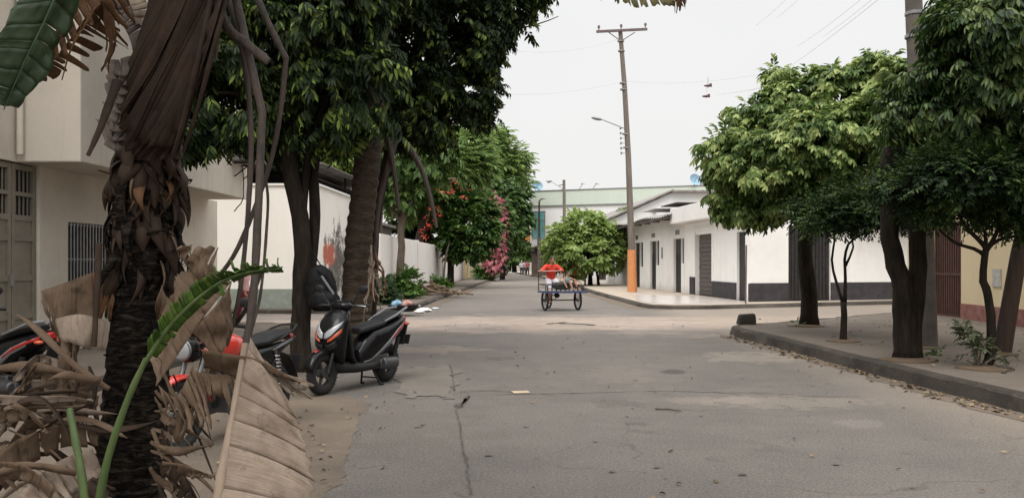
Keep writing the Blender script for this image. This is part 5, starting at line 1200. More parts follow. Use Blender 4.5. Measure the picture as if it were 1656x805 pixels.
# young fronds
stalk('green_stalk', palm, [(112, 660, 2.35), (122, 710, 2.33), (134, 780, 2.31), (142, 860, 2.3)], (.011, .016), M_GREENST)
stalk('green_stalk', palm, [(152, 860, 2.32), (172, 750, 2.31), (205, 650, 2.3), (236, 580, 2.29)], (.015, .009), M_GREENST)
stalk('green_stalk', palm, [(236, 584, 2.29), (280, 520, 2.27), (345, 463, 2.25), (400, 440, 2.24), (456, 434, 2.23)], (.009, .003), M_GREENST)
leaf('green_leaf', palm, [(240, 577, 2.288), (282, 518, 2.268), (345, 461, 2.248), (400, 438, 2.238), (458, 432, 2.228)], [(238, 552, 2.27), (268, 502, 2.25), (330, 446, 2.23), (385, 428, 2.22), (452, 428, 2.22)], M_GREENLF, 44, 4, .002, .12, .22, .003, .01, 0, 3, .0012, .8, .003)
leaf('green_leaf', palm, [(245, 573, 2.288), (290, 514, 2.268), (350, 461, 2.248), (400, 440, 2.238), (456, 434, 2.228)], [(252, 580, 2.30), (300, 522, 2.28), (358, 470, 2.26), (402, 447, 2.25), (458, 441, 2.235)], M_GREENLF, 30, 3, .002, .1, .1, .003, .01, 0, 3, .0012, .4, .002)
# living leaves arching overhead: only the tip of one hangs into the picture
MID = [(330, -150, 2.9), (560, -420, 3.0), (850, -330, 3.1), (1010, -120, 3.15), (1110, -8, 3.2)]
stalk('leaf_stalk', palm, MID, (.03, .008), M_GREENST)
M_YG = mk('yellowing leaf blade', (.20, .21, .09), (.28, .24, .12), 4, .55, .2, 30); M_YG.node_tree.nodes['Principled BSDF'].inputs['Roughness'].default_value = .5
leaf('green_leaf', palm, [(850, -330, 3.1), (930, -230, 3.12), (1010, -120, 3.15), (1110, -12, 3.2)], [(780, -200, 3.2), (870, -90, 3.2), (985, 4, 3.2), (1108, 14, 3.22)], M_YG, 26, 10, .006, .10, .3, .01, .06, 0, 3, .0014, .7)
leaf('green_leaf', palm, [(850, -330, 3.1), (930, -230, 3.12), (1010, -120, 3.15), (1110, -12, 3.2)], [(960, -400, 3.0), (1040, -270, 3.0), (1100, -140, 3.1), (1112, -20, 3.2)], M_YG, 16, 8, .006, .06, .2, .01, .06)
leaf('dead_leaf', palm, [(1088, -20, 3.2), (1100, -8, 3.2), (1112, -6, 3.2)], [(1090, 12, 3.2), (1098, 20, 3.2), (1112, 2, 3.2)], M_DEAD_O, 6, 5, .004, .3, .8, .01, 0, 0, 3, .0012, 1)
top = P(325, -170, 2.9)
def overhead_shade_leaf(az, L, rise, w):  # unseen crown leaves, added above the view to shade the foreground
    o_ = Vector((math.cos(az), math.sin(az), 0)); sd = Vector((-o_.y, o_.x, 0)); base = Vector((top.x, top.y, 4.0))
    ln = [base + o_ * L * t + Vector((0, 0, rise * t - .9 * rise * t * t)) for t in np.linspace(0, 1, 30)]
    g = G(); g.tube([top] + ln[::3], lin(.032, .006, 11), 7); g.build('leaf_stalk', M_GREENST, palm)
    g = G()
    for i in range(8, 29):
        for sg in (-1, 1):
            ww = w * math.sin(math.pi * (i - 7) / 23) ** .5 * random.uniform(.85, 1.05); dz = Vector((0, 0, -.12 * ww)) + o_ * .12 * ww
            g.add([ln[i], ln[i + 1] if i < 29 else ln[i], (ln[i + 1]).lerp(ln[i], random.uniform(0, .25)) + sd * sg * ww + dz, ln[i] + sd * sg * ww * 1.02 + dz], [(0, 1, 2, 3)])
    o = g.build('green_leaf', M_GREENDK, palm, fix=False, smooth=False); o.modifiers.new('body', 'SOLIDIFY').thickness = .0015
for k in range(13): overhead_shade_leaf(k * 2 * math.pi / 13 + .2, random.uniform(2.3, 3.0), random.uniform(1.0, 2.2), random.uniform(.30, .42))

# second palm behind the scooter
d = 12.9
p2 = thing('travellers_palm', 'ringed dark palm trunk behind the scooter with frayed dry fibres', 'palm', P(580, 590, d)); p2.location.z = 0; WORLD_OFF[p2] = Vector(p2.location)
g = G(); R_ = []; prof2 = [(578, 600, 30), (576, 540, 28), (576, 500, 27), (577, 440, 25), (581, 380, 25), (588, 320, 24), (594, 260, 24), (602, 190, 24), (612, 100, 22)]
for i in range(120):
    t = i / 119 * (len(prof2) - 1); k = min(int(t), len(prof2) - 2); f = t - k
    px, py, w = [prof2[k][q] * (1 - f) + prof2[k + 1][q] * f for q in range(3)]
    c = P(px, py, d); r = .88 * w / F * d * (1 + .05 * math.sin(i * 1.35) + random.uniform(-.02, .02))
    R_.append([c + Vector((math.cos(a) * r, math.sin(a) * r, random.uniform(-.01, .01))) for a in np.linspace(0, 2 * math.pi, 20, endpoint=False)])
g.rings(R_); g.build('trunk', mk('ringed palm trunk', (.042, .032, .024), (.10, .078, .058), 8, .95, .8, 14, stretch=(1, 1, 5), spec=.1), p2, angle=50)
for k in range(26):
    r = random.Random(k + 40); px = r.uniform(594, 606); py = r.uniform(395, 470); g = G(); L = r.uniform(20, 75); dx = r.uniform(-12, 26)
    vs = [P(px, py, d - .25), P(px + dx * .7, py + L * .4, d - .4), P(px + dx, py + L, d - .35 + r.uniform(-.2, .2))]
    g.tube(wob(vs, 8, .02), lin(.022, .006, 9), 5, flat=.4); g.build('dry_fibre', M_DEAD_L if k % 3 else M_DEAD_O, p2)
for pts in ([(640, 225, d - .3), (622, 290, d - .3), (612, 340, d - .3), (606, 420, d - .35)], [(628, 222, d - .35), (636, 270, d - .35), (645, 340, d - .35)], [(657, 232, d - .4), (680, 270, d - .4), (696, 320, d - .4), (706, 368, d - .4)]):
    k = [samp(pts, t) for t in np.linspace(0, 1, 16)]; g = G(); g.tube(k, lin(.05, .026, 16), 8); g.build('leaf_stalk', M_STALK, p2)
for k in range(7):
    a = k * .9; c = P(614, 80, d); pts = [c, c + Vector((math.cos(a) * .8, math.sin(a) * .8, 1.6)), c + Vector((math.cos(a) * 2.2, math.sin(a) * 2.2, 1.5))]
    g = G(); kk = wob(pts, 10, .01); g.tube(kk, lin(.05, .015, len(kk)), 6); g.build('leaf_stalk', M_GREENST, p2)
    g = G(); sd = Vector((-math.sin(a), math.cos(a), .15))
    for s in range(8):
        q = kk[min(len(kk) - 2, 3 + s)]; q2 = kk[min(len(kk) - 1, 4 + s)]
        for sg in (-1, 1): g.add([q, q2, q2 + sd * sg * .3 + Vector((0, 0, -.1)), q + sd * sg * .3 + Vector((0, 0, -.1))], [(0, 1, 2, 3)])
    o = g.build('green_leaf', M_GREENDK, p2, fix=False); o.modifiers.new('body', 'SOLIDIFY').thickness = .003
# ------------------------------------------------------------------ poles, lamps and wires
M_POLE = mk('weathered pole wood', (.12, .098, .08), (.20, .17, .145), 5, .85, .3, 30, stretch=(3, 3, .25))
M_POLE_D = mk('dark brown post', (.035, .022, .016), (.062, .040, .030), 5, .8, .3, 30, stretch=(3, 3, .25))
M_CONC = mk('grey concrete pole', (.085, .074, .064), (.13, .115, .10), 4, .85, .2, 30)
M_RUST = mk('purplish rusty steel', (.10, .07, .075), (.16, .12, .12), 6, .7)
M_RUBBER = mk('black rubber', (.014, .014, .014), (.022, .021, .020), 20, .75, .1, 50)
M_BLACKP = mk('black gloss plastic', (.005, .005, .006), rough=.22, spec=.22)
M_BLACKM = mk('black matt plastic', (.012, .012, .013), (.020, .019, .019), 30, .6, .05, 200, spec=.25)
M_GREYP = mk('silver grey plastic', (.16, .165, .175), rough=.35, spec=.5)
M_SEAT = mk('black vinyl seat', (.012, .012, .013), (.018, .018, .019), 40, .6, .12, 150, spec=.25)
M_CHROME = mk('dull chrome', (.22, .22, .225), rough=.35, metal=1.0)
M_ALU = mk('cast aluminium', (.10, .10, .105), (.06, .06, .062), 12, .5, metal=.6)
M_LENS = mk('clear lamp lens', (.30, .315, .33), rough=.1, spec=.7, coat=.5)
M_REDLENS = mk('red lamp lens', (.30, .018, .018), rough=.15, spec=.6)
M_ORLENS = mk('orange red lamp lens', (.46, .085, .035), rough=.2, spec=.6)
M_REDP = mk('red tank paint', (.50, .030, .018), rough=.25, spec=.5, coat=.5)
M_SKIN = mk('brown skin', (.27, .135, .085), (.32, .165, .105), 6, .55)
M_HAIR = mk('black hair', (.012, .010, .009), (.02, .017, .015), 30, .6)

pl = thing('utility_pole', 'tall wooden utility pole with orange painted base by the row house', 'pole', gz(1022, 472, .13)); d = pl.location.y
g = G(); g.tube([P(1021.5, 405, d), P(1016, 250, d), P(1010, 140, d), P(1003, 50, d)], [.165, .135, .118, .10], 14); g.build('shaft', M_POLE, pl)
g = G(); g.tube([P(1022.5, 474, d), P(1021.4, 404, d)], [.235, .20], 14); g.build('painted_base', M_ORANGE, pl)
ca, cb = P(964, 53, d), P(1046, 49, d)
g = G(); g.box((ca + cb) / 2 + Vector((0, -.15, 0)), ((cb - ca).length, .1, .11), Matrix.Rotation(math.atan2(-(cb - ca).z, (cb - ca).x), 3, 'Y')); g.build('crossarm', M_RUST, pl)
for a in (984, 1026):
    g = G(); g.tube([P(a, 54, d) + Vector((0, -.13, 0)), P(1004, 68, d) + Vector((0, -.12, 0))], .022, 6); g.build('brace', M_RUST, pl)
for a, b in ((968, 47), (1004, 45), (1043, 43)):
    g = G(); c = P(a, b + 3, d) + Vector((0, -.15, 0)); g.tube([c, c + Vector((0, 0, .09)), c + Vector((0, 0, .1)), c + Vector((0, 0, .2))], [.03, .03, .07, .05], 8); g.build('insulator', M_RUST, pl)
for y in (68, 84, 136, 146, 218, 240):
    c = P(1003 + (y - 50) * .052, y, d); g = G(); g.tube([c, c + Vector((0, 0, .06))], .165, 12); g.build('band', M_GREYSTEEL, pl)
for k in range(6):
    c = P(1003 + k * .3, 208 + k * 8, d) + Vector((0, -.1, 0)); g = G(); g.tube([c + Vector((.18, 0, 0)), c], .015, 5); g.ell(c, (.05, .05, .07), 8, 6); g.build('spool', M_GREYSTEEL, pl)
g = G(); g.tube([P(1010, 208, d), P(990, 200, d), P(972, 193, d)], .025, 6); g.build('lamp_arm', M_GREYSTEEL, pl)
g = G(); g.ell(P(965, 192, d), (.27, .14, .075), 12, 8, Matrix.Rotation(rad(12), 3, 'Y')); g.build('lamp_head', M_GREYSTEEL, pl)

pr = thing('utility_pole', 'grey utility pole rising behind the forked tree on the right pavement', 'pole', gz(1501, 561, .18)); d = pr.location.y
g = G(); g.tube([P(1501, 563, d), P(1496, 400, d), P(1487, 200, d), P(1479, 40, d), P(1470, -200, d), P(1462, -500, d)], [.15, .145, .14, .135, .12, .1], 14); g.build('shaft', M_CONC, pr)
for y in (25, 62):
    c = P(1479, y, d); g = G(); g.tube([c, c + Vector((0, 0, .05))], .15, 12); g.build('band', M_GREYSTEEL, pr)
lp = thing('leaning_post', 'thick brown post leaning beside the slim forked tree', 'post', gz(1621, 571, .18)); d = lp.location.y
g = G(); g.tube([P(1620, 573, d), P(1633, 495, d), P(1648, 410, d), P(1656, 372, d)], [.13, .12, .115, .11], 14, jit=.02); g.build('shaft', M_POLE_D, lp)
g = G(); c = P(1656, 371, d); g.ell(c, (.112, .112, .03), 12, 6); g.build('cap', M_CONC, lp)
fp = thing('utility_pole', 'distant dark utility pole in front of the big building with green parapet', 'pole', Vector((GX(912, 72), 72, .1))); d = 72
g = G(); g.tube([(GX(913, d), d, 0), P(913, 400, d), P(912, 291, d)], [.16, .14, .12], 8); g.build('shaft', M_POLE, fp)
for y in (300, 308): 
    g = G(); g.tube([P(904, y, d), P(914, y - 2, d)], .04, 5); g.build('bracket', M_RUST, fp)
sl = thing('street_lamp', 'slim dark street lamp before the teal window of the far building', 'street lamp', Vector((GX(873, 84), 84, .1))); d = 84
g = G(); g.tube([(GX(872.5, d), d, 0), P(872, 384, d)], [.22, .2], 8); g.build('base', M_CONC, sl)
g = G(); g.tube([P(872, 385, d), P(872, 326, d), P(874, 323, d), P(878, 321, d)], [.10, .085, .06, .05], 8); g.build('shaft', M_POLE_D, sl)
g = G(); g.ell(P(880, 321, d), (.22, .12, .07), 10, 6); g.build('lamp_head', M_GREYSTEEL, sl)
g = G(); g.tube([P(885, 294, 80), P(890, 293, 80)], .14, 6); fl = thing('street_lamp', 'lamp head on a long arm standing out against the sky by the far pole', 'street lamp', Vector((GX(912, 80), 80, 0)))
g.ell(P(888, 293, 80), (.3, .15, .09), 10, 6); g.build('lamp_head', M_GREYSTEEL, fl)
g = G(); g.tube([P(890, 293, 80), P(902, 300, 80), P(914, 308, 80), (GX(914, 80), 80, 0)], [.02, .03, .06, .08], 6); g.build('arm', M_GREYSTEEL, fl)
sp = thing('sign_post', 'thin rusty post standing on the pavement at the white house corner', 'post', gz(1206, 491, .13)); d = sp.location.y
g = G(); g.tube([P(1206, 491, d), P(1206.5, 440, d), P(1207, 396, d)], .028, 8); g.build('shaft', M_RUST, sp)
wp = thing('white_post', 'thin pale lamp post beside the far parked motorcycle', 'post', Vector((GX(812, 86), 86, .1))); d = 86
g = G(); g.tube([(GX(813, d), d, 0), P(812, 406, d)], .06, 8); g.build('shaft', M_WPAINT, wp)
g = G(); g.ell(P(812, 405, d), (.15, .15, .15), 10, 6); g.build('lamp_head', M_WPAINT, wp)
M_WIRE = mk('grey cable', (.46, .47, .50), rough=.6)
def wire(a, b, sag, label, r=.008, n=24, group=None):
    g = G(); pts = [a.lerp(b, t) - Vector((0, 0, 4 * sag * t * (1 - t))) for t in np.linspace(0, 1, n)]
    g.tube(pts, r, 4); o = g.build('overhead_cable', M_WIRE); tag(o, label, 'cable', group); return o
GW = 'overhead cables fanning out at the upper right'
for (a, b) in (((1330, 60, 22), (1480, -60, 12)), ((1290, 75, 23), (1440, -40, 13)), ((1255, 30, 25), (1330, -40, 16)), ((1222, 42, 26), (1300, -30, 17))):
    wire(P(*a), P(*b), .05, 'faint thin cable running up across the pale sky at the upper right', .0035, group=GW)
wire(P(1210, 150, 30), P(1420, 0, 14.5), .1, 'longer faint cable sloping up behind the crown of the bright green tree', .004)
wire(P(1160, 153, 31), P(1250, 138, 20), .03, 'short level cable stretching into the crown of the bright green tree', .006)
wire(P(800, 78, 38), P(1004, 62, 40), .4, 'faint cable from the tall dark tree to the utility pole crossarm', .005)
wire(P(780, 150, 36), P(1015, 130, 40), .3, 'faint lower cable reaching the shaft of the utility pole', .005)
wire(P(1014, 132, 40), P(1290, 108, 34), .3, 'faint cable leaving the utility pole with shoes hung on it', .005)
sh_ = thing('shoes', 'pair of old shoes hanging by their laces from a cable', 'shoes', P(1145, 125, 37)); d = 37
for (px, py, s) in ((1146, 139, 1), (1143, 156, -1)):
    c = P(px, py, d); g = G()
    R_ = []
    for k in range(9):
        t = k / 8; L = .34; w = .055 * (math.sin(math.pi * min(1, .15 + t * .85)) ** .5) + .01; h = .10 * (1 - t) + .045
        R_.append([c + Vector(((t - .4) * L * -s if s > 0 else -(t - .4) * L, math.cos(a) * w, math.sin(a) * h * .6 + (.03 if t < .35 else 0))) for a in np.linspace(0, 6.28, 10, endpoint=False)])
    g.rings(R_); g.build('shoe', mk('worn shoe', (.10, .06, .055), rough=.8), sh_)
g = G(); g.tube([P(1145, 124, d), P(1146, 136, d)], .01, 4); g.tube([P(1145, 124, d), P(1143, 150, d)], .01, 4); g.build('laces', M_WIRE, sh_)

# ------------------------------------------------------------------ scooter (local: +Y forward, Z up)
def sring(y, hw, z0, z1, n=20, p=2.6):
    zc, hz = (z0 + z1) / 2, (z1 - z0) / 2; out = []
    for k in range(n):
        a = 2 * math.pi * k / n; c, s_ = math.cos(a), math.sin(a)
        out.append(Vector((hw * math.copysign(abs(c) ** (2 / p), c), y, zc + hz * math.copysign(abs(s_) ** (2 / p), s_))))
    return out
def body_loft(g, secs, n=20, p=2.6):
    """secs: (y, half width, z0, z1), interpolated smoothly along Y"""
    fine = []
    for i in range(len(secs) - 1):
        for j in range(4):
            t = j / 4; t = t * t * (3 - 2 * t) * .5 + t * .5
            fine.append([secs[i][q] + (secs[i + 1][q] - secs[i][q]) * t for q in range(4)])
    fine.append(secs[-1]); g.rings([sring(*f, n=n, p=p) for f in fine]); return g
def hring(z, yc, hw, dy, n=24, p=2.4):
    out = []
    for k in range(n):
        a = 2 * math.pi * k / n; c, s_ = math.cos(a), math.sin(a)
        out.append(Vector((hw * math.copysign(abs(c) ** (2 / p), c), yc + dy * math.copysign(abs(s_) ** (2 / p), s_), z)))
    return out
def wheel(parent, name, y, R, r, spokes, rimr, wid=.8, wire_sp=False, x=0.0):
    g = G(); g.torus((x, y, R), R - r, r, 'X', 36, 12, wid)
    for k in range(40):
        a = 2 * math.pi * k / 40; g.box((x, y + (R - .002) * math.cos(a), R + (R - .002) * math.sin(a)), (r * 1.1, .010, .004), Matrix.Rotation(a - math.pi / 2, 3, 'X'))
    w = g.build(name, M_RUBBER, parent, local=True)
    g = G(); g.torus((x, y, R), rimr, .016, 'X', 32, 8, 1.3)
    g.tube([(x - .05, y, R), (x + .05, y, R)], .05, 14)
    for k in range(spokes):
        a = 2 * math.pi * k / spokes
        if wire_sp: g.tube([(x + (.03 if k % 2 else -.03), y + .03 * math.cos(a), R + .03 * math.sin(a)), (x, y + rimr * math.cos(a + .15), R + rimr * math.sin(a + .15))], .0028, 4)
        else: g.box((x, y + rimr * .5 * math.cos(a), R + rimr * .5 * math.sin(a)), (.03, .035, rimr), Matrix.Rotation(a - math.pi / 2, 3, 'X'), .7)
    g.build('rim', M_ALU if not wire_sp else M_CHROME, w, local=True)
    return w
AP = [(.36, .40, .13, .06), (.45, .45, .17, .10), (.55, .47, .19, .13), (.66, .47, .20, .145), (.76, .44, .195, .15), (.86, .39, .175, .14), (.94, .34, .14, .12), (.99, .31, .10, .09)]   # z, yc, hw, dy
def apron(z):
    for i in range(len(AP) - 1):
        if AP[i][0] <= z <= AP[i + 1][0]:
            t = (z - AP[i][0]) / (AP[i + 1][0] - AP[i][0]); return [AP[i][q] + (AP[i + 1][q] - AP[i][q]) * t for q in range(4)]
    return AP[-1]
def on_apron(x, z, off=.008):
    z_, yc, hw, dy = apron(z); p = 2.4; q = min(abs(x) / hw, .999)
    return Vector((x, yc + dy * (1 - q ** p) ** (1 / p) + off, z))
BD = [(.06, .10, .26, .46), (-.08, .15, .27, .62), (-.22, .17, .33, .72), (-.45, .185, .42, .76), (-.65, .175, .54, .80), (-.82, .14, .65, .83), (-.97, .07, .75, .86)]
def on_body(y, z, side, off=.006):
    for i in range(len(BD) - 1):
        if BD[i][0] >= y >= BD[i + 1][0]:
            t = (y - BD[i][0]) / (BD[i + 1][0] - BD[i][0]); _, hw, z0, z1 = [BD[i][q] + (BD[i + 1][q] - BD[i][q]) * t for q in range(4)]; break
    else: _, hw, z0, z1 = BD[-1]
    zc, hz = (z0 + z1) / 2, (z1 - z0) / 2; q = min(abs(z - zc) / hz, .98); p = 2.6
    return Vector((side * (hw * (1 - q ** p) ** (1 / p) + off), y, z))
def patch(g, rows):
    n = len(rows[0]); vs = [p for r in rows for p in r]
    g.add(vs, [(i * n + j, i * n + j + 1, (i + 1) * n + j + 1, (i + 1) * n + j) for i in range(len(rows) - 1) for j in range(n - 1)]); return g
def solid(o, t=.006):
    m_ = o.modifiers.new('body', 'SOLIDIFY'); m_.thickness = t; m_.offset = 0; return o
def make_scooter(label, loc, rz, full=True):
    s = thing('scooter', label, 'scooter', loc, rz)
    wheel(s, 'front_wheel', .64, .255, .062, 5, .165)
    wheel(s, 'rear_wheel', -.62, .255, .066, 5, .165)
    g = G()
    for a0, a1, rr, w in ((15, 150, .285, .075),):
        rows = [[Vector((x, .64 + rr * math.cos(rad(a)) * (1 - .5 * (x / w) ** 4 * .12), .255 + rr * math.sin(rad(a)) - .05 * (x / w) ** 4)) for x in np.linspace(-w, w, 9)] for a in np.linspace(a0, a1, 16)]
        patch(g, rows)
    solid(g.build('front_fender', M_BLACKP, s, local=True))
    g = G(); patch(g, [[Vector((x, .64 + .292 * math.cos(rad(a)), .255 + .292 * math.sin(rad(a)))) for x in (-.03, 0, .03)] for a in np.linspace(62, 74, 4)]); solid(g.build('fender_stripe', M_REDLENS, s, local=True), .003)
    g = G()
    for sd in (-1, 1): g.tube([(sd * .085, .64, .255), (sd * .085, .56, .45), (sd * .07, .47, .66)], .02, 10)
    g.build('fork', M_BLACKM, s, local=True)
    g = G(); rings_ = []
    for i in range(len(AP) - 1):
        for j in range(3):
            t = j / 3; rings_.append(hring(*[AP[i][q] + (AP[i + 1][q] - AP[i][q]) * t for q in range(4)]))
    rings_.append(hring(*AP[-1])); g.rings(rings_); g.build('front_apron', M_BLACKP, s, local=True, angle=60)
    # lamps wrap round the front
    def fpatch(pts, off=.010):
        """pts: upper edge (x,z) list and lower edge list"""
        up, lo = pts; g = G(); rows = []
        for k in range(5): rows.append([on_apron(u[0] + (w[0] - u[0]) * k / 4, u[1] + (w[1] - u[1]) * k / 4, off) for u, w in zip(up, lo)])
        patch(g, rows); return g
    for sd in (-1, 1):
        up = [(sd * x, z) for x, z in ((.012, .715), (.05, .75), (.10, .79), (.15, .835), (.168, .86))]
        lo = [(sd * x, z) for x, z in ((.012, .655), (.05, .655), (.10, .69), (.15, .76), (.17, .82))]
        solid(fpatch((up, lo)).build('headlight', M_LENS, s, local=True), .012)
        up = [(sd * x, z) for x, z in ((.06, .64), (.11, .675), (.16, .735), (.183, .775))]
        lo = [(sd * x, z) for x, z in ((.05, .615), (.11, .635), (.165, .69), (.188, .735))]
        solid(fpatch((up, lo)).build('indicator', M_ORLENS, s, local=True), .01)
        up = [(sd * x, z) for x, z in ((.02, .58), (.08, .59), (.15, .64))]; lo = [(sd * x, z) for x, z in ((.02, .50), (.08, .51), (.16, .56))]
        solid(fpatch((up, lo)).build('air_scoop', M_BLACKM, s, local=True), .008)
    # leg shield, floor, belly
    g = G(); patch(g, [[Vector((x, y + .03 * abs(x / .17) ** 2, z)) for x in np.linspace(-.17, .17, 7)] for y, z in ((.36, .92), (.31, .75), (.27, .58), (.24, .42), (.18, .34))]); solid(g.build('leg_shield', M_BLACKM, s, local=True), .03)
    g = G(); body_loft(g, [(.46, .06, .27, .40), (.36, .13, .22, .37), (.1, .17, .20, .33), (-.15, .17, .20, .33), (-.35, .14, .22, .36)]); g.build('floorboard', M_BLACKM, s, local=True)
    g = G(); body_loft(g, BD); g.build('body_shell', M_BLACKP, s, local=True, angle=60)
    for sd in (-1, 1):
        g = G(); patch(g, [[on_body(y, zu + (zl - zu) * k / 4, sd, .008) for y, zu, zl in ((-.14, .36, .31), (-.28, .45, .38), (-.45, .57, .49), (-.62, .68, .61), (-.80, .755, .70))] for k in range(5)]); solid(g.build('side_stripe', M_GREYP, s, local=True), .008)
        g = G(); patch(g, [[on_body(y, zu + (zl - zu) * k / 4, sd, .010) for y, zu, zl in ((-.50, .59, .565), (-.65, .685, .65), (-.80, .75, .715), (-.93, .80, .77))] for k in range(5)]); solid(g.build('red_flash', M_REDLENS, s, local=True), .006)
        g = G(); patch(g, [[on_body(y, zu + (zl - zu) * k / 4, sd, .007) for y, zu, zl in ((-.0, .33, .28), (-.12, .35, .28), (-.25, .40, .345), (-.38, .45, .42))] for k in range(4)]); solid(g.build('side_skirt', M_GREYP, s, local=True), .008)
        g = G(); g.tube([(sd * .13, -.42, .80), (sd * .15, -.62, .86), (sd * .145, -.82, .93), (sd * .08, -.98, .95)], [.012, .016, .018, .016], 8); g.build('grab_rail', M_GREYP, s, local=True)
    g = G(); body_loft(g, [(.00, .075, .66, .735), (-.08, .12, .67, .775), (-.25, .14, .70, .80), (-.42, .14, .73, .815), (-.50, .13, .76, .865), (-.65, .125, .80, .895), (-.80, .11, .83, .92), (-.88, .06, .85, .905)]); g.build('seat', M_SEAT, s, local=True, angle=60)
    g = G(); body_loft(g, [(-.90, .09, .76, .85), (-.96, .08, .76, .845), (-1.02, .05, .78, .83)]); g.build('tail_light', M_REDLENS, s, local=True)
    for sd in (-1, 1):
        g = G(); g.ell((sd * .11, -.93, .74), (.045, .05, .022)); g.build('rear_indicator', M_ORLENS, s, local=True)
    g = G(); g.box((0, -.98, .60), (.14, .02, .30), Matrix.Rotation(rad(22), 3, 'X')); g.build('mudguard', M_BLACKM, s, local=True, bevel=.006)
    g = G(); g.box((0, -1.035, .52), (.19, .008, .13), Matrix.Rotation(rad(22), 3, 'X')); g.build('licence_plate', M_BLACKM, s, local=True, bevel=.004)
    # running gear
    g = G(); g.box((-.02, -.32, .30), (.22, .34, .17)); g.tube([(-.13, -.34, .27), (-.15, -.62, .26)], [.085, .075], 14); g.box((-.13, -.48, .27), (.06, .36, .12)); g.build('engine', M_ALU, s, local=True, bevel=.015)
    g = G(); g.tube([(.10, -.2, .22), (.14, -.36, .24)], .018, 8); g.tube([(.145, -.34, .24), (.16, -.5, .28), (.17, -.86, .38)], [.03, .055, .05], 14); g.build('exhaust', M_BLACKM, s, local=True)
    g = G()
    for sd in (-1, 1): g.tube([(sd * .11, -.62, .27), (sd * .13, -.72, .58)], .03, 10)
    g.build('rear_shock', M_BLACKM, s, local=True)
    g = G()
    for sd in (-1, 1): g.tube([(sd * .07, -.22, .24), (sd * .15, -.30, .012), (sd * .15, -.36, .012)], .013, 8)
    g.tube([(-.13, -.27, .10), (.13, -.27, .10)], .01, 6); g.build('centre_stand', M_BLACKM, s, local=True)
    # handlebar
    g = G(); g.ell((0, .29, 1.02), (.15, .10, .075), 18, 10); g.box((0, .21, 1.045), (.16, .05, .06), Matrix.Rotation(rad(30), 3, 'X')); hb = g.build('handlebar', M_BLACKP, s, local=True)
    for sd in (-1, 1):
        g = G(); g.tube([(sd * .12, .27, 1.02), (sd * .22, .25, 1.035), (sd * .36, .19, 1.03)], [.016, .018, .019], 10); g.build('grip', M_BLACKM, hb, local=True)
        g = G(); g.tube([(sd * .17, .30, 1.03), (sd * .25, .31, 1.035), (sd * .35, .27, 1.025)], .007, 6); g.build('brake_lever', M_CHROME, hb, local=True)
        g = G(); g.tube([(sd * .17, .29, 1.05), (sd * .24, .31, 1.13), (sd * .29, .30, 1.21)], .007, 6); g.ell((sd * .33, .29, 1.23), (.07, .02, .048), 14, 8, Matrix.Rotation(rad(-12 * sd), 3, 'Y')); g.build('mirror', M_BLACKM, hb, local=True)
    for sd in (-1, 1):
        g = G(); k = wob([Vector((sd * .22, .28, 1.04)), Vector((sd * .20, .38, 1.10)), Vector((sd * .09, .41, 1.06)), Vector((sd * .06, .34, .97))], 12, .002); g.tube(k, .006, 5); g.build('cable', M_BLACKM, hb, local=True)
    return s
fw, rw = Vector((GX(521, 9.75), 9.75, 0)), Vector((GX(625, 10.9), 10.9, 0))
dr_ = (fw - rw).normalized(); rz_ = math.atan2(-dr_.x, dr_.y)
make_scooter('shiny black scooter with orange indicators standing on the road edge by the palm', fw - dr_ * .64, rz_)
make_scooter('black scooter at the left edge with its red tail light turned to us', Vector((-5.75, 8.9, .0)), rad(68))

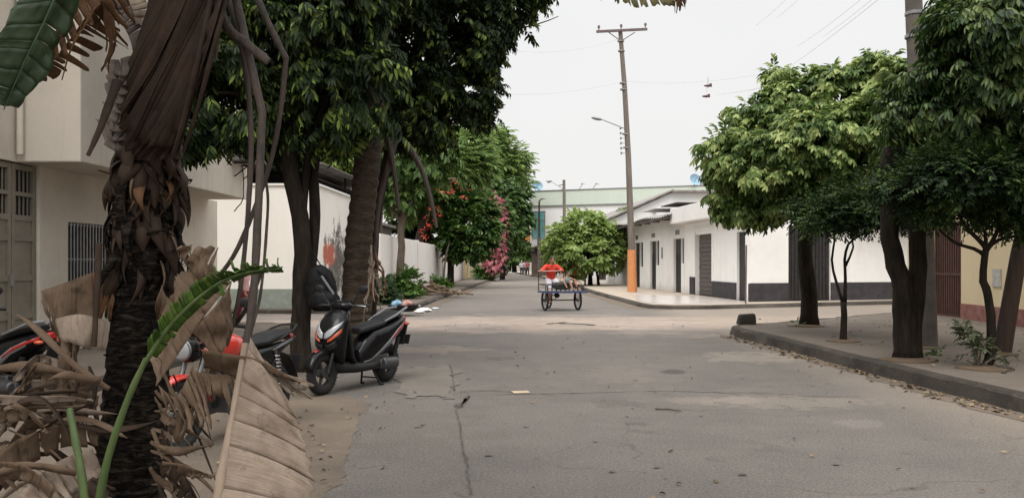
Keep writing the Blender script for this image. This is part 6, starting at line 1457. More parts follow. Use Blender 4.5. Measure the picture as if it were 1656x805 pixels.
# ------------------------------------------------------------------ motorcycle
def make_motorcycle(label, loc, rz, paint):
    s = thing('motorcycle', label, 'motorcycle', loc, rz)
    wheel(s, 'front_wheel', .66, .30, .045, 26, .235, .9, True)
    wheel(s, 'rear_wheel', -.62, .30, .052, 26, .235, .9, True)
    g = G(); patch(g, [[Vector((x, .66 + .335 * math.cos(rad(a)), .30 + .335 * math.sin(rad(a)) - .03 * (x / .06) ** 4)) for x in np.linspace(-.06, .06, 7)] for a in np.linspace(20, 165, 18)]); solid(g.build('front_fender', paint, s, local=True), .005)
    g = G()
    for sd in (-1, 1): g.tube([(sd * .085, .66, .30), (sd * .085, .50, .68), (sd * .085, .42, .90)], [.022, .022, .017], 10)
    g.box((0, .44, .86), (.2, .05, .03)); g.build('fork', M_CHROME, s, local=True)
    g = G(); body_loft(g, [(.50, .085, .73, .91), (.55, .10, .72, .93), (.60, .095, .73, .925), (.625, .08, .75, .905)]); g.build('headlight_shell', M_BLACKP, s, local=True, angle=60)
    g = G(); g.ell((0, .622, .828), (.078, .022, .078), 18, 8); g.build('headlight', M_LENS, s, local=True)
    g = G(); g.torus((0, .624, .828), .08, .010, 'Y', 24, 6); g.build('headlight_ring', M_CHROME, s, local=True)
    for sd in (-1, 1):
        g = G(); g.tube([(sd * .09, .50, .82), (sd * .15, .50, .82)], .008, 6); g.ell((sd * .18, .51, .82), (.035, .045, .03), 12, 8); g.build('indicator', M_ORLENS, s, local=True)
    g = G(); body_loft(g, [(.34, .07, .74, .86), (.26, .12, .68, .93), (.10, .145, .68, .945), (-.05, .12, .70, .90), (-.14, .07, .72, .82)], p=2.3); g.build('fuel_tank', paint, s, local=True, angle=60)
    g = G()
    g.ell((0, .14, .945), (.035, .035, .012)); g.build('fuel_cap', M_CHROME, s, local=True)
    g = G(); body_loft(g, [(-.06, .08, .77, .84), (-.18, .125, .76, .845), (-.40, .135, .77, .845), (-.52, .135, .78, .88), (-.70, .12, .80, .90), (-.84, .07, .82, .885)]); g.build('seat', M_SEAT, s, local=True, angle=60)
    for sd in (-1, 1):
        g = G(); patch(g, [[Vector((sd * (.125 - .04 * max(0, (-y - .4))), y, zu + (zl - zu) * k / 3)) for y, zu, zl in ((-.10, .74, .50), (-.25, .75, .52), (-.42, .755, .60), (-.65, .79, .72), (-.88, .83, .80))] for k in range(4)]); solid(g.build('side_panel', M_BLACKP, s, local=True), .02)
        g = G(); patch(g, [[Vector((sd * (.140 - .04 * max(0, (-y - .4))), y, zu + (zl - zu) * k / 3)) for y, zu, zl in ((-.45, .735, .715), (-.62, .775, .74), (-.80, .81, .785))] for k in range(3)]); solid(g.build('side_stripe', M_GREYP, s, local=True), .006)
        g = G(); g.tube([(sd * .10, -.45, .79), (sd * .13, -.62, .83), (sd * .13, -.82, .90), (sd * .08, -.94, .93), (0, -.97, .935)], .011, 8); g.build('grab_rail', M_BLACKM, s, local=True)
        g = G(); g.tube([(sd * .12, -.60, .32), (sd * .14, -.48, .74)], .016, 8)
        for k in range(9): g.torus((sd * (.123 + .0022 * k), -.58 + k * .0095, .40 + k * .034), .028, .006, 'Z', 12, 5)
        g.build('rear_shock', M_CHROME, s, local=True)
    g = G(); body_loft(g, [(-.84, .075, .79, .86), (-.90, .07, .79, .855), (-.94, .04, .80, .84)]); g.build('tail_light', M_REDLENS, s, local=True)
    g = G(); patch(g, [[Vector((x, -.62 + .37 * math.cos(rad(a)), .32 + .37 * math.sin(rad(a)))) for x in np.linspace(-.07, .07, 5)] for a in np.linspace(95, 190, 12)]); solid(g.build('rear_fender', M_BLACKM, s, local=True), .006)
    g = G(); g.box((0, -1.0, .56), (.18, .008, .14), Matrix.Rotation(rad(18), 3, 'X')); g.build('licence_plate', M_BLACKM, s, local=True, bevel=.004)
    g = G(); g.box((0, .05, .36), (.24, .30, .22)); g.tube([(0, .16, .42), (0, .27, .60)], .075, 14)
    for k in range(7): g.tube([(0, .165 + k * .016, .44 + k * .025), (0, .169 + k * .016, .448 + k * .025)], .10, 14)
    g.tube([(-.15, .02, .35), (.15, .02, .35)], .10, 16); g.build('engine', M_ALU, s, local=True, bevel=.02)
    g = G(); g.tube([(.07, .28, .52), (.10, .36, .36), (.13, .2, .22), (.14, -.2, .24)], .019, 8); g.tube([(.14, -.18, .24), (.15, -.5, .30), (.16, -.88, .38)], [.03, .045, .042], 14); g.build('exhaust', M_CHROME, s, local=True)
    g = G(); g.tube([(0, .42, .86), (0, .30, .62), (0, .22, .30)], .022, 8); g.tube([(0, .40, .80), (0, 0, .70), (0, -.8, .76)], .02, 8)
    for sd in (-1, 1): g.tube([(sd * .08, -.05, .32), (sd * .09, -.62, .30)], .018, 8)
    g.build('frame', M_BLACKM, s, local=True)
    g = G(); g.tube([(.05, 0, .26), (-.20, .05, .012)], .012, 6); g.build('side_stand', M_BLACKM, s, local=True)
    for sd in (-1, 1):
        g = G(); g.tube([(sd * .10, .08, .28), (sd * .24, .08, .29)], .014, 8); g.build('foot_peg', M_BLACKM, s, local=True)
    g = G(); g.tube([(-.36, .24, 1.0), (-.24, .30, 1.02), (-.12, .39, .96), (.12, .39, .96), (.24, .30, 1.02), (.36, .24, 1.0)], .012, 8); hb = g.build('handlebar', M_BLACKM, s, local=True)
    g = G(); g.ell((0, .46, .97), (.09, .05, .05)); g.build('instrument', M_BLACKM, hb, local=True)
    for sd in (-1, 1):
        g = G(); g.tube([(sd * .25, .295, 1.02), (sd * .37, .235, 1.0)], .019, 10); g.build('grip', M_BLACKM, hb, local=True)
        g = G(); g.tube([(sd * .22, .33, 1.02), (sd * .26, .33, 1.12), (sd * .32, .31, 1.19)], .006, 6); g.ell((sd * .37, .30, 1.21), (.07, .018, .045), 14, 8); g.build('mirror', M_BLACKM, hb, local=True)
    return s
d_ = Vector((-.29, -.96, 0)).normalized()
make_motorcycle('red and black motorcycle half hidden behind the pale torn leaf', Vector((-2.82, 6.80, 0)) - d_ * .66, math.atan2(-d_.x, d_.y), M_REDP)
make_motorcycle('dark motorcycle parked by the barred window behind the palm trunk', Vector((-6.15, 15.6, .13)), rad(205), M_BLACKP)
m3 = make_motorcycle('small far motorcycle parked under the trees on the left pavement', Vector((GX(815, 88), 88, .13)), rad(160), M_BLACKP)

# ------------------------------------------------------------------ black backpack on the tree
d = 11.75
bp_ = thing('backpack', 'black backpack hanging from the twin-trunk tree above the scooter', 'backpack', P(520, 500, d))
M_BAG = mk('black nylon', (.006, .006, .007), (.014, .014, .015), 12, .6, .5, 14, spec=.12)
g = G(); R_ = []
for (py, w, dp) in ((428, 4, .02), (432, 12, .06), (440, 19, .09), (455, 23, .11), (470, 26, .12), (484, 25, .12), (493, 24, .115), (499, 21, .10), (503, 12, .06)):
    c = P(516 + (py - 428) * .08, py, d - .06); a_ = w / F * d
    R_.append([c + Vector((math.cos(t) * a_ * (1 + .07 * math.sin(3 * t + py) + .05 * math.sin(7 * t + py * .5)), math.sin(t) * dp * (1 + .12 * math.sin(2 * t + py * .3) + .08 * math.sin(5 * t - py * .4)), 0)) for t in np.linspace(0, 2 * math.pi, 20, endpoint=False)])
g.rings(R_); g.build('bag', M_BAG, bp_, angle=60)
g = G(); R_ = []
for (py, w, dp, ox) in ((470, 8, .03, 2), (474, 20, .075, 4), (482, 26, .095, 6), (490, 27, .095, 5), (497, 22, .08, 3), (502, 10, .04, 0)):
    c = P(520 + ox, py, d - .15); a_ = w / F * d
    R_.append([c + Vector((math.cos(t) * a_ * (1 + .10 * math.sin(4 * t + py * .7)), math.sin(t) * dp * (1 + .15 * math.sin(3 * t + py)), .01 * math.sin(5 * t))) for t in np.linspace(0, 2 * math.pi, 20, endpoint=False)])
g.rings(R_); g.build('front_pocket', M_BAG, bp_, angle=60)
for pts in ([(512, 436), (530, 448), (543, 466), (541, 478)], [(520, 446), (528, 458), (541, 477)], [(514, 470), (530, 474), (548, 480)]):
    g = G(); k = wob([P(a, b, d - .17 - .02 * q) for q, (a, b) in enumerate(pts)], 10, .003); g.tube(k, .017, 6, flat=.4); g.build('strap', M_BAG if pts[0][0] != 520 else M_GREYP, bp_)
g = G(); g.tube([P(512, 430, d - .05), P(508, 415, d - .02), P(505, 405, d + .05), P(512, 418, d - .02), P(520, 431, d - .05)], .010, 6); g.build('loop', M_BAG, bp_)

# ------------------------------------------------------------------ people
def skin_net(V, E, Rr, root=0, sub=2, remesh=.012, extra=None):
    """one continuous body surface: tapered limbs and joints fused together, then smoothed"""
    g = G(); rr = [r if isinstance(r, tuple) else (r, r) for r in Rr]
    for i, v in enumerate(V): g.ell(v, (rr[i][0], rr[i][1], min(rr[i]) if max(rr[i]) < .1 else rr[i][1]), 16, 10)
    for i, j in E:
        a, b = Vector(V[i]), Vector(V[j]); t = (b - a)
        if t.length < 1e-5: continue
        t.normalize(); x = Vector((1, 0, 0)); x = x - t * x.dot(t)
        x = x.normalized() if x.length > .2 else Vector((0, 1, 0)).cross(t).normalized(); y = t.cross(x); R_ = []
        for k in range(6):
            s_ = k / 5; w = rr[i][0] + (rr[j][0] - rr[i][0]) * s_; h = rr[i][1] + (rr[j][1] - rr[i][1]) * s_; c = a.lerp(b, s_)
            R_.append([c + x * w * math.cos(q) + y * h * math.sin(q) for q in np.linspace(0, 2 * math.pi, 16, endpoint=False)])
        g.rings(R_)
    if extra: extra(g)
    o = g.build('tmp', M_SKIN, None, local=True)
    rm = o.modifiers.new('r', 'REMESH'); rm.mode = 'VOXEL'; rm.voxel_size = remesh; rm.use_smooth_shade = True
    sm = o.modifiers.new('m', 'SMOOTH'); sm.factor = .5; sm.iterations = 2 if remesh < .01 else 3
    bpy.context.view_layer.update(); dg_ = bpy.context.evaluated_depsgraph_get()
    out = bpy.data.meshes.new_from_object(o.evaluated_get(dg_)); bpy.data.objects.remove(o); out.materials.clear()
    return out
def person(label, loc, rz, J, hair=True, shirt=None, sleeve=.9, shorts=None, shorts_to=.9, k=1.0, voxel=.012, cap=None, shoes=None, group=None):
    """J: joints in metres, facing -Y. pelvis, chest, neck, head, and l_/r_ shoulder elbow wrist hip knee ankle toe; k scales the thickness"""
    t = thing('person', label, 'person', loc, rz, group)
    J = {a: Vector(b) for a, b in J.items()}; sp_ = J['pelvis'].lerp(J['chest'], .5)
    V = [J['pelvis'], sp_, J['chest'], J['neck'], J['neck'].lerp(J['head'], .55)]; Rr = [(.145 * k, .10 * k), (.13 * k, .095 * k), (.155 * k, .105 * k), (.062 * k, .062 * k), (.055 * k, .06 * k)]
    E = [(0, 1), (1, 2), (2, 3), (3, 4)]
    for sd in 'lr':
        b0 = len(V); hd = (J[sd + '_wrist'] - J[sd + '_elbow']).normalized()
        V += [J[sd + '_shoulder'], J[sd + '_elbow'], J[sd + '_wrist'], J[sd + '_wrist'] + hd * .085 * k]; Rr += [.062 * k, .043 * k, .029 * k, (.036 * k, .018 * k)]
        E += [(2, b0), (b0, b0 + 1), (b0 + 1, b0 + 2), (b0 + 2, b0 + 3)]
        b1_ = len(V); kn, an = J[sd + '_knee'], J[sd + '_ankle']
        V += [J[sd + '_hip'], kn, kn.lerp(an, .35), an, J[sd + '_toe']]; Rr += [.092 * k, .062 * k, .06 * k, .038 * k, (.04 * k, .03 * k)]
        E += [(0, b1_), (b1_, b1_ + 1), (b1_ + 1, b1_ + 2), (b1_ + 2, b1_ + 3), (b1_ + 3, b1_ + 4)]
    hc = J['head']; face = Vector((0, -1, 0)); up = (J['head'] - J['neck']).normalized()
    def extra(g):
      g.ell(hc, (.074 * k, .095 * k, .115 * k), 20, 14); g.ell(hc + Vector((0, -.03, -.055)) * k, (.055 * k, .065 * k, .06 * k), 16, 10)
      g.ell(hc + Vector((0, -.098, -.015)) * k, (.014 * k, .018 * k, .024 * k), 10, 6)
      g.ell(hc + Vector((0, -.09, -.062)) * k, (.024 * k, .012 * k, .009 * k), 10, 6)
      for sx in (-1, 1):
        g.ell(hc + Vector((sx * .076, .005, -.01)) * k, (.014 * k, .024 * k, .034 * k), 10, 6)
      # fingers: five unequal bent chains closing round what is held
      for sd in 'lr':
        hd = (J[sd + '_wrist'] - J[sd + '_elbow']).normalized(); sx = hd.cross(Vector((0, 0, 1))); sx = sx.normalized() if sx.length > .1 else Vector((1, 0, 0)); dn = hd.cross(sx).normalized()
        if dn.z > 0: dn = -dn
        base = J[sd + '_wrist'] + hd * .085 * k
        for q, (o_, L) in enumerate(((-.028, .055), (-.010, .068), (.009, .065), (.027, .05))):
            p0 = base + sx * o_ * k; g.tube([p0 - hd * .02 * k, p0 + hd * L * .45 * k, p0 + (hd * L * .8 + dn * L * .35) * k, p0 + (hd * L * .75 + dn * L * .7) * k], [.011 * k, .010 * k, .010 * k, .009 * k], 8)
        p0 = J[sd + '_wrist'] + hd * .03 * k; g.tube([p0 + sx * .02 * k, p0 + (sx * .045 + hd * .03) * k, p0 + (sx * .04 + hd * .06 + dn * .02) * k], [.013 * k, .011 * k, .008 * k], 7)
    put('body', skin_net(V, E, Rr, 0, 2, voxel, extra), M_SKIN, t)
    if hair:
        g = G(); R_ = []
        for i in range(9):
            ph = math.pi * .56 * i / 8
            R_.append([hc + Vector((math.sin(ph) * math.cos(a) * .082 * k, math.sin(ph) * math.sin(a) * (.104 if math.sin(a) > 0 else .100) * k + .008 * k, math.cos(ph) * .124 * k - (.035 * k if (i == 8 and math.sin(a) > 0) else 0) + (.03 * k if (i >= 7 and math.sin(a) < -.2) else 0))) for a in np.linspace(0, 2 * math.pi, 24, endpoint=False)])
        g.rings(R_, cap=True); g.build('hair', M_HAIR, t, local=True, angle=180)
    g = G()
    for sx in (-1, 1): g.ell(hc + Vector((sx * .030, -.088, .012)) * k, (.012 * k, .008 * k, .008 * k), 8, 6)
    g.build('eyes', M_HAIR, t, local=True)
    if cap:
        g = G(); R_ = []
        for i in range(8):
            ph = math.pi * .48 * i / 7 + .01; R_.append([hc + Vector((math.sin(ph) * math.cos(a) * .090 * k, math.sin(ph) * math.sin(a) * .112 * k + .006 * k, math.cos(ph) * .125 * k + .012 * k)) for a in np.linspace(0, 2 * math.pi, 24, endpoint=False)])
        g.rings(R_); g.box(hc + Vector((0, -.14, .035)) * k, (.13 * k, .10 * k, .012 * k)); g.build('cap', cap, t, local=True, bevel=.004)
    if shirt:
        V = [J['pelvis'] + (J['chest'] - J['pelvis']) * .05, sp_, J['chest'], J['neck'] - up * .035 * k]; Rr = [(.165 * k, .122 * k), (.152 * k, .117 * k), (.172 * k, .124 * k), (.082 * k, .082 * k)]; E = [(0, 1), (1, 2), (2, 3)]
        for sd in 'lr':
            b0 = len(V); S, L_, W = J[sd + '_shoulder'], J[sd + '_elbow'], J[sd + '_wrist']
            if sleeve <= 0: continue
            if sleeve > .55: V += [S, L_, L_.lerp(W, (sleeve - .5) * 2)]; Rr += [.078 * k, .058 * k, .046 * k]; E += [(2, b0), (b0, b0 + 1), (b0 + 1, b0 + 2)]
            else: V += [S, S.lerp(L_, sleeve * 2)]; Rr += [.078 * k, .068 * k]; E += [(2, b0), (b0, b0 + 1)]
        put_ = skin_net(V, E, Rr, 0, 2, voxel); put('shirt', put_, shirt, t)
    if shorts:
        V = [J['pelvis'] + Vector((0, 0, .05)), J['pelvis']]; Rr = [(.155 * k, .115 * k), (.165 * k, .12 * k)]; E = [(0, 1)]
        for sd in 'lr':
            b0 = len(V); Hh, Kn, An = J[sd + '_hip'], J[sd + '_knee'], J[sd + '_ankle']
            if shorts_to <= 1: V += [Hh, Hh.lerp(Kn, shorts_to)]; Rr += [.112 * k, .088 * k]; E += [(1, b0), (b0, b0 + 1)]
            else: V += [Hh, Kn, Kn.lerp(An, shorts_to - 1)]; Rr += [.108 * k, .080 * k, .062 * k]; E += [(1, b0), (b0, b0 + 1), (b0 + 1, b0 + 2)]
        put('shorts' if shorts_to <= 1 else 'trousers', skin_net(V, E, Rr, 0, 2, voxel), shorts, t)
    if shoes:
        for sd in 'lr':
            a, b = J[sd + '_ankle'], J[sd + '_toe']; g = G(); dv = (b - a); dv.z = 0; dv = dv.normalized(); L = (b - a).length + .08
            zb = min(a.z, b.z) - .03 * k; sxx = Vector((-dv.y, dv.x, 0)); R_ = []
            for i in range(8):
                s = i / 7; w = .045 * k * (math.sin(math.pi * (.12 + .8 * s)) ** .5); h = (.085 - .045 * s) * k; c = a - dv * .05 * k + dv * L * s; c.z = zb
                R_.append([c + sxx * w * math.cos(q) + Vector((0, 0, max(0, math.sin(q)) * h)) for q in np.linspace(0, 2 * math.pi, 12, endpoint=False)])
            g.rings(R_); g.build('shoe', shoes, t, local=True)
    return t
def standing(h=1.7, step=.0, arms=.08, lean=0.0):
    s = h / 1.75
    J = dict(pelvis=(0, 0, .95), chest=(0, -lean, 1.30), neck=(0, -lean * 1.2, 1.48), head=(0, -lean * 1.3 - .02, 1.635),
             l_shoulder=(.17, -lean, 1.42), r_shoulder=(-.17, -lean, 1.42), l_elbow=(.24, arms - lean, 1.15), r_elbow=(-.24, -arms - lean, 1.15), l_wrist=(.25, arms * .6 - .06, .92), r_wrist=(-.25, -arms * 2 - .08, .93),
             l_hip=(.09, 0, .90), r_hip=(-.09, 0, .90), l_knee=(.10, -step * .7 - .02, .50), r_knee=(-.10, step * .4 - .03, .50), l_ankle=(.10, -step, .085), r_ankle=(-.10, step, .11 if step else .085), l_toe=(.11, -step - .15, .035), r_toe=(-.11, step - .13, .035))
    return {a: (b[0] * s, b[1] * s, b[2] * s) for a, b in J.items()}
M_REDSHIRT = mk('bright red shirt', (.62, .055, .03), (.50, .035, .022), 5, .8)
M_WSHORT = mk('whitish shorts', (.58, .56, .60), (.48, .46, .5), 6, .85)
M_GREYTOP = mk('grey top', (.16, .19, .21), (.10, .24, .26), 9, .85)
M_PINKSH = mk('pale pink shirt', (.62, .36, .36), (.55, .30, .31), 6, .85)
M_MAROON = mk('maroon trousers', (.20, .02, .03), (.16, .016, .024), 6, .85)
M_WSHIRT = mk('white shirt', (.66, .66, .68), (.55, .55, .58), 6, .85)
M_PINKRED = mk('faded red shirt', (.45, .12, .14), (.36, .09, .11), 6, .85)
M_DKTROU = mk('dark trousers', (.022, .024, .032), (.035, .036, .045), 6, .85)
M_YCAP = mk('yellow green cap', (.45, .45, .08), rough=.8)
M_WCAP = mk('white cap', (.7, .7, .7), rough=.8)

# cargo tricycle, local: -Y forward, wheels at x = +-.56
TL = Vector((GX(908, 26.9), 26.9, 0)); TR = rad(17)
tr = thing('cargo_tricycle', 'cargo tricycle with a flat front tray ridden along the street', 'tricycle', TL, TR)
M_BLUE = mk('dark blue painted steel', (.035, .055, .13), (.05, .07, .15), 6, .5)
for sx in (-.56, .56):
    wheel(tr, 'front_wheel', 0, .335, .034, 28, .29, 1.0, True, sx)
wheel(tr, 'rear_wheel', 1.30, .335, .03, 28, .29, 1.0, True, 0)
g = G(); g.tube([(-.66, 0, .335), (.66, 0, .335)], .018, 8)
for sx in (-.49, .49, -.63, .63): g.tube([(sx, 0, .335), (sx, .02, .62)], .016, 6)
g.ell((-.15, 0, .48), (.09, .07, .08)); g.build('axle', M_BLACKM, tr, local=True)
g = G(); g.box((0, -.36, .60), (1.52, .05, .06)); g.box((0, .44, .60), (1.3, .04, .05)); 
for sx in (-.66, .66): g.box((sx, .04, .60), (.04, .80, .05))
g.build('tray_frame', M_BLUE, tr, local=True, bevel=.006)
g = G(); g.bx(-.64, .64, -.33, .42, .632, .652)
for k in range(5): g.bx(-.63 + k * .255, -.63 + k * .255 + .24, -.335, .425, .653, .662)
g.build('tray_floor', mk('worn pale board', (.40, .37, .34), (.20, .18, .16), 6, .8), tr, local=True)
for a, b in (((-.64, -.33, .63), (-.64, -.33, .82)), ((.64, -.33, .63), (.64, -.33, .80)), ((-.64, .42, .63), (-.64, .42, 1.26)), ((.64, .42, .63), (.64, .42, .84))):
    g = G(); g.tube([a, b], .016, 8); g.build('corner_post', M_BLACKM, tr, local=True)
g = G(); g.tube([(-.64, -.33, .82), (-.1, -.34, .84)], .018, 6); g.tube([(-.64, -.33, .82), (-.64, .42, .84), (.64, .42, .84), (.64, -.33, .80)], .014, 6); g.build('side_rail', M_BLACKM, tr, local=True)
g = G(); g.tube([(-.66, .42, 1.26), (.15, .42, 1.27)], .015, 8); g.tube([(.12, .42, 1.27), (.12, .42, .63)], .015, 6); g.build('handlebar', mk('pale pink grip bar', (.55, .30, .28), rough=.6), tr, local=True)
g = G(); g.tube([(0, .44, .6), (0, .75, .45), (0, 1.0, .5), (0, 1.30, .335)], .022, 8); g.tube([(0, .95, .42), (0, 1.02, .85)], .018, 8); g.tube([(0, 1.02, .72), (0, 1.3, .335)], .012, 6); g.tube([(-.12, .85, .34), (.12, .85, .34)], .012, 6); g.build('chassis', M_BLUE, tr, local=True)
g = G(); g.ell((0, 1.04, .88), (.09, .14, .045)); g.build('saddle', M_SEAT, tr, local=True)
for sx in (-1, 1):
    g = G(); g.tube([(sx * .1, .85, .34), (sx * .1, .85 + sx * .12, .34 + sx * .12)], .01, 6); g.box((sx * .15, .85 + sx * .12, .34 + sx * .12), (.09, .07, .02)); g.build('pedal', M_BLACKM, tr, local=True)
g = G()
for q in range(9): g.box((-.58 + q * .145, -.335, .73), (.035, .02, .17))
g.build('tray_slats', M_BLACKM, tr, local=True)
for k, (x, y, w, dd, hh, m_) in enumerate(((-.30, .14, .50, .36, .24, M_BLACKM), (-.02, .12, .22, .3, .13, mk('grey green sack', (.12, .13, .10), (.17, .17, .13), 8, .9)))):
    g = G(); body_loft(g, [(y - dd / 2, w * .3, .665, .665 + hh * .7), (y - dd / 4, w * .5, .662, .665 + hh), (y + dd / 4, w * .48, .662, .665 + hh * 1.05), (y + dd / 2, w * .3, .665, .665 + hh * .7)], 12)
    o = g.build('sack', m_, None); o.location = TL; o.rotation_euler = (0, 0, TR); tag(o, ['black bundle lying on the tricycle tray in front of the rider', 'grey green sack on the tricycle tray beside the boy'][k], 'sack')
Rt = Matrix.Rotation(TR, 3, 'Z')
def from_trike(p): return TL + Rt @ Vector(p)
rid = dict(pelvis=(-.02, .98, .99), chest=(-.06, .84, 1.30), neck=(-.08, .77, 1.47), head=(-.07, .72, 1.63), l_shoulder=(.12, .80, 1.41), r_shoulder=(-.25, .80, 1.41),
           l_elbow=(.26, .66, 1.27), r_elbow=(-.44, .68, 1.28), l_wrist=(.16, .50, 1.29), r_wrist=(-.52, .50, 1.29), l_hip=(.08, .96, .95), r_hip=(-.12, .96, .95),
           l_knee=(.14, .60, .80), r_knee=(-.16, .68, .62), l_ankle=(.14, .80, .50), r_ankle=(-.14, .78, .27), l_toe=(.15, .66, .47), r_toe=(-.15, .64, .235))
q = {a: Vector(b) - Vector((0, .98, 0)) for a, b in rid.items()}
person('rider in a red shirt and pale shorts pedalling the cargo tricycle', from_trike((0, .98, 0)), TR, q, True, M_REDSHIRT, .95, M_WSHORT, .75, 1.0, .007, None, M_DKTROU)
boy = dict(pelvis=(0, 0, .10), chest=(.02, -.02, .31), neck=(.03, -.03, .41), head=(.05, -.04, .52), l_shoulder=(.13, -.02, .37), r_shoulder=(-.08, -.02, .37), l_elbow=(.27, -.08, .30), r_elbow=(-.13, -.08, .24), l_wrist=(.42, -.10, .26), r_wrist=(-.12, -.20, .14),
           l_hip=(.06, -.01, .09), r_hip=(-.05, -.01, .09), l_knee=(.20, -.24, .24), r_knee=(-.02, -.28, .26), l_ankle=(.24, -.34, .06), r_ankle=(.0, -.38, .06), l_toe=(.28, -.43, .03), r_toe=(.02, -.48, .03))
person('small boy in a grey top sitting on the tricycle tray with an arm stretched out', from_trike((.20, .10, .66)), TR + rad(10), boy, True, M_GREYTOP, 0, M_DKTROU, .8, .68, .006)
walker = standing(1.55, .22)
person('walker in a pale pink shirt and maroon trousers before the white house', Vector((GX(394, 20.6), 20.6, 0.0)), rad(70), walker, True, M_PINKSH, .3, M_MAROON, 1.75, .92, .007, None, M_DKTROU)
person('far pedestrian in white shirt and cap walking up the street', Vector((GX(843.5, 100), 100, 0)), 0, standing(1.72, .12), True, M_WSHIRT, .4, M_DKTROU, 1.9, 1.0, .016, M_WCAP, M_DKTROU)
person('far pedestrian in faded red shirt beside the one in white', Vector((GX(853, 99), 99, 0)), rad(15), standing(1.75, .14), True, M_PINKRED, .4, M_DKTROU, 1.9, 1.05, .016, None, M_DKTROU)
person('far pedestrian in grey half hidden between the white and red shirts', Vector((GX(848.5, 104), 104, 0)), 0, standing(1.78, .1), True, mk('grey shirt', (.3, .31, .36), rough=.85), .4, M_DKTROU, 1.9, 1.0, .016, None, M_DKTROU)

# ------------------------------------------------------------------ bits and pieces
c = gz(1207, 524, .18)
sb = thing('stone_block', 'rough grey stone block standing at the right pavement corner', 'stone', c)
g = G(); R_ = []
for i, (z, s) in enumerate(((0, 1.08), (.06, 1.06), (.14, 1.0), (.20, .93), (.225, .82))):
    R_.append([c + Vector((math.copysign(abs(math.cos(a)) ** .5, math.cos(a)) * .19 * s * (1 + .05 * math.sin(3 * a + i)), math.copysign(abs(math.sin(a)) ** .5, math.sin(a)) * .14 * s, z - .0 + .015 * math.cos(a) * (i > 2))) for a in np.linspace(0, 2 * math.pi, 20, endpoint=False)])
g.rings(R_); g.build('block', M_KERB, sb, angle=50)
c = gz(842, 635); g = G(); rot = Matrix.Rotation(.25, 3, 'Z')
g.box(c + Vector((0, 0, .012)), (.20, .15, .006), rot); o = g.build('cardboard_piece', mk('tan cardboard', (.46, .36, .26), (.38, .29, .2), 6, .9)); tag(o, 'flat tan piece of cardboard lying on the seam of the road', 'cardboard')
a, b = gz(1060, 662), gz(1102, 666); g = G(); k = wob([a + Vector((0, 0, .014)), a.lerp(b, .5) + Vector((0, .02, .016)), b + Vector((0, 0, .014))], 8, .004); g.tube(k, lin(.012, .006, len(k)), 6); tag(g.build('stick', M_BARK_G), 'thin dry stick lying on the bare road', 'stick')
# fallen leaves
def litter(name, label, spots, mats, size, group=None):
    p = np.array([(x, y, z + .012) for x, y, z in spots]); u = rng.normal(0, 1, p.shape); u[:, 2] *= .15
    V, Fc = leaflet(.09, .028, .15, .2)
    o = bulk(name, p, u, (V, Fc), mats, None, size); tag(o, label, 'fallen leaves', kind='stuff'); return o
M_LIT = mk_leaf('fallen dry leaves', (.08, .055, .032), (.16, .115, .07), (.32, .25, .15), .1, .8)
sp_ = []
KL = [(5.42, 5), (5.12, 8.57), (4.94, 10.25), (4.73, 12.76), (4.56, 15.4), (4.37, 17.4)]
for _ in range(300):
    i = random.randrange(len(KL) - 1); t = random.random(); x = KL[i][0] + (KL[i + 1][0] - KL[i][0]) * t; y = KL[i][1] + (KL[i + 1][1] - KL[i][1]) * t
    sp_.append((x - .04 - abs(random.gauss(0, .16)), y, 0))
litter('leaf_litter', 'dry fallen leaves gathered along the right kerb', sp_, M_LIT, (.5, 1.2))
sp_ = [(random.uniform(5.2, 10), random.uniform(7, 20), .184) for _ in range(170)] + [(random.gauss(6.2, .35), random.gauss(11.4, .3), .20) for _ in range(50)]
litter('leaf_litter', 'scattered dry leaves on the right pavement', [s for s in sp_ if s[0] > 5.3], M_LIT, (.4, .9))
sp_ = [(random.uniform(-2.2, 4.2), 5.3 + 16 * random.random() ** 1.5, .004) for _ in range(110)] + [(random.uniform(-3.5, -1.3), random.uniform(5.5, 10), .008) for _ in range(110)]
litter('leaf_litter', 'few small leaves and crumbs scattered over the road', sp_, M_LIT, (.15, .75))
# soil rings round the right trees
M_SOIL = sandy('bare brown soil', (.10, .07, .045), (.14, .10, .068), (.17, .13, .09))
for (px, py, r) in ((1470, 582, .42), (1364, 552, .30), (1596, 596, .36), (1306, 527, .4), (1621, 573, .25), (1501, 563, .22)):
    c = gz(px, py, .18); g = G(); n_ = 22; R_ = []
    for i, (s, z) in enumerate(((1.0, .181), (.75, .20), (.4, .21), (.05, .215))): R_.append([(c.x + math.cos(a) * r * s * (1 + .12 * math.sin(3 * a + px)), c.y + math.sin(a) * r * s * .9 * (1 + .1 * math.sin(2 * a)), z) for a in np.linspace(0, 2 * math.pi, n_, endpoint=False)])
    g.rings(R_); tag(g.build('soil', M_SOIL, angle=180), kind='structure')
for k in range(7):
    c = gz(1596 + random.uniform(-40, 40), 597 + random.uniform(-6, 8), .18); g = G(); s = random.uniform(.03, .07); g.ell(c + Vector((0, 0, s * .35)), (s * 1.4, s, s * .6), 8, 6, Matrix.Rotation(random.random() * 3, 3, 'Z')); tag(g.build('stone', M_KERB), 'small grey stone lying in the soil around the slim forked tree', 'stone', 'stones around the slim forked tree')
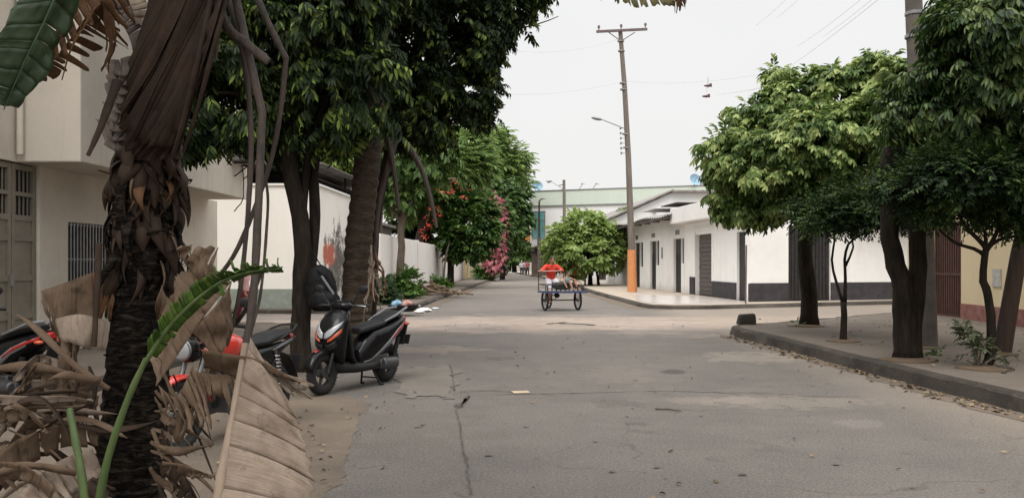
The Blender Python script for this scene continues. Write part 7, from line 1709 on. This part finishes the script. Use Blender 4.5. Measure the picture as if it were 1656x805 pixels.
# pile of cut branches by the left kerb
M_CUT = mk('cut dry branches', (.17, .115, .075), (.30, .22, .15), 5, .9)
c = gz(693, 476, .13); g = G(); r = random.Random(5)
for k in range(110):
    o_ = Vector((r.gauss(0, .75), r.gauss(0, .7), 0)); h_ = max(.03, .5 * math.exp(-(o_.x ** 2 + o_.y ** 2)) * r.random() + .03); a = r.uniform(0, math.pi); L = r.uniform(.25, .7); e = Vector((math.cos(a) * L / 2, math.sin(a) * L / 2, r.uniform(-.08, .12)))
    w = r.uniform(.02, .06); p0 = c + o_ + Vector((0, 0, h_)); g.tube([p0 - e, p0 + Vector((0, 0, .02)), p0 + e], [w, w * .95, w * .85], 7)
tag(g.build('branch_pile', M_CUT), 'pile of cut dry branches on the pavement by the left kerb', 'branch pile', kind='stuff')
# basin with coloured bags, rubbish at the kerb
c = gz(652, 503, .13); d = c.y; c = Vector((GX(652, d), d, .13))
bs = thing('rubber_basin', 'black rubber basin resting on the kerb end with bags in it', 'basin', c)
g = G(); R_ = [[c + Vector((math.cos(a) * rr, math.sin(a) * rr, z)) for a in np.linspace(0, 2 * math.pi, 22, endpoint=False)] for rr, z in ((.30, .0), (.42, .10), (.47, .19), (.43, .19), (.36, .10), (.28, .05))]; g.rings(R_); g.build('bowl', M_RUBBER, bs)
for px, col, lab, dx in ((644, (.17, .30, .42), 'blue plastic bag in the rubber basin', -.16), (658, (.38, .20, .17), 'pinkish red plastic bag in the rubber basin', .14)):
    g = G(); R_ = []
    for i in range(8):
        ph = math.pi * i / 7; R_.append([c + Vector((dx, 0, .20)) + Vector((math.sin(ph) * math.cos(a) * .16 * (1 + .28 * math.sin(4 * a + i * 1.7)), math.sin(ph) * math.sin(a) * .15 * (1 + .2 * math.sin(3 * a + i)), -math.cos(ph) * .10 * (1 + .35 * math.sin(3 * a + i)))) for a in np.linspace(0, 2 * math.pi, 16, endpoint=False)])
    g.rings(R_, cap=False); tag(g.build('plastic_bag', mk('bag plastic', col, rough=.45), angle=60), lab, 'bag')
for px, py, s, col, lab in ((686, 504, .16, (.75, .75, .73), 'crumpled white bag on the road by the left kerb'), (678, 506, .11, (.66, .64, .6), 'small white scrap beside the crumpled bag at the kerb'), (704, 500, .08, (.55, .60, .72), 'pale bluish scrap on the road near the left kerb'), (672, 496, .1, (.6, .57, .52), 'pale rag lying on top of the left kerb')):
    c = gz(px, py, 0 if px > 675 else .14); g = G(); R_ = []
    for i in range(7):
        ph = math.pi * i / 6; R_.append([c + Vector((math.sin(ph) * math.cos(a) * s * 1.5 * (1 + .2 * math.sin(3 * a + i)), math.sin(ph) * math.sin(a) * s, s * .35 * (1 - math.cos(ph)) * (1 + .2 * math.sin(5 * a)))) for a in np.linspace(0, 2 * math.pi, 14, endpoint=False)])
    g.rings(R_, cap=False); tag(g.build('rubbish', mk('scrap', col, rough=.6), angle=60), lab, 'rubbish')
# stall and laundry under the light green tree
c = gz(925, 462, .13); st = thing('stall_cart', 'brown box cart under the light green street tree', 'cart', c); d = c.y
g = G(); g.bx(GX(926, d), GX(949, d), d, d + .8, .75, 1.35); g.build('box', mk('rust brown panel', (.26, .11, .06), (.2, .085, .05), 5, .8), st, bevel=.02)
for x in (928, 947):
    for yy in (.1, .7):
        g = G(); g.bx(GX(x, d) - .03, GX(x, d) + .03, d + yy - .03, d + yy + .03, .13, .75); g.build('leg', M_BLACKSTEEL, st, smooth=False)
for px, w, z0, z1, lab in ((974, 12, .45, 1.9, 'larger white sheet hanging under the light green tree'), (957, 6, .7, 1.6, 'narrow white cloth hanging behind the tree trunk')):
    dd = 52.5; g = G(); x0 = GX(px, dd) - w / 2 / F * dd; rows = [[Vector((x0 + w / F * dd * i / 8, dd + .05 * math.sin(i * 1.7 + j * .3), z0 + (z1 - z0) * j / 5)) for i in range(9)] for j in range(6)]
    patch(g, rows); o = solid(g.build('hanging_cloth', M_WPAINT), .01); tag(o, lab, 'cloth')
